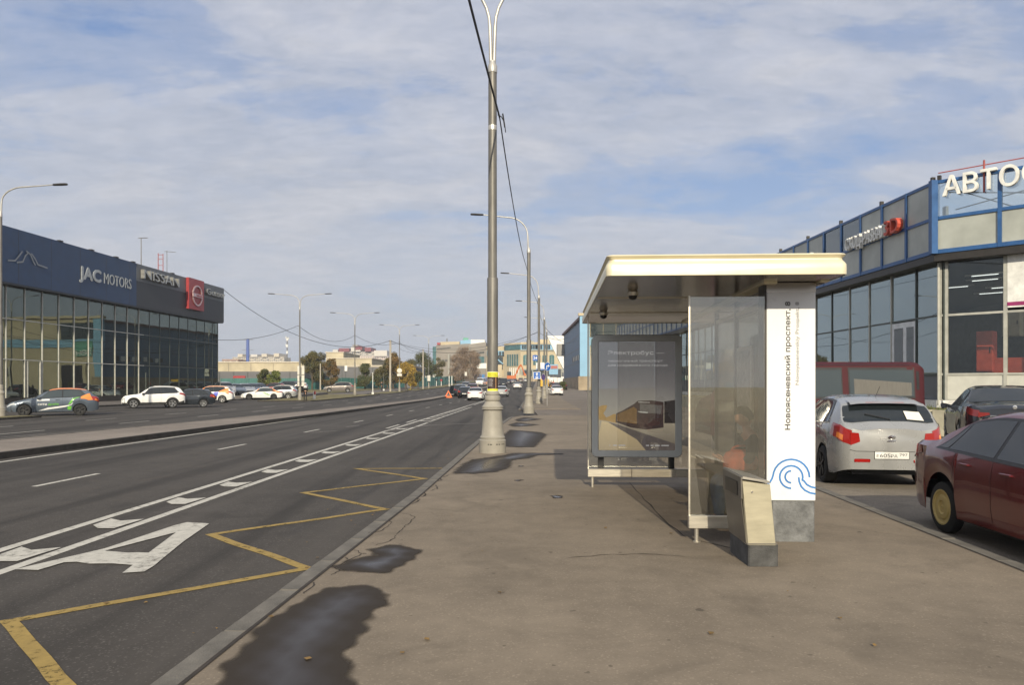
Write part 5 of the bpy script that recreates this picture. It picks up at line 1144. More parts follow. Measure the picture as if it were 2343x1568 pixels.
for z in zs_[1:3]: wallbox('transom', 44, bays[-1]+1.0, z-.035, z+.035, -.64, .08, m_mull, sr); wallbox('transom', bays[-1]+1.1, 99.7, z-.05, z+.05, -.655, .07, m_dmull, sr)
# door leaf frames near the left
for Y in (64.0, 65.6): wallbox('door_frame', Y-.06, Y+.06, .55, 3.6, -.60, .1, m_mull, sr)
# inside: floor slabs, back wall, columns
wallbox('interior_wall', 44, 99.8, .0, 9.7, -14, .3, m_int, sr); wallbox('interior_floor', 44, 99.7, .1, .5, -1.3, 12.6, m_intf, sr)
wallbox('mezzanine', 72, 99.6, 4.6, 5.1, -4.5, 9.4, m_intl, sr)
for Y in np.arange(47, 99, 5.4): wallbox('interior_column', Y, Y+.6, .5, 9.6, -2.2, .6, m_intl, sr); wallbox('interior_column', Y, Y+.5, .5, 9.6, -8.2, .5, m_intl, sr)
for Y, z, w_ in ((48, 1.0, 2.4), (53, 1.0, 1.5), (60, 1.2, 2.6), (68, 1.2, 2), (76, 1, 3), (84, 1, 3), (90, 1.1, 2.0)): wallbox('interior_partition', Y, Y+w_, .5, 2.2+z, -6, .15, mat('interior_panel', (.28, .30, .30), .7, var=.3, scale=.8), sr)
# letters
def onwall(s, Y, z, cap, m, par, width, bold=0.02, out=.16, depth=.12):
    M = Matrix.Translation((fX(Y)+out-depth, Y, z)) @ Matrix(((AX.x, 0, AX.y, 0), (AX.y, 0, -AX.x, 0), (0, 1, 0, 0), (0, 0, 0, 1)))
    me = text_mesh(s, cap, depth, bold, width); me.materials.append(m); me.transform(Matrix.Translation(-Vector(sr.location)) @ M); link('lettering', me, par)
onwall('JAC', 69.8, 11.35, 1.12, m_letg, fn_, 3.2, .11, .08, .05); onwall('MOTORS', 73.6, 11.35, 1.05, m_letg, fn_, 4.7, .0, .06, .03)
onwall('NISSAN', 80.0, 12.72, .98, m_letc, fg_, 7.4, .02, .45, .4); onwall('Genser', 94.35, 12.78, .78, m_letc, fg_, 5.1, .015, .4, .35)
for pts in ([(60.7,12.0),(61.5,12.1),(62.0,12.6),(62.35,13.0)], [(61.7,12.0),(62.4,12.15),(62.7,12.7),(63.1,13.05)], [(62.8,13.1),(63.3,12.9),(63.7,12.3),(63.9,12.1)], [(63.4,13.0),(63.9,12.6),(64.2,12.2),(65.4,12.1)]):
    A_, B_ = stroke([(y, z-.55) for y, z in pts], .13); q = MB()
    q.rings([[(fX(a.x)+.10-sr.location.x, a.x-60, a.y), (fX(b.x)+.10-sr.location.x, b.x-60, b.y)] for a, b in zip(A_, B_)], closed=False); fixn(q.build('emblem_stroke', mat('emblem_grey', (.22, .24, .27), .5), fn_))
# round emblem with a bar on the red panel
cy0, cz0, rad = 91.75, 12.25, 1.15
for a0, a1 in ((14, 166), (194, 346)):
    pts = arc((cy0, cz0), rad, a0, a1, 16); A_, B_ = stroke(pts, .16); q = MB()
    q.rings([[(fX(a.x)+.36+d-sr.location.x, a.x-60, a.y) if s_ else (fX(b.x)+.36+d-sr.location.x, b.x-60, b.y) for s_, d in ((1, 0), (1, .12), (0, .12), (0, 0))] for a, b in zip(A_, B_)], True, True); fixn(q.build('emblem_ring', mat('emblem_metal', (.62, .45, .45), .3, metal=.6), rp_))
q = MB(); q.box((fX(91.7)+.36-sr.location.x, cy0-1.35-60, cz0-.2), (fX(91.7)+.52-sr.location.x, cy0+1.35-60, cz0+.2)); eb = q.build('emblem_bar', mat('emblem_metal', (.62, .45, .45), .3, metal=.6), rp_)
onwall('NISSAN', cy0-1.2, cz0-.12, .24, m_redp, eb, 2.4, .02, .55, .02)
# roof clutter: masts and ladder
def pole(name, label, cat, base, h, r, m, group=None, extras=()):
    t = thing(name, label, cat, base, 0, group); q = MB(); q.tube([(0, 0, -.02), (0, 0, h)], [r, r*.8], 10); q.build('shaft', m, t)
    for nm, fnc, mm in extras: q = MB(); fnc(q); fixn(q.build(nm, mm, t))
    return t
def bar(a, b_, r=.03): return lambda q: q.tube([a, b_], r, 6)
p = D(323, 0, 84); pole('roof_mast', 'thin mast with a short cross arm on the showroom roof', 'mast', (p.x, 84, 14.0), 3.7, .05, m_galv, extras=[('cross_arm', bar((-.3, 0, 3.65), (.7, 0, 3.68), .04), m_galv)])
p = D(362, 0, 88); pole('roof_ladder', 'red ladder frame and small mast on the showroom roof', 'ladder', (p.x, 88, 13.8), 2.9, .05, mat('red_oxide', (.35, .08, .07), .6), extras=[('rail', bar((.55, 0, -.02), (.55, 0, 2.8), .04), mat('red_oxide', (.35, .08, .07), .6))]+[('rung', bar((0, 0, z), (.55, 0, z), .03), mat('red_oxide', (.35, .08, .07), .6)) for z in (.8, 1.5, 2.2, 2.7)]+[('antenna', bar((1.0, 0, 0), (1.0, 0, 3.2), .03), m_galv), ('antenna_arm', bar((.7, 0, 3.1), (2.0, 0, 3.0), .03), m_galv)])
for Y in (67, 71.5, 75.5, 78.5, 86.5): wallbox('floodlight', Y, Y+.5, 14.15, 14.25, .1, .3, m_dark, sr)
# ================================================================ service building on the right
m_bframe = mat('blue_steel_frame', (.028, .10, .27), .35, var=.12, scale=4); m_frost = mat('frosted_panel', (.40, .42, .385), .35, var=.16, scale=.7); m_fglass = glassmat('fascia_glass', (.85, .92, .96), refl=1.1, trans=.95)
m_wgl = glassmat('workshop_glass', (.70, .78, .76), refl=1.7, trans=.7, rough=.01, dust=.06, gt=(.78, .92, .95)); m_wgl2 = glassmat('clearer_workshop_glass', (.9, .9, .86), refl=.3, trans=.95, rough=.02)
m_wfr = mat('pale_frame', (.42, .42, .38), .5); m_plinthp = mat('plinth_panel', (.55, .55, .50), .6, var=.06); m_foot = mat('whitewashed_footing', (.72, .72, .70), .8, var=.15, scale=5, bump=.5); m_mag = mat('magenta_band', (.30, .03, .13), .5)
C0 = Vector((13.7, 25, 0)); wv = Vector((-.028, 1, 0)).normalized(); fv = Vector((.97, -1, 0)).normalized()
au = thing('service_building', 'car service building with a blue framed glass fascia and white rooftop letters', 'building', C0)
def face(dirv, nrmv):
    def f(name, t0, t1, z0, z1, out, thick, m, par=au):
        a, b_ = dirv*t0+nrmv*out, dirv*t1+nrmv*out; q = MB(); q.prism([(a.x, a.y, z0), (b_.x, b_.y, z0), (b_.x, b_.y, z1), (a.x, a.y, z1)], -nrmv*thick); return fixn(q.build(name, m, par))
    return f
nw = Vector((-wv.y, wv.x, 0)); nf = Vector((fv.y, -fv.x, 0))   # outward normals
FW, FF = face(wv, nw), face(fv, nf)
zf0, zfm, zf1 = 5.86, 7.0, 8.23
tb = [1.65*i for i in range(1, 39)]; LW = tb[-1]
def fascia(F, ts, clear):
    for z, h in ((zf0, .13), (zfm-.04, .10), (zf1-.10, .10)): F('beam', ts[0], ts[-1], z, z+h, .02, .12, m_bframe)
    for i, tt in enumerate(ts): F('post', tt-.05 if i else tt-.0, tt+.06, zf0-.002, zf1+.002, .035, .14, m_bframe)
    for i, (a, b_) in enumerate(zip(ts[:-1], ts[1:])):
        F('fascia_panel', a+.06, b_-.05, zf0+.13, zfm-.04, -.02+random.uniform(-.006, .006), .02, m_frost); F('fascia_panel', a+.06, b_-.05, zfm+.06, zf1-.10, -.02+random.uniform(-.006, .006), .02, m_fglass if i in clear else m_frost)
        if i % 2 == 0: F('roof_bracket', a+.1, a+.2, zf1, zf1+.16, .0, .12, m_dark)
fascia(FW, [0]+tb, (3, 4)); fascia(FF, [1.86*i for i in range(8)], (0, 1, 2, 3, 4, 5))
q = MB(); q.box((-.14, -.14, zf0-.004), (.06, .06, zf1+.006)); q.build('corner_post', m_bframe, au)
FW('soffit', -.0, LW, 5.62, 5.855, -.02, .5, m_dark); FF('soffit', .0, 13, 5.62, 5.855, -.02, .5, m_dark)
FW('roof', .2, LW, 5.9, 6.0, -.3, 16, m_char); 
# stray wires and struts behind the clear panels
for a, b_ in (((.3, 7.9), (4.2, 7.2)), ((.5, 7.3), (5, 8.0)), ((.2, 8.1), (2.2, 7.1))): q = MB(); q.tube([tuple(fv*a[0]-nf*.5+Vector((0, 0, a[1]))), tuple(fv*b_[0]-nf*.6+Vector((0, 0, b_[1])))], .02, 6); q.build('strut', m_galv, au)
for a, b_ in (((5.1, 7.2), (7.6, 8.0)), ((5.0, 8.0), (8, 7.15))): q = MB(); q.tube([tuple(wv*a[0]-nw*.6+Vector((0, 0, a[1]))), tuple(wv*b_[0]-nw*.6+Vector((0, 0, b_[1])))], .03, 6); q.build('strut', m_galv, au)
for i in range(0, 8): FW('roof_truss', i*4+2, i*4+2.2, 6.1, 7.9, -1.6, .1, m_galv)
# wing glass
zg = [1.95, 3.9, 5.62]; rec = -.42
wb = [.12]+[1.65*i+.1 for i in range(1, 39)]
for i, (a, b_) in enumerate(zip(wb[:-1], wb[1:])):
    for z0, z1 in zip(zg[:-1], zg[1:]):
        if i == 1 and z0 == zg[0]: continue
        FW('glass_pane', a+.03, b_-.03, z0+.03, z1-.03, rec+random.uniform(-.006, .006), .015, m_wgl)
    FW('spandrel_panel', a+.03, b_-.03, 1.12, 1.92, rec, .03, m_gcl)
for a in wb: FW('mullion', a-.03, a+.03, 1.1, 5.62, rec+.04, .08, m_dmull if a < 1 or random.random() < .5 else m_wfr)
for z in zg[:2]: FW('transom', .1, LW, z-.03, z+.03, rec+.03, .06, m_dmull)
dr_ = FW('door', wb[1]+.04, wb[2]-.04, 1.1, 3.84, rec+.02, .05, mat('white_plastic_door', (.62, .64, .66), .4))
for a, b_ in ((.15, .62), (.85, 1.45)):
    for z0, z1 in ((1.3, 2.2), (2.32, 3.65)): FW('door_glass', wb[1]+a, wb[1]+b_, z0, z1, rec+.026, .004, m_cglass2, dr_)
for o in bpy.data.objects:
    if o.parent == dr_: pass
FW('footing', 0, LW, .6, 1.1, rec+.12, .4, m_foot); FF('footing', 0, 13, .6, 1.1, rec+.14, .4, m_foot)
# front face glazing
fb = [.12, 1.92, 3.85, 5.8, 7.7, 9.6, 11.5]
q = MB(); q.box((.22, -.10, .9), (.34, .10, 5.62)); 
FF('corner_mullion', .0, .12, 1.1, 5.62, rec+.05, .12, m_wfr); FF('corner_mullion', .22, .30, 1.1, 5.62, rec+.05, .1, m_wfr)
q = MB(); q.tube([tuple(fv*.05-nf*.30+Vector((0, 0, .95))), tuple(fv*.05-nf*.30+Vector((0, 0, 5.6)))], .04, 8); q.build('rain_pipe', m_wfr, au)
for i, (a, b_) in enumerate(zip(fb[:-1], fb[1:])):
    z_mid = 3.88
    FF('glass_pane', a+.18 if i == 0 else a+.04, b_-.04, 1.98, z_mid-.04, rec, .015, m_wgl2)
    if i == 0: FF('glass_pane', a+.18, b_-.04, z_mid+.04, 5.62, rec, .015, m_wgl2)
    else:
        FF('white_sign', a+.04 if i > 1 else a+.06, b_+.0, 4.0, 5.62, rec+.06, .05, m_letw); FF('sign_band', a+.06, b_, 4.05, 4.17, rec+.064, .003, m_mag)
    FF('plinth_panel', a+.04, b_-.04, 1.14, 1.92, rec+.02, .04, m_plinthp); FF('mullion', b_-.05, b_+.05, 1.1, 5.62, rec+.05, .1, m_wfr)
for z in (1.1, 1.95, 3.88): FF('transom', .12, 11.5, z-.035, z+.035, rec+.045, .07, m_wfr)
# inside the workshop
FW('floor', 0, LW, .95, 1.0, -.8, 14, m_intf)
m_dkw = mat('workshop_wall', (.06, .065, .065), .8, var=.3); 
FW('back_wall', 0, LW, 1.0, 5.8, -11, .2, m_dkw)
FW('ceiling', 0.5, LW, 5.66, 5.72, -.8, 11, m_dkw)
m_redc = mat('red_cabinet', (.55, .085, .05), .5, var=.15)
def inside(name, x, y, z0, z1, w, d, m, lab, cat):
    t = setprops(MB().bbox((-w/2, -d/2, 0), (w/2, d/2, z1-z0), .02).build(name, m), lab, cat); c_ = C0+fv*x-nf*(y); t.location = (c_.x, c_.y, z0); t.rotation_euler = (0, 0, math.atan2(fv.y, fv.x)); return t
def cabinet(x, y, z0, w, h, lab, m=m_redc, doors=2):
    c_ = C0+fv*x-nf*y; t = thing('tool_cabinet', lab, 'cabinet', (c_.x, c_.y, z0), math.atan2(fv.y, fv.x)); q = MB(); q.bbox((-w/2, -.25, 0), (w/2, .25, h), .015); q.build('carcass', m, t)
    for i in range(doors):
        a = -w/2+w*i/doors+.02; q = MB(); q.bbox((a, -.272, .04), (a+w/doors-.04, -.252, h-.04), .006); d_ = q.build('door', m, t); q = MB(); q.box((a+w/doors-.12, -.29, h*.45), (a+w/doors-.09, -.274, h*.6)); q.build('handle', m_black, d_)
cabinet(.95, 2.2, 2.05, .5, 1.35, 'tall narrow red tool cabinet behind the corner window', doors=1); cabinet(2.1, 2.3, 1.0, 2.2, 1.5, 'long low red cabinet under the corner window'); cabinet(3.6, 2.0, 1.0, .5, 1.4, 'short red cabinet at the edge of the second ground floor window', doors=1)
cabinet(1.3, 4.0, 3.3, .55, .9, 'cream boiler box hanging high behind the upper corner window', mat('cream_enamel', (.55, .50, .36), .5), 1)
m_tube = bpy.data.materials.new('tube_light'); m_tube.use_nodes = True; b = m_tube.node_tree.nodes['Principled BSDF']; b.inputs['Emission Color'].default_value = (.9, .97, 1, 1); b.inputs['Emission Strength'].default_value = 1.8
for i, (x, y, z) in enumerate(((.9, 2.2, 5.3), (2.3, 3.2, 5.4), (.9, 4.6, 5.1), (2.5, 5.6, 5.1), (2.2, 7.5, 4.9), (-2, 3.0, 5.3), (-4, 3.2, 5.3), (-6, 3.4, 5.3), (-8, 3.6, 5.3), (-5, 5.2, 5.2), (-9, 5, 5.2), (-12, 3.5, 5.3))):
    c_ = C0+fv*x-nf*y if x > 0 else C0-wv*x-nw*y; t = thing('tube_lamp', ['lit', 'glowing', 'bright', 'small', 'faint', 'long'][i % 6]+' ceiling strip lamp inside the workshop, '+['nearest the corner window', 'second from the corner window', 'left of the two middle ones', 'right of the two middle ones', 'deepest behind the corner window', 'first behind the side glazing', 'second behind the side glazing', 'third behind the side glazing', 'fourth behind the side glazing', 'deeper in behind the side glazing', 'deepest behind the side glazing', 'farthest along the side glazing'][i], 'lamp', (c_.x, c_.y, z), math.atan2(fv.y, fv.x), 'strip lamps in the workshop')
    q = MB(); q.tube([(-.4, 0, 0), (.4, 0, 0)], .011, 6); q.build('tube', m_tube, t); q = MB(); q.box((-.6, -.04, .022), (.6, .04, .06)); q.build('housing', m_letw, t)
# letters on the fascia
def sign(s, F, org, dirv, nv, t0, z, cap, m, width, depth=.14, out=.18, bold=.03, flip=False):
    X = dirv if not flip else -dirv; M = Matrix((X, Vector((0, 0, 1)), nv)).transposed().to_4x4(); o_ = dirv*t0+nv*(out-depth); M.translation = Vector((o_.x, o_.y, z))
    me = text_mesh(s, cap, depth, bold, width); me.materials.append(m); me.transform(M); return link('lettering', me, au)
sign('АВТОСЕРВИС', FF, C0, fv, nf, .30, 7.66, .62, m_letw, 5.3)
q = MB(); q.tube([tuple(fv*.15+nf*.05+Vector((0, 0, 8.45))), tuple(fv*6+nf*.05+Vector((0, 0, 8.45)))], .018, 6); q.tube([tuple(fv*1.45+nf*.05+Vector((0, 0, 7.6))), tuple(fv*1.45+nf*.05+Vector((0, 0, 8.6)))], .03, 6); q.build('sign_rail', mat('red_oxide', (.35, .08, .07), .6), au)
sign('СХОД-РАЗВАЛ', FW, C0, wv, nw, 5.9, 6.98, .46, m_letw, 3.1, flip=True); sign('3D', FW, C0, wv, nw, 2.72, 6.98, .52, m_redc, .95, flip=True, depth=.2, out=.25)
sign('ШИНЫ', FW, C0, wv, nw, 12.6, 6.98, .5, m_letw, 3.4, flip=True)
# terrace and its low wall
tw_a = C0+nw*1.4; tw_b = None
m_wallc = mat('cream_retaining_wall', (.46, .43, .33), .85, var=.18, scale=1.5, bump=.4)
pc = Vector((12.25, 22.3, 0)); e1 = pc+wv*66; e2 = pc+fv*13
q = MB(); q.prism([(pc.x, pc.y, .86), (e2.x, e2.y, .86), (e2.x+12, e2.y+12, .86), (e1.x+20, e1.y, .86), (e1.x, e1.y, .86)], (0, 0, -.2)); fixn(q.build('terrace', m_grass, kind='structure'))
rw = thing('retaining_wall', 'low cream concrete retaining wall with grass along its top beside the black sedan', 'wall', (pc.x, pc.y, 0))
for d_, n_, ln in ((wv, nw, 66), (fv, nf, 13)):
    t_ = 0
    while t_ < ln:
        a, b_ = d_*t_+n_*.0, d_*min(ln, t_+2.96); q = MB(); q.prism([(a.x, a.y, -.2), (b_.x, b_.y, -.2), (b_.x, b_.y, .88), (a.x, a.y, .88)], n_*.2); fixn(q.build('wall_block', m_wallc, rw)); t_ += 3
# grass tufts on the terrace edge
q = MB()
for i in range(1500):
    d_ = (wv, 12) if random.random() < .5 else (fv, 8); b0 = pc+d_[0]*random.uniform(0, d_[1])-(nw if d_[0] is wv else nf)*random.uniform(-.0, .9); h = random.uniform(.04, .2)*(1.6 if random.random() < .06 else 1); a = random.uniform(0, 6.3)
    dx, dy = .012*math.cos(a), .012*math.sin(a); lx, ly = random.uniform(-.05, .05), random.uniform(-.05, .05)
    q.add([(b0.x-dx, b0.y-dy, .85), (b0.x+dx, b0.y+dy, .85), (b0.x+lx, b0.y+ly, .86+h)], [(0, 1, 2)])
setprops(q.build('grass_tufts', mat('weed_green', (.10, .12, .035), .9, var=.3, scale=3)), 'weeds and dry grass along the top of the cream retaining wall', 'grass', kind='stuff')
# ================================================================ blue clad building with cream part
m_bclad = mat('blue_cladding', (.11, .19, .30), .5, var=.12, scale=.25); m_lblue = mat('light_blue_cladding', (.22, .42, .60), .5, var=.08, scale=.3); m_cream = mat('cream_render', (.52, .44, .30), .85, var=.1, scale=.15); m_teal = mat('teal_glass_panel', (.06, .16, .17), .15, var=.3, scale=.5, spec=.8); m_tan = mat('tan_stone_base', (.36, .29, .20), .85, var=.2, scale=.6); m_tdark = mat('dark_window', (.03, .045, .05), .12, spec=.8)
Yb = 150; Zb = g(Yb); bb = thing('blue_clad_building', 'long blue metal clad hall with a cream upper part beyond the shelter', 'building', (13.6, Yb, Zb))
def bx(name, a, b_, m, par=bb): q = MB(); q.box(a, b_); return q.build(name, m, par)
bx('side_wall', (-.0, .3, 2.6), (.5, 52, 14.0), m_bclad); bx('side_base', (-.3, .3, -1), (.5, 52, 2.58), m_tan)
for z in (5.4, 8.2, 11.0): bx('cladding_joint', (-.03, .4, z), (-.001, 51, z+.09), m_dark)
bx('corner_pilaster', (-.4, -.3, 2.6), (1.5, .29, 14.6), m_lblue); bx('corner_base', (-.7, -.5, -1), (2.2, .28, 2.59), m_tan)
bx('front_wall', (1.51, .0, -1), (30, .5, 14.4), m_cream); bx('front_band', (1.52, -.2, 8.6), (30, -.01, 10.2), m_lblue); bx('green_sign', (1.8, -.3, 6.8), (5.5, -.21, 9.8), mat('green_sign_panel', (.12, .36, .26), .5))
for i in range(3): bx('upper_window', (1.7+i*2.5, -.25, 10.3), (4.1+i*2.5, -.02, 13.6), m_tdark)
bx('entrance_frame', (3.0, -.6, -.5), (9, -.05, 5.6), m_cream); bx('entrance_door', (3.6, -.7, -.5), (8.4, -.61, 4.8), m_black)
bx('cornice', (-.7, -.5, 14.4), (30, .6, 14.9), m_cream); bx('roof_edge', (-.5, .61, 13.8), (.6, 52, 14.3), mat('red_brown_roof', (.16, .08, .06), .7)); bx('roof', (.4, .6, 13.9), (30, 52, 14.2), m_char)
bx('projecting_box', (-1.9, 49, 8.5), (-.05, 52, 11.5), mat('grey_box', (.30, .29, .27), .7))
M = Matrix.Translation((1.7, -.32, 7.0)) @ Matrix.Rotation(R(90), 4, 'X'); me = text_mesh('Лен', 1.4, .1, .02, 3.6); me.materials.append(m_letw); me.transform(M); link('lettering', me, bb)
# diagonal row of small letters on the side wall is unreadable: plain raised plates
for i in range(9): bx('sign_plate', (-.16, 4+i*2.0, 6.0+i*.0), (-.04, 5.2+i*2.0, 7.0), m_letw if i % 2 else m_dark)
# white slanted canopy wall next to it
cw = thing('white_slanted_wall', 'big white slanted wall between the blue hall and the cream shopping centre', 'wall', D(1290, 882, 300).xy.to_3d()+Vector((0, 0, g(300))))
q = MB(); q.prism([(-6.5, 0, 17.5), (1.5, 0, 17.5), (1.5, 0, 3), (-.4, 0, 5), (-2.4, 0, 9)], (0, 3, 0)); fixn(q.build('panel', m_whitep, cw)); q = MB(); q.box((-.5, -.1, -1), (1.4, 2.9, 3.1)); q.build('pier', m_gcl, cw)
# ================================================================ shopping centre
Ys_ = 330; mallO = D(1111, 882, Ys_); mZ = g(Ys_); px_ = Ys_/FPX
ml = thing('shopping_centre', 'cream shopping centre with a blue glass upper band and arched green windows', 'building', (mallO.x, Ys_, mZ))
V = lambda v: (HV-v)*px_+CH-mZ
U = lambda u: (u-1111)*px_
def mx_(name, u0, u1, v0, v1, y0, y1, m, par=ml): q = MB(); q.box((U(u0), y0, V(v1)), (U(u1), y1, V(v0))); return q.build(name, m, par)
mx_('west_block', 1111, 1157, 790, 880, 12, 40, m_cream); mx_('west_band', 1112, 1156, 801, 812, 11, 11.9, m_lblue)
for i in range(6): mx_('window', 1113+i*7, 1118+i*7, 803, 811, 10.7, 10.9, m_tdark)
mx_('gate_recess', 1118, 1150, 815, 845, 11.5, 11.9, m_tdark); q = MB(); q.prism([(U(1116), 11, V(832)), (U(1134), 11, V(816)), (U(1152), 11, V(832)), (U(1148), 11, V(832)), (U(1134), 11, V(820)), (U(1120), 11, V(832))], (0, .4, 0)); fixn(q.build('gable_frame', m_lblue, ml)); mx_('gate_block', 1122, 1148, 834, 865, 10.5, 11.4, m_cream); 
# angled facet and main front
def quadwall(name, u0, u1, y0, y1, v0, v1, m, th=.6):
    a, b_ = Vector((U(u0), y0, 0)), Vector((U(u1), y1, 0)); q = MB(); q.prism([(a.x, a.y, V(v1)), (b_.x, b_.y, V(v1)), (b_.x, b_.y, V(v0)), (a.x, a.y, V(v0))], (0, th, 0)); return fixn(q.build(name, m, ml))
quadwall('facet_wall', 1153, 1191, 8, 0, 801.5, 880, m_cream, 5); quadwall('facet_band', 1155, 1191, 7.5, -.2, 789, 801, m_teal, 5); quadwall('facet_cornice', 1153, 1191.5, 7.2, -.6, 785, 788.8, m_cream, 5)
mx_('main_wall', 1191, 1292, 801.5, 880, 0, 30, m_cream); mx_('glass_band', 1191, 1292, 789, 801, .2, 30, m_lblue); mx_('cornice', 1191, 1292, 784, 788.8, -.3, 30, m_cream); mx_('string_course', 1191, 1292, 802, 804, -.4, -.05, m_intl)
for u0 in (1194, 1214, 1226, 1244): 
    for i in range(3 if u0 > 1190 else 2): mx_('band_window', u0+i*5.2, u0+4.4+i*5.2, 790.5, 799.5, -.0, .15, m_tdark)
for u0, u1 in ((1197, 1209), (1220, 1230), (1241, 1250), (1257, 1268)):
    w = mx_('arched_window', u0, u1, 816, 836, -.25, -.05, m_teal); q = MB(); c_ = (U((u0+u1)/2), V(816)); q.prism([(c_[0]+(U(u1)-U(u0))/2*math.cos(R(a)), -.25, c_[1]+.6*math.sin(R(a))) for a in range(0, 181, 20)], (0, .2, 0)); fixn(q.build('window_arch', m_teal, w)); mx_('window_bar', (u0+u1)/2-.4, (u0+u1)/2+.4, 815, 836, -.35, -.26, m_wfr, w)
for i in range(5): quadwall('tall_window', 1160+i*5.4, 1163.8+i*5.4, 6.3-i*1.14, 5.5-i*1.14, 811, 838, m_teal, .3)
mx_('ground_floor', 1191, 1292, 845, 880, -.6, -.05, m_intl)
for i in range(5): mx_('shop_window', 1196+i*12, 1205+i*12, 848, 862, -.8, -.61, m_tdark)
for i in range(6): mx_('portico_column', 1166+i*4, 1167.5+i*4, 843, 870, -4, -3.2, m_letw)
mx_('roof_plant', 1233, 1260, 776, 784, 5, 14, m_cream); mx_('roof_plant', 1208, 1222, 779, 784, 5, 12, m_intl)
# the long grey stone block further left
Yt = 380; pt_ = Yt/FPX; tZ = g(Yt); tO = D(1000, 882, Yt)
tn = thing('stone_office_block', 'long beige stone office block with slit windows behind the bare tree', 'building', (tO.x, Yt, tZ))
U2 = lambda u: (u-1000)*pt_; V2 = lambda v: (HV-v)*pt_+CH-tZ
m_stone = mat('beige_stone', (.27, .245, .215), .8, var=.1, scale=.1)
def tx(name, u0, u1, v0, v1, y0, y1, m, vr=None):
    q = MB(); dv = 0 if vr is None else vr; z0, z1 = V2(v1), V2(v0); q.prism([(U2(u0), y0, z0), (U2(u1), y0, z0), (U2(u1), y0, z1+(dv)*pt_), (U2(u0), y0, z1)], (0, y1-y0, 0)); return fixn(q.build(name, m, tn))
tx('main_wall', 998, 1075, 791, 880, 0, 40, m_stone, 4); tx('east_wing', 1074, 1113, 790, 880, -6, 40, m_stone, 5); tx('glass_stair', 988, 997.5, 793, 880, 4, 30, m_teal)
tx('penthouse', 1052, 1076, 779, 789, 4, 20, m_lblue, 2); tx('penthouse_side', 1076, 1108, 777, 789, 5, 25, m_letw); tx('roof_curve', 1005, 1050, 782, 790, 5, 25, m_cream, 1); tx('roof_sign', 1058, 1070, 772, 779, 6, 7, mat('green_sign_panel', (.12, .36, .26), .5)); tx('red_corner', 1000, 1007, 785, 790, -.5, 3, m_redp)
for i in range(10): tx('slit_window', 1001+i*3.1, 1002.6+i*3.1, 798+i*-.35, 801+i*-.35, -.3, -.02, m_tdark)
for i in range(12): tx('slit_window', 1001+i*3.4, 1002.6+i*3.4, 824-i*.2, 829-i*.2, -.3, -.02, m_tdark)
for i in range(9): tx('slit_window', 1079+i*3.4, 1081.6+i*3.4, 809-i*.3, 812.5-i*.3, -6.3, -6.02, m_tdark)
tx('ribbon_window', 1078, 1109, 818, 835, -6.3, -6.02, m_teal); tx('stair_tower', 1026, 1030, 812, 870, -3, -.1, m_intl); tx('stair_tower', 1074, 1078, 797, 870, -9, -6.1, m_intl)
for i in range(3): tx('shop_window', 1085+i*9, 1092+i*9, 858, 868, -6.4, -6.02, m_blue)
tx('chimney', 1018, 1020.5, 773, 791, 8, 9, m_gcl)
# ================================================================ far flats and halls
def flats(label, u0, u1, v0, v1, Y, m, m2, rows, cols, tops=(), wm=m_tdark, yaw=0):
    k = Y/FPX; z0 = g(Y); o = D(u0, 882, Y); t = thing('apartment_block', label, 'building', (o.x, Y, z0)); X = lambda u: (u-u0)*k; Z = lambda v: (HV-v)*k+CH-z0
    q = MB(); q.box((0, 0, -5), (X(u1), 25, Z(v0))); q.build('wall', m, t)
    for i_, (a, b_, c_, mm) in enumerate(tops): q = MB(); q.box((X(a), -1.5-.35*i_, Z(c_[1])+.03*i_), (X(b_), 24+.2*i_, Z(c_[0])+.05*i_)); q.build('roof_storey', mm, t)
    wx, wz = X(u1)/cols, (Z(v0)-Z(v1))/rows
    q = MB(); q.box((-wx*.27, -.3, -wz*.25), (wx*.27, -.05, wz*.25)); me = q.mesh('window'); me.materials.append(wm); q = MB(); q.box((-wx*.40, -1.6, -wz*.42), (wx*.40, -.31, -wz*.12)); mb_ = q.mesh('balcony'); mb_.materials.append(m2)
    for i in range(cols):
        for j in range(rows):
            o_ = link('window', me, t); o_.location = (wx*(i+.5), 0, Z(v1)+wz*(j+.5))
            if i % 3 == 1: o_ = link('balcony', mb_, t); o_.location = (wx*(i+.5), 0, Z(v1)+wz*(j+.5))
m_flat = mat('white_flat_render', (.62, .59, .55), .8, var=.06, scale=.02); m_flat2 = mat('cream_flat_render', (.60, .54, .44), .8, var=.06, scale=.02); m_mar = mat('maroon_attic', (.22, .05, .06), .7); m_win2 = mat('far_window', (.20, .20, .21), .3)
flats('white flats with stepped dark red attic storeys on the skyline', 762, 856, 806, 868, 760, m_flat, m_flat2, 12, 20, [(762,774,(801,806),m_flat),(776,800,(798,806),m_mar),(779,783,(799,812),m_mar),(804,826,(795,806),m_flat),(812,830,(794,802),m_mar),(836,850,(797,806),m_mar),(808,820,(791,794),m_stone)], m_win2)
flats('smaller pale pink block right of the stepped flats, with vertical stripes', 815, 888, 816, 868, 700, mat('pale_pink_render', (.60, .50, .46), .8, var=.05, scale=.02), m_flat, 8, 14, [(856, 886, (803, 816), m_flat)], m_win2)
flats('low cream flats on the far left skyline behind the blue mast', 532, 650, 818, 850, 820, m_flat2, m_flat, 6, 24, [(545,556,(811,818),m_flat2),(575,590,(812,818),m_flat),(600,612,(811,818),m_flat2),(628,640,(810,818),m_flat2)], m_win2)
flats('orange brown brick block just right of the showroom corner', 508, 545, 823, 850, 700, mat('orange_brick', (.42, .24, .14), .85, var=.1, scale=.05), m_flat2, 4, 8, (), m_win2)
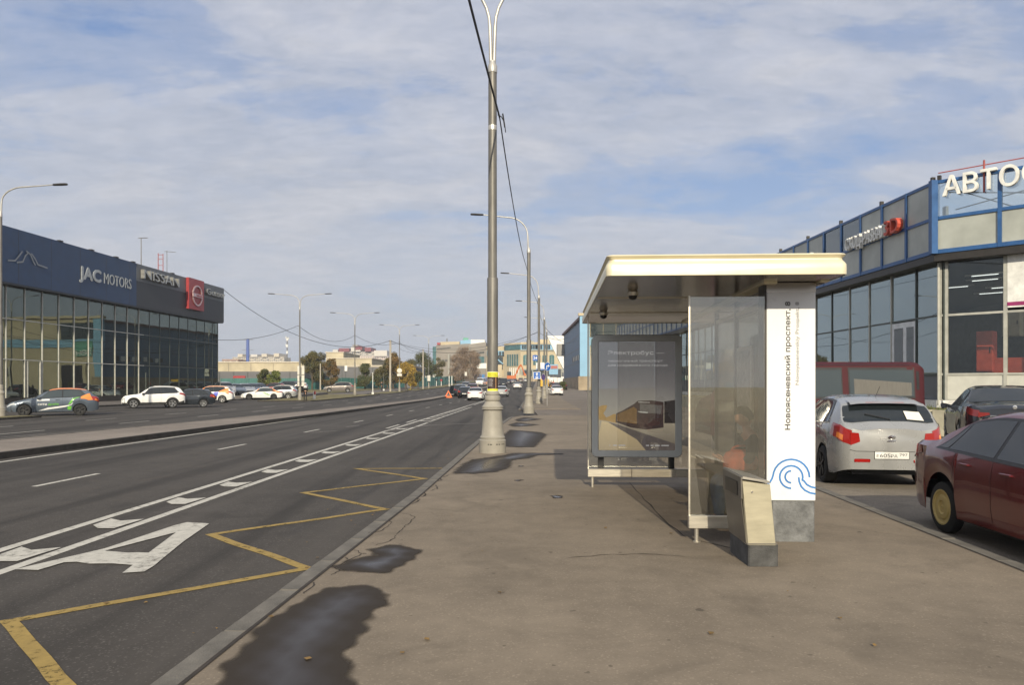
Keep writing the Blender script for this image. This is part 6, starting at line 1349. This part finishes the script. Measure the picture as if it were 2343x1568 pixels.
def hall(label, u0, u1, vt, vm, vb, Y, m_top, m_bot, Y1=None):
    k = Y/FPX; z0 = g(Y); o = D(u0, 882, Y); t = thing('hall', label, 'building', (o.x, Y, z0)); X1 = (u1-u0)*k; Z = lambda v: (HV-v)*k+CH-z0
    q = MB(); q.box((0, .4, Z(vm)), (X1, 25, Z(vt))); q.build('upper_wall', m_top, t); q = MB(); q.box((0, 0, -2), (X1, 24, Z(vm)-.02)); q.build('lower_wall', m_bot, t)
    n = int(X1/3)
    for i in range(n): q = MB(); q.box((X1*i/n, -.06, -1), (X1*i/n+.12, -.005, Z(vm)-.1)); q.build('cladding_rib', m_dmull, t)
    for i in range(int(X1/5)): q = MB(); q.box((i*5+.0, .32, Z(vm)+.1), (i*5+.08, .395, Z(vt)-.1)); q.build('wall_joint', m_stone, t)
    q = MB(); q.box((-.2, .2, Z(vt)), (X1+.2, 25.2, Z(vt)+.25)); q.build('parapet', m_flat2, t); return t, X1, Z
m_conw = mat('weathered_cream_concrete', (.50, .44, .32), .9, var=.16, scale=.3); m_slate = mat('slate_cladding', (.135, .135, .145), .7, var=.15, scale=.2, streak=(.2, 1, 3))
h1, X1, Z = hall('long low hall with cream concrete top and dark cladding, left of the twin arm lamp', 470, 695, 831, 851, 880, 172, m_conw, m_slate)
q = MB(); q.box((6.3, -.3, Z(868)), (9.0, -.05, Z(861))); q.build('red_sign', m_redp, h1)
hall('pale hall roof section behind the green trees', 748, 850, 822, 838, 880, 205, m_conw, m_slate)
h3, X3, Z3 = hall('dark slate clad hall with a white edge panel, behind the small tree on the verge', 790, 945, 839, 841, 880, 178, m_flat2, m_slate)
q = MB(); q.box((0-.1, -.2, Z3(850)), (.5, -.07, Z3(838))); q.build('white_edge_panel', m_letw, h3)
hall('small cream kiosk roof on the higher hall', 745, 785, 808, 826, 845, 230, m_conw, m_conw)
# white pavilion roofs and blue cabins near the middle
for (u0, u1, v0, v1, Y, m, lab) in ((944, 975, 861, 868, 240, m_letw, 'white flat canopy roof behind the teal fence'), (990, 1008, 858, 866, 245, m_letw, 'white arched canopy roof with red edging behind the fence'), (975, 1040, 866, 872, 262, m_lblue, 'row of light blue cabins behind the fence'), (1078, 1113, 832, 844, 250, m_letw, 'large white billboard on posts left of the nearest lamp post')):
    k = Y/FPX; o = D(u0, 882, Y); t = thing('pavilion' if v1 > 850 else 'billboard', lab, 'pavilion' if v1 > 850 else 'billboard', (o.x, Y, g(Y))); zz0, zz1 = (HV-v1)*k+CH-g(Y), (HV-v0)*k+CH-g(Y)
    q = MB(); q.box((0, 0, zz0), ((u1-u0)*k, .5 if v1 < 850 else 4, zz1)); q.build('panel', m, t)
    for x in (.15, .85) if v1 > 850 else (.25, .4): q = MB(); q.tube([((u1-u0)*k*x, .3, -.3), ((u1-u0)*k*x, .3, zz0+.01)], .15, 8); q.build('post', m_galv, t)
# ================================================================ teal fence on the left
m_tealf = mat('teal_fence_sheet', (.045, .15, .14), .55, var=.18, scale=.6); m_tpost = mat('teal_fence_post', (.10, .22, .20), .5)
q = MB(); n = 12; pts = []
for i in range(n+1): pts.append((2.45*i/n, -.02 if i % 2 else .02))
q.rings([[(x, y, z) for x, y in pts] for z in (0, 2.25)], closed=False); sheet_me = q.mesh('fence_sheet'); sheet_me.materials.append(m_tealf)
q = MB(); q.tube([(0, 0, -.1), (0, 0, 2.4)], .05, 6); post_me = q.mesh('post'); post_me.materials.append(m_tpost)
def fence(label, pts, z_of=g):
    t = thing('sheet_fence', label, 'fence', (pts[0][0], pts[0][1], 0)); d = 0; segs = []
    for a, b_ in zip(pts[:-1], pts[1:]):
        a, b_ = Vector(a), Vector(b_); L_ = (b_-a).length; n = max(1, round(L_/2.5)); dv = (b_-a)/n
        for i in range(n):
            p_ = a+dv*i; o = link('fence_sheet', sheet_me, t); o.location = (p_.x-pts[0][0], p_.y-pts[0][1], z_of(p_.y)-.05+random.uniform(-.05, .05)); o.rotation_euler = (0, 0, math.atan2(dv.y, dv.x)+random.uniform(-.03, .03)); o.scale = (dv.length/2.5, 1, 1)
            o = link('post', post_me, t); o.location = (p_.x-pts[0][0], p_.y-pts[0][1]-.05, z_of(p_.y)-.1)
fx = lambda u, Y: (D(u, 0, Y).x, Y)
fence('long teal corrugated fence between the parked cars and the hall', [fx(505, 150), fx(690, 152), fx(760, 158), fx(860, 168), fx(950, 182), fx(1003, 210), fx(1040, 245), fx(1064, 290)])
# low glass-like bus pen behind the cars
# ================================================================ trees
m_bark = mat('bark', (.10, .08, .06), .9, var=.3, scale=6)
def leafmat(name, a, b_):
    m = bpy.data.materials.new(name); m.use_nodes = True; t = m.node_tree; bb_ = t.nodes['Principled BSDF']; tcx = nn(t, 'ShaderNodeTexCoord')
    no = nn(t, 'ShaderNodeTexNoise', i_Scale=.55, i_Detail=3.0); t.links.new(tcx.outputs['Object'], no.inputs[0]); n2_ = nn(t, 'ShaderNodeTexNoise', i_Scale=6.0, i_Detail=2.0); t.links.new(tcx.outputs['Object'], n2_.inputs[0])
    f = mth(t, 'ADD', mth(t, 'MULTIPLY', no.outputs[0], .6), mth(t, 'MULTIPLY', n2_.outputs[0], .4)); t.links.new(mixc(t, ramp(t, f, [(.38, 0.0), (.6, 1.0)]), a, b_), bb_.inputs['Base Color']); bb_.inputs['Roughness'].default_value = .75
    bb_.inputs['Subsurface Weight'].default_value = 0; return m
L_green = leafmat('green_leaves', (.045, .065, .022), (.12, .115, .035)); L_olive = leafmat('olive_leaves', (.045, .058, .022), (.15, .12, .035)); L_yellow = leafmat('yellow_leaves', (.18, .13, .025), (.42, .27, .035)); L_brown = leafmat('brown_bare_twigs', (.17, .12, .085), (.27, .20, .14)); L_rust = leafmat('rust_leaves', (.055, .062, .024), (.22, .125, .035)); L_bush = leafmat('bright_green_leaves', (.07, .10, .025), (.22, .24, .05))
def tree(label, u, Y, vtop, wpx, lm, n=2600, base=None, shape='round', leaf=.26, group='trees along the left side', gap=.0, trunk=.18):
    z0 = g(Y); H = (HV-vtop)/FPX*Y+CH-z0; Wd = wpx/FPX*Y/2; p_ = D(u, 0, Y); t = thing('tree', label, 'tree', (p_.x, Y, z0), 0, group); rnd = random.Random(int(u*7+Y)); cb = base if base is not None else .14*H
    # trunk and limbs
    q = MB(); q.tube([(0, 0, -.15), (.03*H*rnd.uniform(-1, 1), 0, H*.3), (.04*H*rnd.uniform(-1, 1), .1, H*.6), (0, 0, H*.9)], [trunk, trunk*.8, trunk*.45, .03], 8)
    clumps = []
    for i in range(16 if shape != 'bare' else 34):
        a = rnd.uniform(0, 6.28); f = rnd.uniform(0, 1)
        if shape == 'cone': zz_ = cb+(H-cb)*f**.9; rad = Wd*(1-f)**.75*rnd.uniform(.3, .85)+.1
        elif shape == 'bare': zz_ = cb+(H-cb)*f; rad = Wd*rnd.uniform(.1, .85)*(1-.45*f)
        else: zz_ = cb+(H-cb)*(.12+.78*f); rad = Wd*math.sin(math.pi*(.12+.80*f))**.6*rnd.uniform(.25, .80)
        c_ = Vector((rad*math.cos(a), rad*math.sin(a), zz_)); clumps.append((c_, Wd*rnd.uniform(.30, .52)))
        q.tube([(0, 0, max(H*.12, zz_-rad*.9-.4)), tuple(c_*.55+Vector((0, 0, zz_*.42))), tuple(c_)], [trunk*.35, trunk*.2, .015], 5)
    q.build('trunk', m_bark, t)
    clumps.append((Vector((0, 0, H*.93-Wd*.15)), Wd*.34)); 
    tot = sum(r*r for _, r in clumps); vs, fs = [], []
    for c_, r in clumps:
        for _ in range(int(n*2.7*r*r/tot)):
            d = Vector((rnd.gauss(0, 1), rnd.gauss(0, 1), rnd.gauss(0, .8))); d.normalize(); p1 = c_+d*r*(rnd.random()**.4)*rnd.uniform(.75, 1.12)
            if p1.z < cb*.8 or p1.z > H*1.02: continue
            s = leaf*.98*rnd.uniform(.5, 1.15); ax = Vector((rnd.gauss(0, 1), rnd.gauss(0, 1), rnd.gauss(0, 1))).normalized(); bx_ = ax.cross(Vector((rnd.gauss(0, 1), rnd.gauss(0, 1), rnd.gauss(0, 1)))).normalized()
            if shape == 'bare': ax = (ax*.45+Vector((0, 0, 1))).normalized()*2.2; bx_ = bx_*.26
            k = len(vs); vs += [p1+ax*s*.5, p1+bx_*s*.42, p1-ax*s*.5, p1-bx_*s*.42]; fs.append((k, k+1, k+2, k+3))
    me = bpy.data.meshes.new('crown'); me.from_pydata([tuple(v) for v in vs], [], fs); me.materials.append(lm); link('crown', me, t); return t
tree('big round olive tree right of the twin arm lamp with the white sign backs', 714, 150, 803, 56, L_olive, 4200, base=.7)
tree('thin greyer tree rising between the big olive tree and the reddish one', 733, 152, 802, 30, leafmat('grey_green_leaves', (.08, .08, .06), (.16, .15, .10)), 1500, base=.8, leaf=.22)
tree('rust and green pointed tree right of the big olive tree', 757, 148, 823, 46, L_rust, 3200, base=.6, shape='cone')
tree('low bushy green tree behind the parked cars', 607, 140, 846, 36, L_green, 2400, base=.6); tree('brighter yellow green bush beside the low green tree', 628, 138, 849, 34, L_bush, 2200, base=.5)
tree('small dark green tree in front of the slate hall, left of the concrete pole', 835, 158, 834, 44, L_green, 2600, base=.6, shape='cone')
tree('dark green bush left of the concrete pole foot', 866, 160, 843, 32, L_olive, 2000, base=.4)
tree('tall green and orange tree directly behind the concrete pole', 900, 160, 806, 48, L_rust, 3600, base=.8)
tree('green orange tree between the concrete pole and the round signed lamp', 886, 163, 818, 44, L_olive, 2600, base=.6)
tree('bright yellow tree right of the round signed lamp', 929, 158, 828, 40, L_yellow, 3000, base=.8); tree('low yellow bush at the fence right of the yellow tree', 944, 156, 843, 30, L_yellow, 1800, base=.5)
tree('broad dark green tree left of the stone office block', 967, 215, 808, 56, L_green, 4200, base=.8); tree('pale green tree left of the broad dark one', 944, 222, 822, 36, L_olive, 2000, base=.8)
tree('small pale tree with a clear trunk in front of the fence', 957, 150, 850, 22, L_olive, 1300, base=1.5, trunk=.12); tree('medium green tree beside the broad dark one', 1003, 220, 816, 34, L_olive, 2400, base=.8)
tree('bare brown tree in front of the stone office block', 1060, 240, 797, 60, L_brown, 4200, base=1.0, shape='bare', leaf=.4); tree('smaller bare brown tree right of the larger bare one', 1086, 238, 804, 42, L_brown, 2600, base=1.0, shape='bare', leaf=.4); tree('lowest bare brown tree, left of the larger bare one', 1042, 244, 812, 34, L_brown, 1800, base=1.0, shape='bare', leaf=.4)
tree('dark bush at the foot of the blue clad wall', 1287, 135, 874, 18, L_green, 900, base=.1, leaf=.2, trunk=.06)
GBK = mat('tree_bank', (.05, .06, .025), .9, var=.5, scale=.05, bump=.8, bscale=.3)
for i in range(9): 
    u = [652, 668, 682, 795, 930, 952, 1180, 1300, 560][i]
    tree('far low tree on the skyline, '+['third left of the twin arm lamp', 'second left of the twin arm lamp', 'first left of the twin arm lamp', 'beside the dark red stepped flats', 'behind the yellow tree', 'behind the pale green tree', 'near the far bend of the road', 'behind the white slanted wall', 'above the hall roof on the left'][i], u, 420, 846+(i*5) % 9, 26, L_olive, 500, base=1.5, leaf=1.0, group='far trees on the skyline')
# ================================================================ wires
m_wire = mat('black_cable', (.012, .012, .014), .6)
def wire(label, a, b_, sag, r=.012, n=24, grp='overhead cables'):
    a, b_ = Vector(a), Vector(b_); pts = []
    for i in range(n+1):
        t_ = i/n; p_ = a.lerp(b_, t_); p_.z -= 4*sag*t_*(1-t_); pts.append(p_-a)
    q = MB(); q.tube([tuple(p_) for p_ in pts], r, 5); o = q.build('overhead_cable', m_wire); o.location = a; setprops(o, label, 'cable', grp); return o
A1 = D(1143, 268, 18.2); Pn = [o for o in bpy.data.objects if o.name.startswith('street_lamp') and not o.parent]
A2 = D(1203, 606, 43.2); A3 = D(1217, 636, 43.5); A4 = D(1229, 690, 66); 
for dx in (0, .02): 
    pass
wire('thick twisted cable running up past the nearest lamp post to the top edge', (-2.1, -9, 8.2), A1, .35, .022); wire('cable sagging from the nearest lamp post to the second one', A1, A2, .45, .016); wire('cable from the second lamp post to the third', A2, A4, .25, .014)
wire('cable from the third lamp post on to the fourth', A4, D(1243, 745, 88), .2, .014)
q = MB(); q.tube([(0, 0, 0), (.09, 0, -.05), (.16, 0, -.18), (.19, 0, -.42)], .012, 6); q.tube([(.12, -.01, .02), (.17, 0, -.3)], .02, 6); o = q.build('cable_clamp', m_wire, near); o.location = (.12, 0, A1.z+.05)
CP = D(893, 780, 133); DC = Vector((fX(99.9), 99.9, 13.9))
L2 = D(682, 746, 83); L3 = D(812, 768, 107); L4 = D(914, 783, 132); PP2 = D(968, 801, 158)
def via(a, b_, mid): m_ = (Vector(a)+Vector(b_))/2; return m_.z-mid
wire('thick dark cable from the showroom corner to the concrete pole', D(512, 664, 99.5), CP, 3.6, .035, 40)
wire('thin cable from the showroom side to the nearest twin arm lamp', D(440, 772, 70), L2, .8, .022); wire('cable between the first and second twin arm lamps', L2, L3, 1.25, .022); wire('cable from the second twin arm lamp to the third', L3, L4, .9, .022)
wire('upper cable from the concrete pole to the lamp posts across the road', CP, D(1231, 760, 112), 2.6, .03, 40); wire('lower parallel cable from the concrete pole across the road', CP+Vector((0, 0, -.15)), D(1231, 762, 112), 1.9, .02, 40)
wire('cable from the right hand lamp post to the blue clad building', D(1231, 760, 112), D(1300, 772, 150), .8, .03); wire('higher cable toward the white slanted wall', D(1243, 745, 88), D(1318, 779, 150), 1.2, .022)
wire('short cable from the concrete pole to the round signed lamp', CP+Vector((0, 0, -.3)), L4+Vector((0, 0, -.2)), .3, .02); wire('cable from the round signed lamp to the small concrete pole', L4, PP2, .9, .022); wire('second cable from the round signed lamp to the small concrete pole', L4+Vector((0, 0, -1.2)), PP2+Vector((0, 0, -.05)), .6, .02)
# concrete poles
m_cpole = mat('concrete_pole', (.42, .38, .32), .85, var=.12, scale=2)
for u, Y, vt, r, lab in ((893, 133, 779, .19, 'thick concrete pole where the cables cross, on the grass verge'), (968, 158, 800, .16, 'thinner concrete pole with a hooked bracket, right of the yellow tree'), (733, 146, 833, .13, 'short concrete pole standing in front of the olive trees')):
    p_ = D(u, 0, Y); H = (HV-vt)/FPX*Y+CH-g(Y); t = pole('utility_pole', lab, 'pole', (p_.x, Y, g(Y)), H, r, m_cpole, 'utility poles on the left', extras=[('cap_bracket', bar((-.35, 0, H-.2), (.35, 0, H-.2), .04), m_dark)])
    if u == 893:
        for i in range(6): q = MB(); q.lathe([(.0, 0), (.07, .0), (.07, .1), (.0, .1)], 8, (.24, 0, H-.5-i*.45)); q.build('insulator', m_cream, t)
for u, v, vt, lab in ((853, 903, 853, 'slim white post on the verge left of the concrete pole'), (878, 895, 856, 'slim grey post between the two poles on the verge')):
    p_ = P(u, v, 0); pole('marker_post', lab, 'post', p_, (v-vt)/FPX*p_.y, .06, m_letw if u == 853 else m_galv, extras=[('foot', bar((0, 0, 0), (0, 0, .3), .18), m_letw)])
# masts on the skyline
p_ = D(567, 0, 600); pole('blue_mast', 'tall blue chimney-like mast on the left skyline', 'mast', (p_.x, 600, g(600)), (HV-777)/FPX*600-g(600)+CH, 1.4, mat('mast_blue', (.05, .10, .36), .5), extras=[('cross_arm', bar((-4.5, 0, z), (4.5, 0, z), .15), m_galv) for z in (11, 17, 25)])
p_ = D(657, 0, 600); t = pole('lattice_mast', 'thin white and grey telecom mast on the left skyline', 'mast', (p_.x, 600, g(600)), (HV-772)/FPX*600-g(600)+CH, .5, m_galv, extras=[('band', bar((0, 0, z), (0, 0, z+2.2), .75), m_letw) for z in (14, 19, 24)]+[('antenna_panel', bar((-.9, 0, z), (-.9, 0, z+1.6), .35), m_letw) for z in (20, 26)]+[('antenna_panel', bar((.9, 0, 25), (.9, 0, 27), .35), m_letw)])
# ================================================================ signs
m_sblue = mat('sign_blue', (.02, .12, .45), .4); m_sback = mat('sign_back', (.62, .60, .54), .5); m_swh = mat('sign_white', (.75, .76, .78), .45)
def flat(q, pts, y, m=None): q.prism([(x, y, z) for x, z in pts], (0, -.004, 0)); return q
t3 = D(1229, 860, 65.6); sg = thing('bus_lane_sign', 'blue square sign with a white arrow above a bus on the third right lamp post', 'road sign', (t3.x-.02, 65.6, t3.z))
k = .62/2; q = MB(); q.bbox((-k, -.02, -k), (k, .01, k), .03); q.build('panel', m_sblue, sg)
q = MB(); 
for a, b_ in (((-k, -k), (k, -k+.03)), ((-k, k-.03), (k, k)), ((-k, -k+.031), (-k+.03, k-.031)), ((k-.03, -k+.031), (k, k-.031))): q.box((a[0], -.026, a[1]), (b_[0], -.021, b_[1]))
q.build('border', m_swh, sg)
q = MB(); flat(q, [(-.035, -.03), (.035, -.03), (.035, .10), (.11, .10), (0, .25), (-.11, .10), (-.035, .10)], -.022); fixn(q.build('arrow', m_swh, sg)); q = MB(); flat(q, [(-.10, -.26), (.10, -.26), (.10, -.08), (-.10, -.08)], -.022); bs_ = fixn(q.build('bus_symbol', m_swh, sg)); q = MB(); q.box((-.07, -.0290, -.17), (.07, -.0265, -.11)); q.build('bus_window', m_sblue, bs_)
def disc(q, r, y0, y1, n=24): q.lathe([(r, y0), (r, y1)], n, (0, 0, 0), 'y')
def roundsign(label, u, v, Y, yaw, post_h, r=.34, m=m_sblue, arrow=True, vb=None):
    p_ = D(u, 0, Y); zc_ = (HV-v)/FPX*Y+CH; t = thing('round_sign', label, 'road sign', (p_.x, Y, g(Y)), yaw); zr = zc_-g(Y)
    q = MB(); q.tube([(0, .03, -.05), (0, .03, zr+.38)], .03, 8); q.build('post', m_galv2, t)
    q = MB(); disc(q, r, -.02, -.005); o = fixn(q.build('disc', m, t)); o.location = (0, 0, zr); q = MB(); q.lathe([(r, -.022), (r-.02, -.022)], 24, (0, 0, 0), 'y', caps=False); o2 = q.build('rim', m_swh, t); o2.location = (0, 0, zr)
    if arrow: q = MB(); flat(q, [(-.13, -.22), (-.05, -.22), (-.05, .02), (.06, .02), (.06, -.06), (.22, .07), (.06, .19), (.06, .10), (-.13, .10)], -.023); o3 = fixn(q.build('arrow', m_swh, t)); o3.location = (0, 0, zr)
    return t
roundsign('round blue sign with a white right arrow on a slim post', 1252.5, 840, 60, R(38), 3)
roundsign('dim round sign with a rectangular plate, seen behind the blue arrow sign', 1243, 864, 80, R(50), 3, r=.35, m=mat('sign_violet', (.10, .07, .22), .5), arrow=False)
p_ = D(1236, 841, 85); t = thing('white_notice', 'small white notice with a dark blue lower edge on a right hand lamp post', 'sign', (p_.x, 85, p_.z)); q = MB(); q.box((-.45, -.35, -.2), (.45, -.3, .5)); q.build('panel', m_swh, t); q = MB(); q.box((-.45, -.36, -.32), (.45, -.29, -.205)); q.build('edge', m_sblue, t)
p_ = D(1225, 820, 110); t = thing('hanging_sign', 'small blue stop sign with a white symbol left of the third right lamp post', 'road sign', (p_.x, 110, p_.z)); q = MB(); q.bbox((-.4, -.1, -.4), (.4, -.06, .4), .01); q.build('panel', m_sblue, t); me = text_mesh('24', .42, bold=.03); me.materials.append(m_swh); me.transform(Matrix.Translation((-.30, -.105, -.2)) @ Matrix.Rotation(R(90), 4, 'X')); link('lettering', me, t)
# white sign backs on the first twin arm lamp
zb_ = [(838, 858), (859.5, 873.5), (874.5, 885)]
t = thing('road_sign', 'stack of six white sign backs on the first twin arm lamp post', 'road sign', D(687, 882, 82.7)); kk = 82.7/FPX
for v0, v1 in zb_:
    for u0, u1 in ((680.5, 685), (690, 696.5)): q = MB(); q.bbox(((u0-687)*kk, -.02, (HV-v1)*kk), ((u1-687)*kk, .02, (HV-v0)*kk), .01); q.build('panel', m_sback, t)
q = MB(); q.box((-.32, .03, .9), (.45, .05, 1.9)); q.build('bracket', m_galv, t)
for u, v0, v1, Y, lab, rnd_ in ((914.5, 845, 853, 131.6, 'round white sign back with two plates on the third twin arm lamp', 1), (981, 860, 873, 167.5, 'white rectangular sign back on the fourth twin arm lamp', 0), (1066, 852, 861, 230, 'small white square sign by the bare trees', 0), (1140, 853, 860, 230, 'small white sign right of the nearest lamp post top of base', 0)):
    kk = Y/FPX; t = thing('road_sign', lab, 'road sign', D(u, (v0+v1)/2, Y)); q = MB()
    if rnd_: disc(q, .42, -.25, -.2); fixn(q.build('disc', m_sback, t)); q = MB(); q.box((-.4, -.25, -.95), (.4, -.2, -.5)); q.build('plate', m_sback, t)
    else: q.box((-(v1-v0)*kk*.30, -.25, -(v1-v0)*kk/2), ((v1-v0)*kk*.30, -.2, (v1-v0)*kk/2)); q.build('panel', m_sback, t)
    q = MB(); q.box((-.05, -.195, -.6), (.05, -.15, .4)); q.build('bracket', m_galv, t)
p_ = D(1266, 835, 300); kk = 300/FPX; t = thing('billboard', 'blue and red banner board low in front of the cream shopping centre', 'billboard', (p_.x, 298, g(298))); q = MB(); q.box((-10*kk, 0, (HV-858)*kk+CH-g(298)), (10*kk, .3, (HV-835)*kk+CH-g(298))); q.build('panel', m_lblue, t); q = MB(); q.box((-9*kk, -.1, (HV-845)*kk+CH-g(298)), (9*kk, -.01, (HV-838)*kk+CH-g(298))); q.build('banner', mat('banner_red', (.4, .12, .1), .5), t); q = MB(); q.tube([(0, .15, -1), (0, .15, (HV-858)*kk+CH-g(298)+.01)], .3, 8); q.build('post', m_galv, t)
# bollards and pipes with red tops
for u, v, lab in ((941, 901, 'white bollard with red top near the policeman'), (1303/1.0*0+1304/1.306*0+1304, 0, '')):
    if not v: continue
for u, Y, h, lab in ((941-0, 0, 0, ''),): pass
for i, (u, v, vt, lab) in enumerate(((939.5, 901, 880, 'slim red and white post on the verge behind the standing policeman'), (1304, 0, 0, ''))):
    if not v: continue
zc6 = lambda x, y: ((640+x/3.083)/1.306, (820+y/3.083)/1.306)
for i, (x0, yb, yt, lab) in enumerate(((922, 1100, 1030, 'short white post with red face beside the policeman'), (2047, 1018, 972, 'white bollard with dark round top, left of the stopped cars'), (2092, 1014, 972, 'white bollard with red round top, nearest the stopped cars'))):
    u, v = zc6(x0, yb); _, vt = zc6(x0, yt); Yq = 88 if i == 0 else 196; p_ = D(u, 0, Yq); p_.z = g(Yq); h = (v-vt)/FPX*Yq
    pole('bollard', lab, 'bollard', p_, h, .10 if i else .16, m_letw, 'short posts on the left verge', extras=[('top', (lambda hh, ii: (lambda q: q.lathe([(.01, hh), (.3, hh+.1), (.3, hh+.5), (.01, hh+.6)], 10) if ii else q.box((.02, -.2, .5), (.2, -.15, hh))))(h, i), m_redp if i != 1 else m_dark)])
for i, u in enumerate((1341/1.0, )): pass
for i, (x0, yb) in enumerate(((2165, 1010), (2175, 1010))):
    u, v = zc6(x0, yb); p_ = D(u, 0, 190); p_.z = g(190); pole('gate_post', ['left','right'][i]+' one of the pair of pale posts left of the open car door', 'post', (p_.x+i*.4, p_.y, p_.z), 2.6, .12, m_letw, 'pale gate posts')
# kick scooter lying near the kerb
u, v = zc6(1800, 1068); p_ = P(u, v, .0); t = thing('kick_scooter', 'yellow kick scooter left standing on the verge', 'scooter', p_, R(60))
q = MB(); q.tube([(-.5, 0, .12), (.35, 0, .12)], .05, 6); q.tube([(.4, 0, .1), (.25, 0, 1.1)], .03, 6); q.tube([(.25, -.25, 1.1), (.25, .25, 1.1)], .02, 6); q.build('frame', mat('scooter_yellow', (.7, .5, .03), .5), t)
for x in (-.55, .45): q = MB(); q.lathe([(.11, -.025), (.11, .025)], 12, (0, 0, 0), 'y'); w = q.build('wheel', m_tyre, t); w.location = (x, 0, .11)
# excavator far down the road
Ye = 260; p_ = D(1170, 0, Ye); t = thing('excavator', 'small orange excavator working at the far bend of the road', 'excavator', (p_.x, Ye, g(Ye)), 0)
mo = mat('excavator_orange', (.55, .15, .04), .6); q = MB(); q.bbox((-1.5, -1.2, 1.1), (1.6, 1.2, 2.3), .15); q.build('body', mo, t); q = MB(); q.bbox((-1.4, -1.1, 2.31), (0, .2, 3.6), .1); q.build('cab', m_tdark, t); q = MB(); q.bbox((-1.8, -1.4, 0), (1.8, -.7, .9), .3); q.build('track', m_tyre, t); q = MB(); q.bbox((-1.8, .7, 0), (1.8, 1.4, .9), .3); q.build('track', m_tyre, t)
q = MB(); q.tube([(1.2, 0, 2.0), (2.6, 0, 5.2), (3.3, 0, 6.0)], .3, 6); q.tube([(3.3, 0, 6.0), (4.4, 0, 3.0)], .22, 6); q.build('boom', mo, t); q = MB(); q.bbox((4.1, -.5, 2.2), (5.0, .5, 3.0), .1); q.build('bucket', mo, t)
# ================================================================ people further away
p_ = P(701, 917, 0); person('person in dark uniform and white cap top standing right of the nearest twin arm lamp', (p_.x, p_.y-.4, p_.z), R(120), c_dark, c_dark, 1.82, group='people on the left verge')
t = [o for o in bpy.data.objects if o.name.startswith('person') and not o.parent][-1]; q = MB(); q.lathe([(.11, 1.70), (.125, 1.76), (.14, 1.80), (.10, 1.84), (.01, 1.85)], 14, (.03, 0, 0)); q.build('cap', c_white, t); q = MB(); q.lathe([(.19, 1.30), (.215, 1.38), (.18, 1.50), (.09, 1.56)], 12, (0, 0, 0)); q.build('white_vest', c_white, t)
for x0, yb, top, lab, yaw in ((1543, 1055, c_dark, 'person in black walking past the slim white post on the verge', 90), (1860, 1005, c_grey, 'person in light grey top walking by the teal fence', 60)):
    u, v = zc6(x0, yb); Y = 140 if x0 < 1800 else 190; q_ = D(u, 0, Y); person(lab, (q_.x, Y, g(Y)-.05), R(yaw), top, c_dark, 1.75, .12, 'people on the left verge')
# hydrant-like street furniture at the far pavement: small poster case behind the light box gap
# distant crowd of pedestrians near the shopping centre
for i, (u, Y) in enumerate(((1262, 150), (1266, 158), (1258, 165))):
    p_ = D(u, 0, Y); person('tiny '+['dark', 'red-topped', 'grey-topped'][i]+' pedestrian on the far right pavement beyond the side road', (p_.x, Y, g(Y)), R(90), [c_dark, c_red, c_grey][i], c_dark, 1.72, .1, 'far pedestrians')
# construction hoarding and rubble-coloured barriers at the far end
for i, (u0, u1, v0, v1, Y, m) in enumerate(((1180, 1215, 857, 867, 290, m_cream), (1205, 1240, 862, 872, 285, m_tan), (1148, 1178, 864, 869, 292, m_tan), (1250, 1292, 862, 874, 270, m_letw))):
    kk = Y/FPX; o_ = D(u0, 0, Y); t = thing('site_hoarding', ['cream', 'tan', 'low tan', 'white'][i]+' site hoarding at the far end of the road, '+['below the tall windows', 'below the arched windows', 'behind the orange excavator', 'beside the blue clad hall'][i], 'hoarding', (o_.x, Y, g(Y))); n = 5
    for j in range(n): w = (u1-u0)*kk/n; hh = (HV-v0)*kk+CH-g(Y); q = MB(); q.box((j*w+.05, random.uniform(-.3, .3), -.5), ((j+1)*w-.05, 1, max(1.5, hh*random.uniform(.75, 1.0)))); q.build('board', m, t)
# ================================================================ air
hzm = bpy.data.materials.new('haze'); hzm.use_nodes = True; t = hzm.node_tree
for n_ in list(t.nodes):
    if n_.type != 'OUTPUT_MATERIAL': t.nodes.remove(n_)
pv = nn(t, 'ShaderNodeVolumePrincipled'); pv.inputs['Color'].default_value = (.86, .91, 1.0, 1); pv.inputs['Density'].default_value = .00042; pv.inputs['Anisotropy'].default_value = .2
t.links.new(pv.outputs[0], t.nodes[0].inputs['Volume'])
q = MB(); q.box((-520, -30, -1.4), (420, 900, 75)); hz_o = q.build('haze', hzm, kind='stuff'); setprops(hz_o, 'thin pale haze over the road and the distant buildings', 'haze')
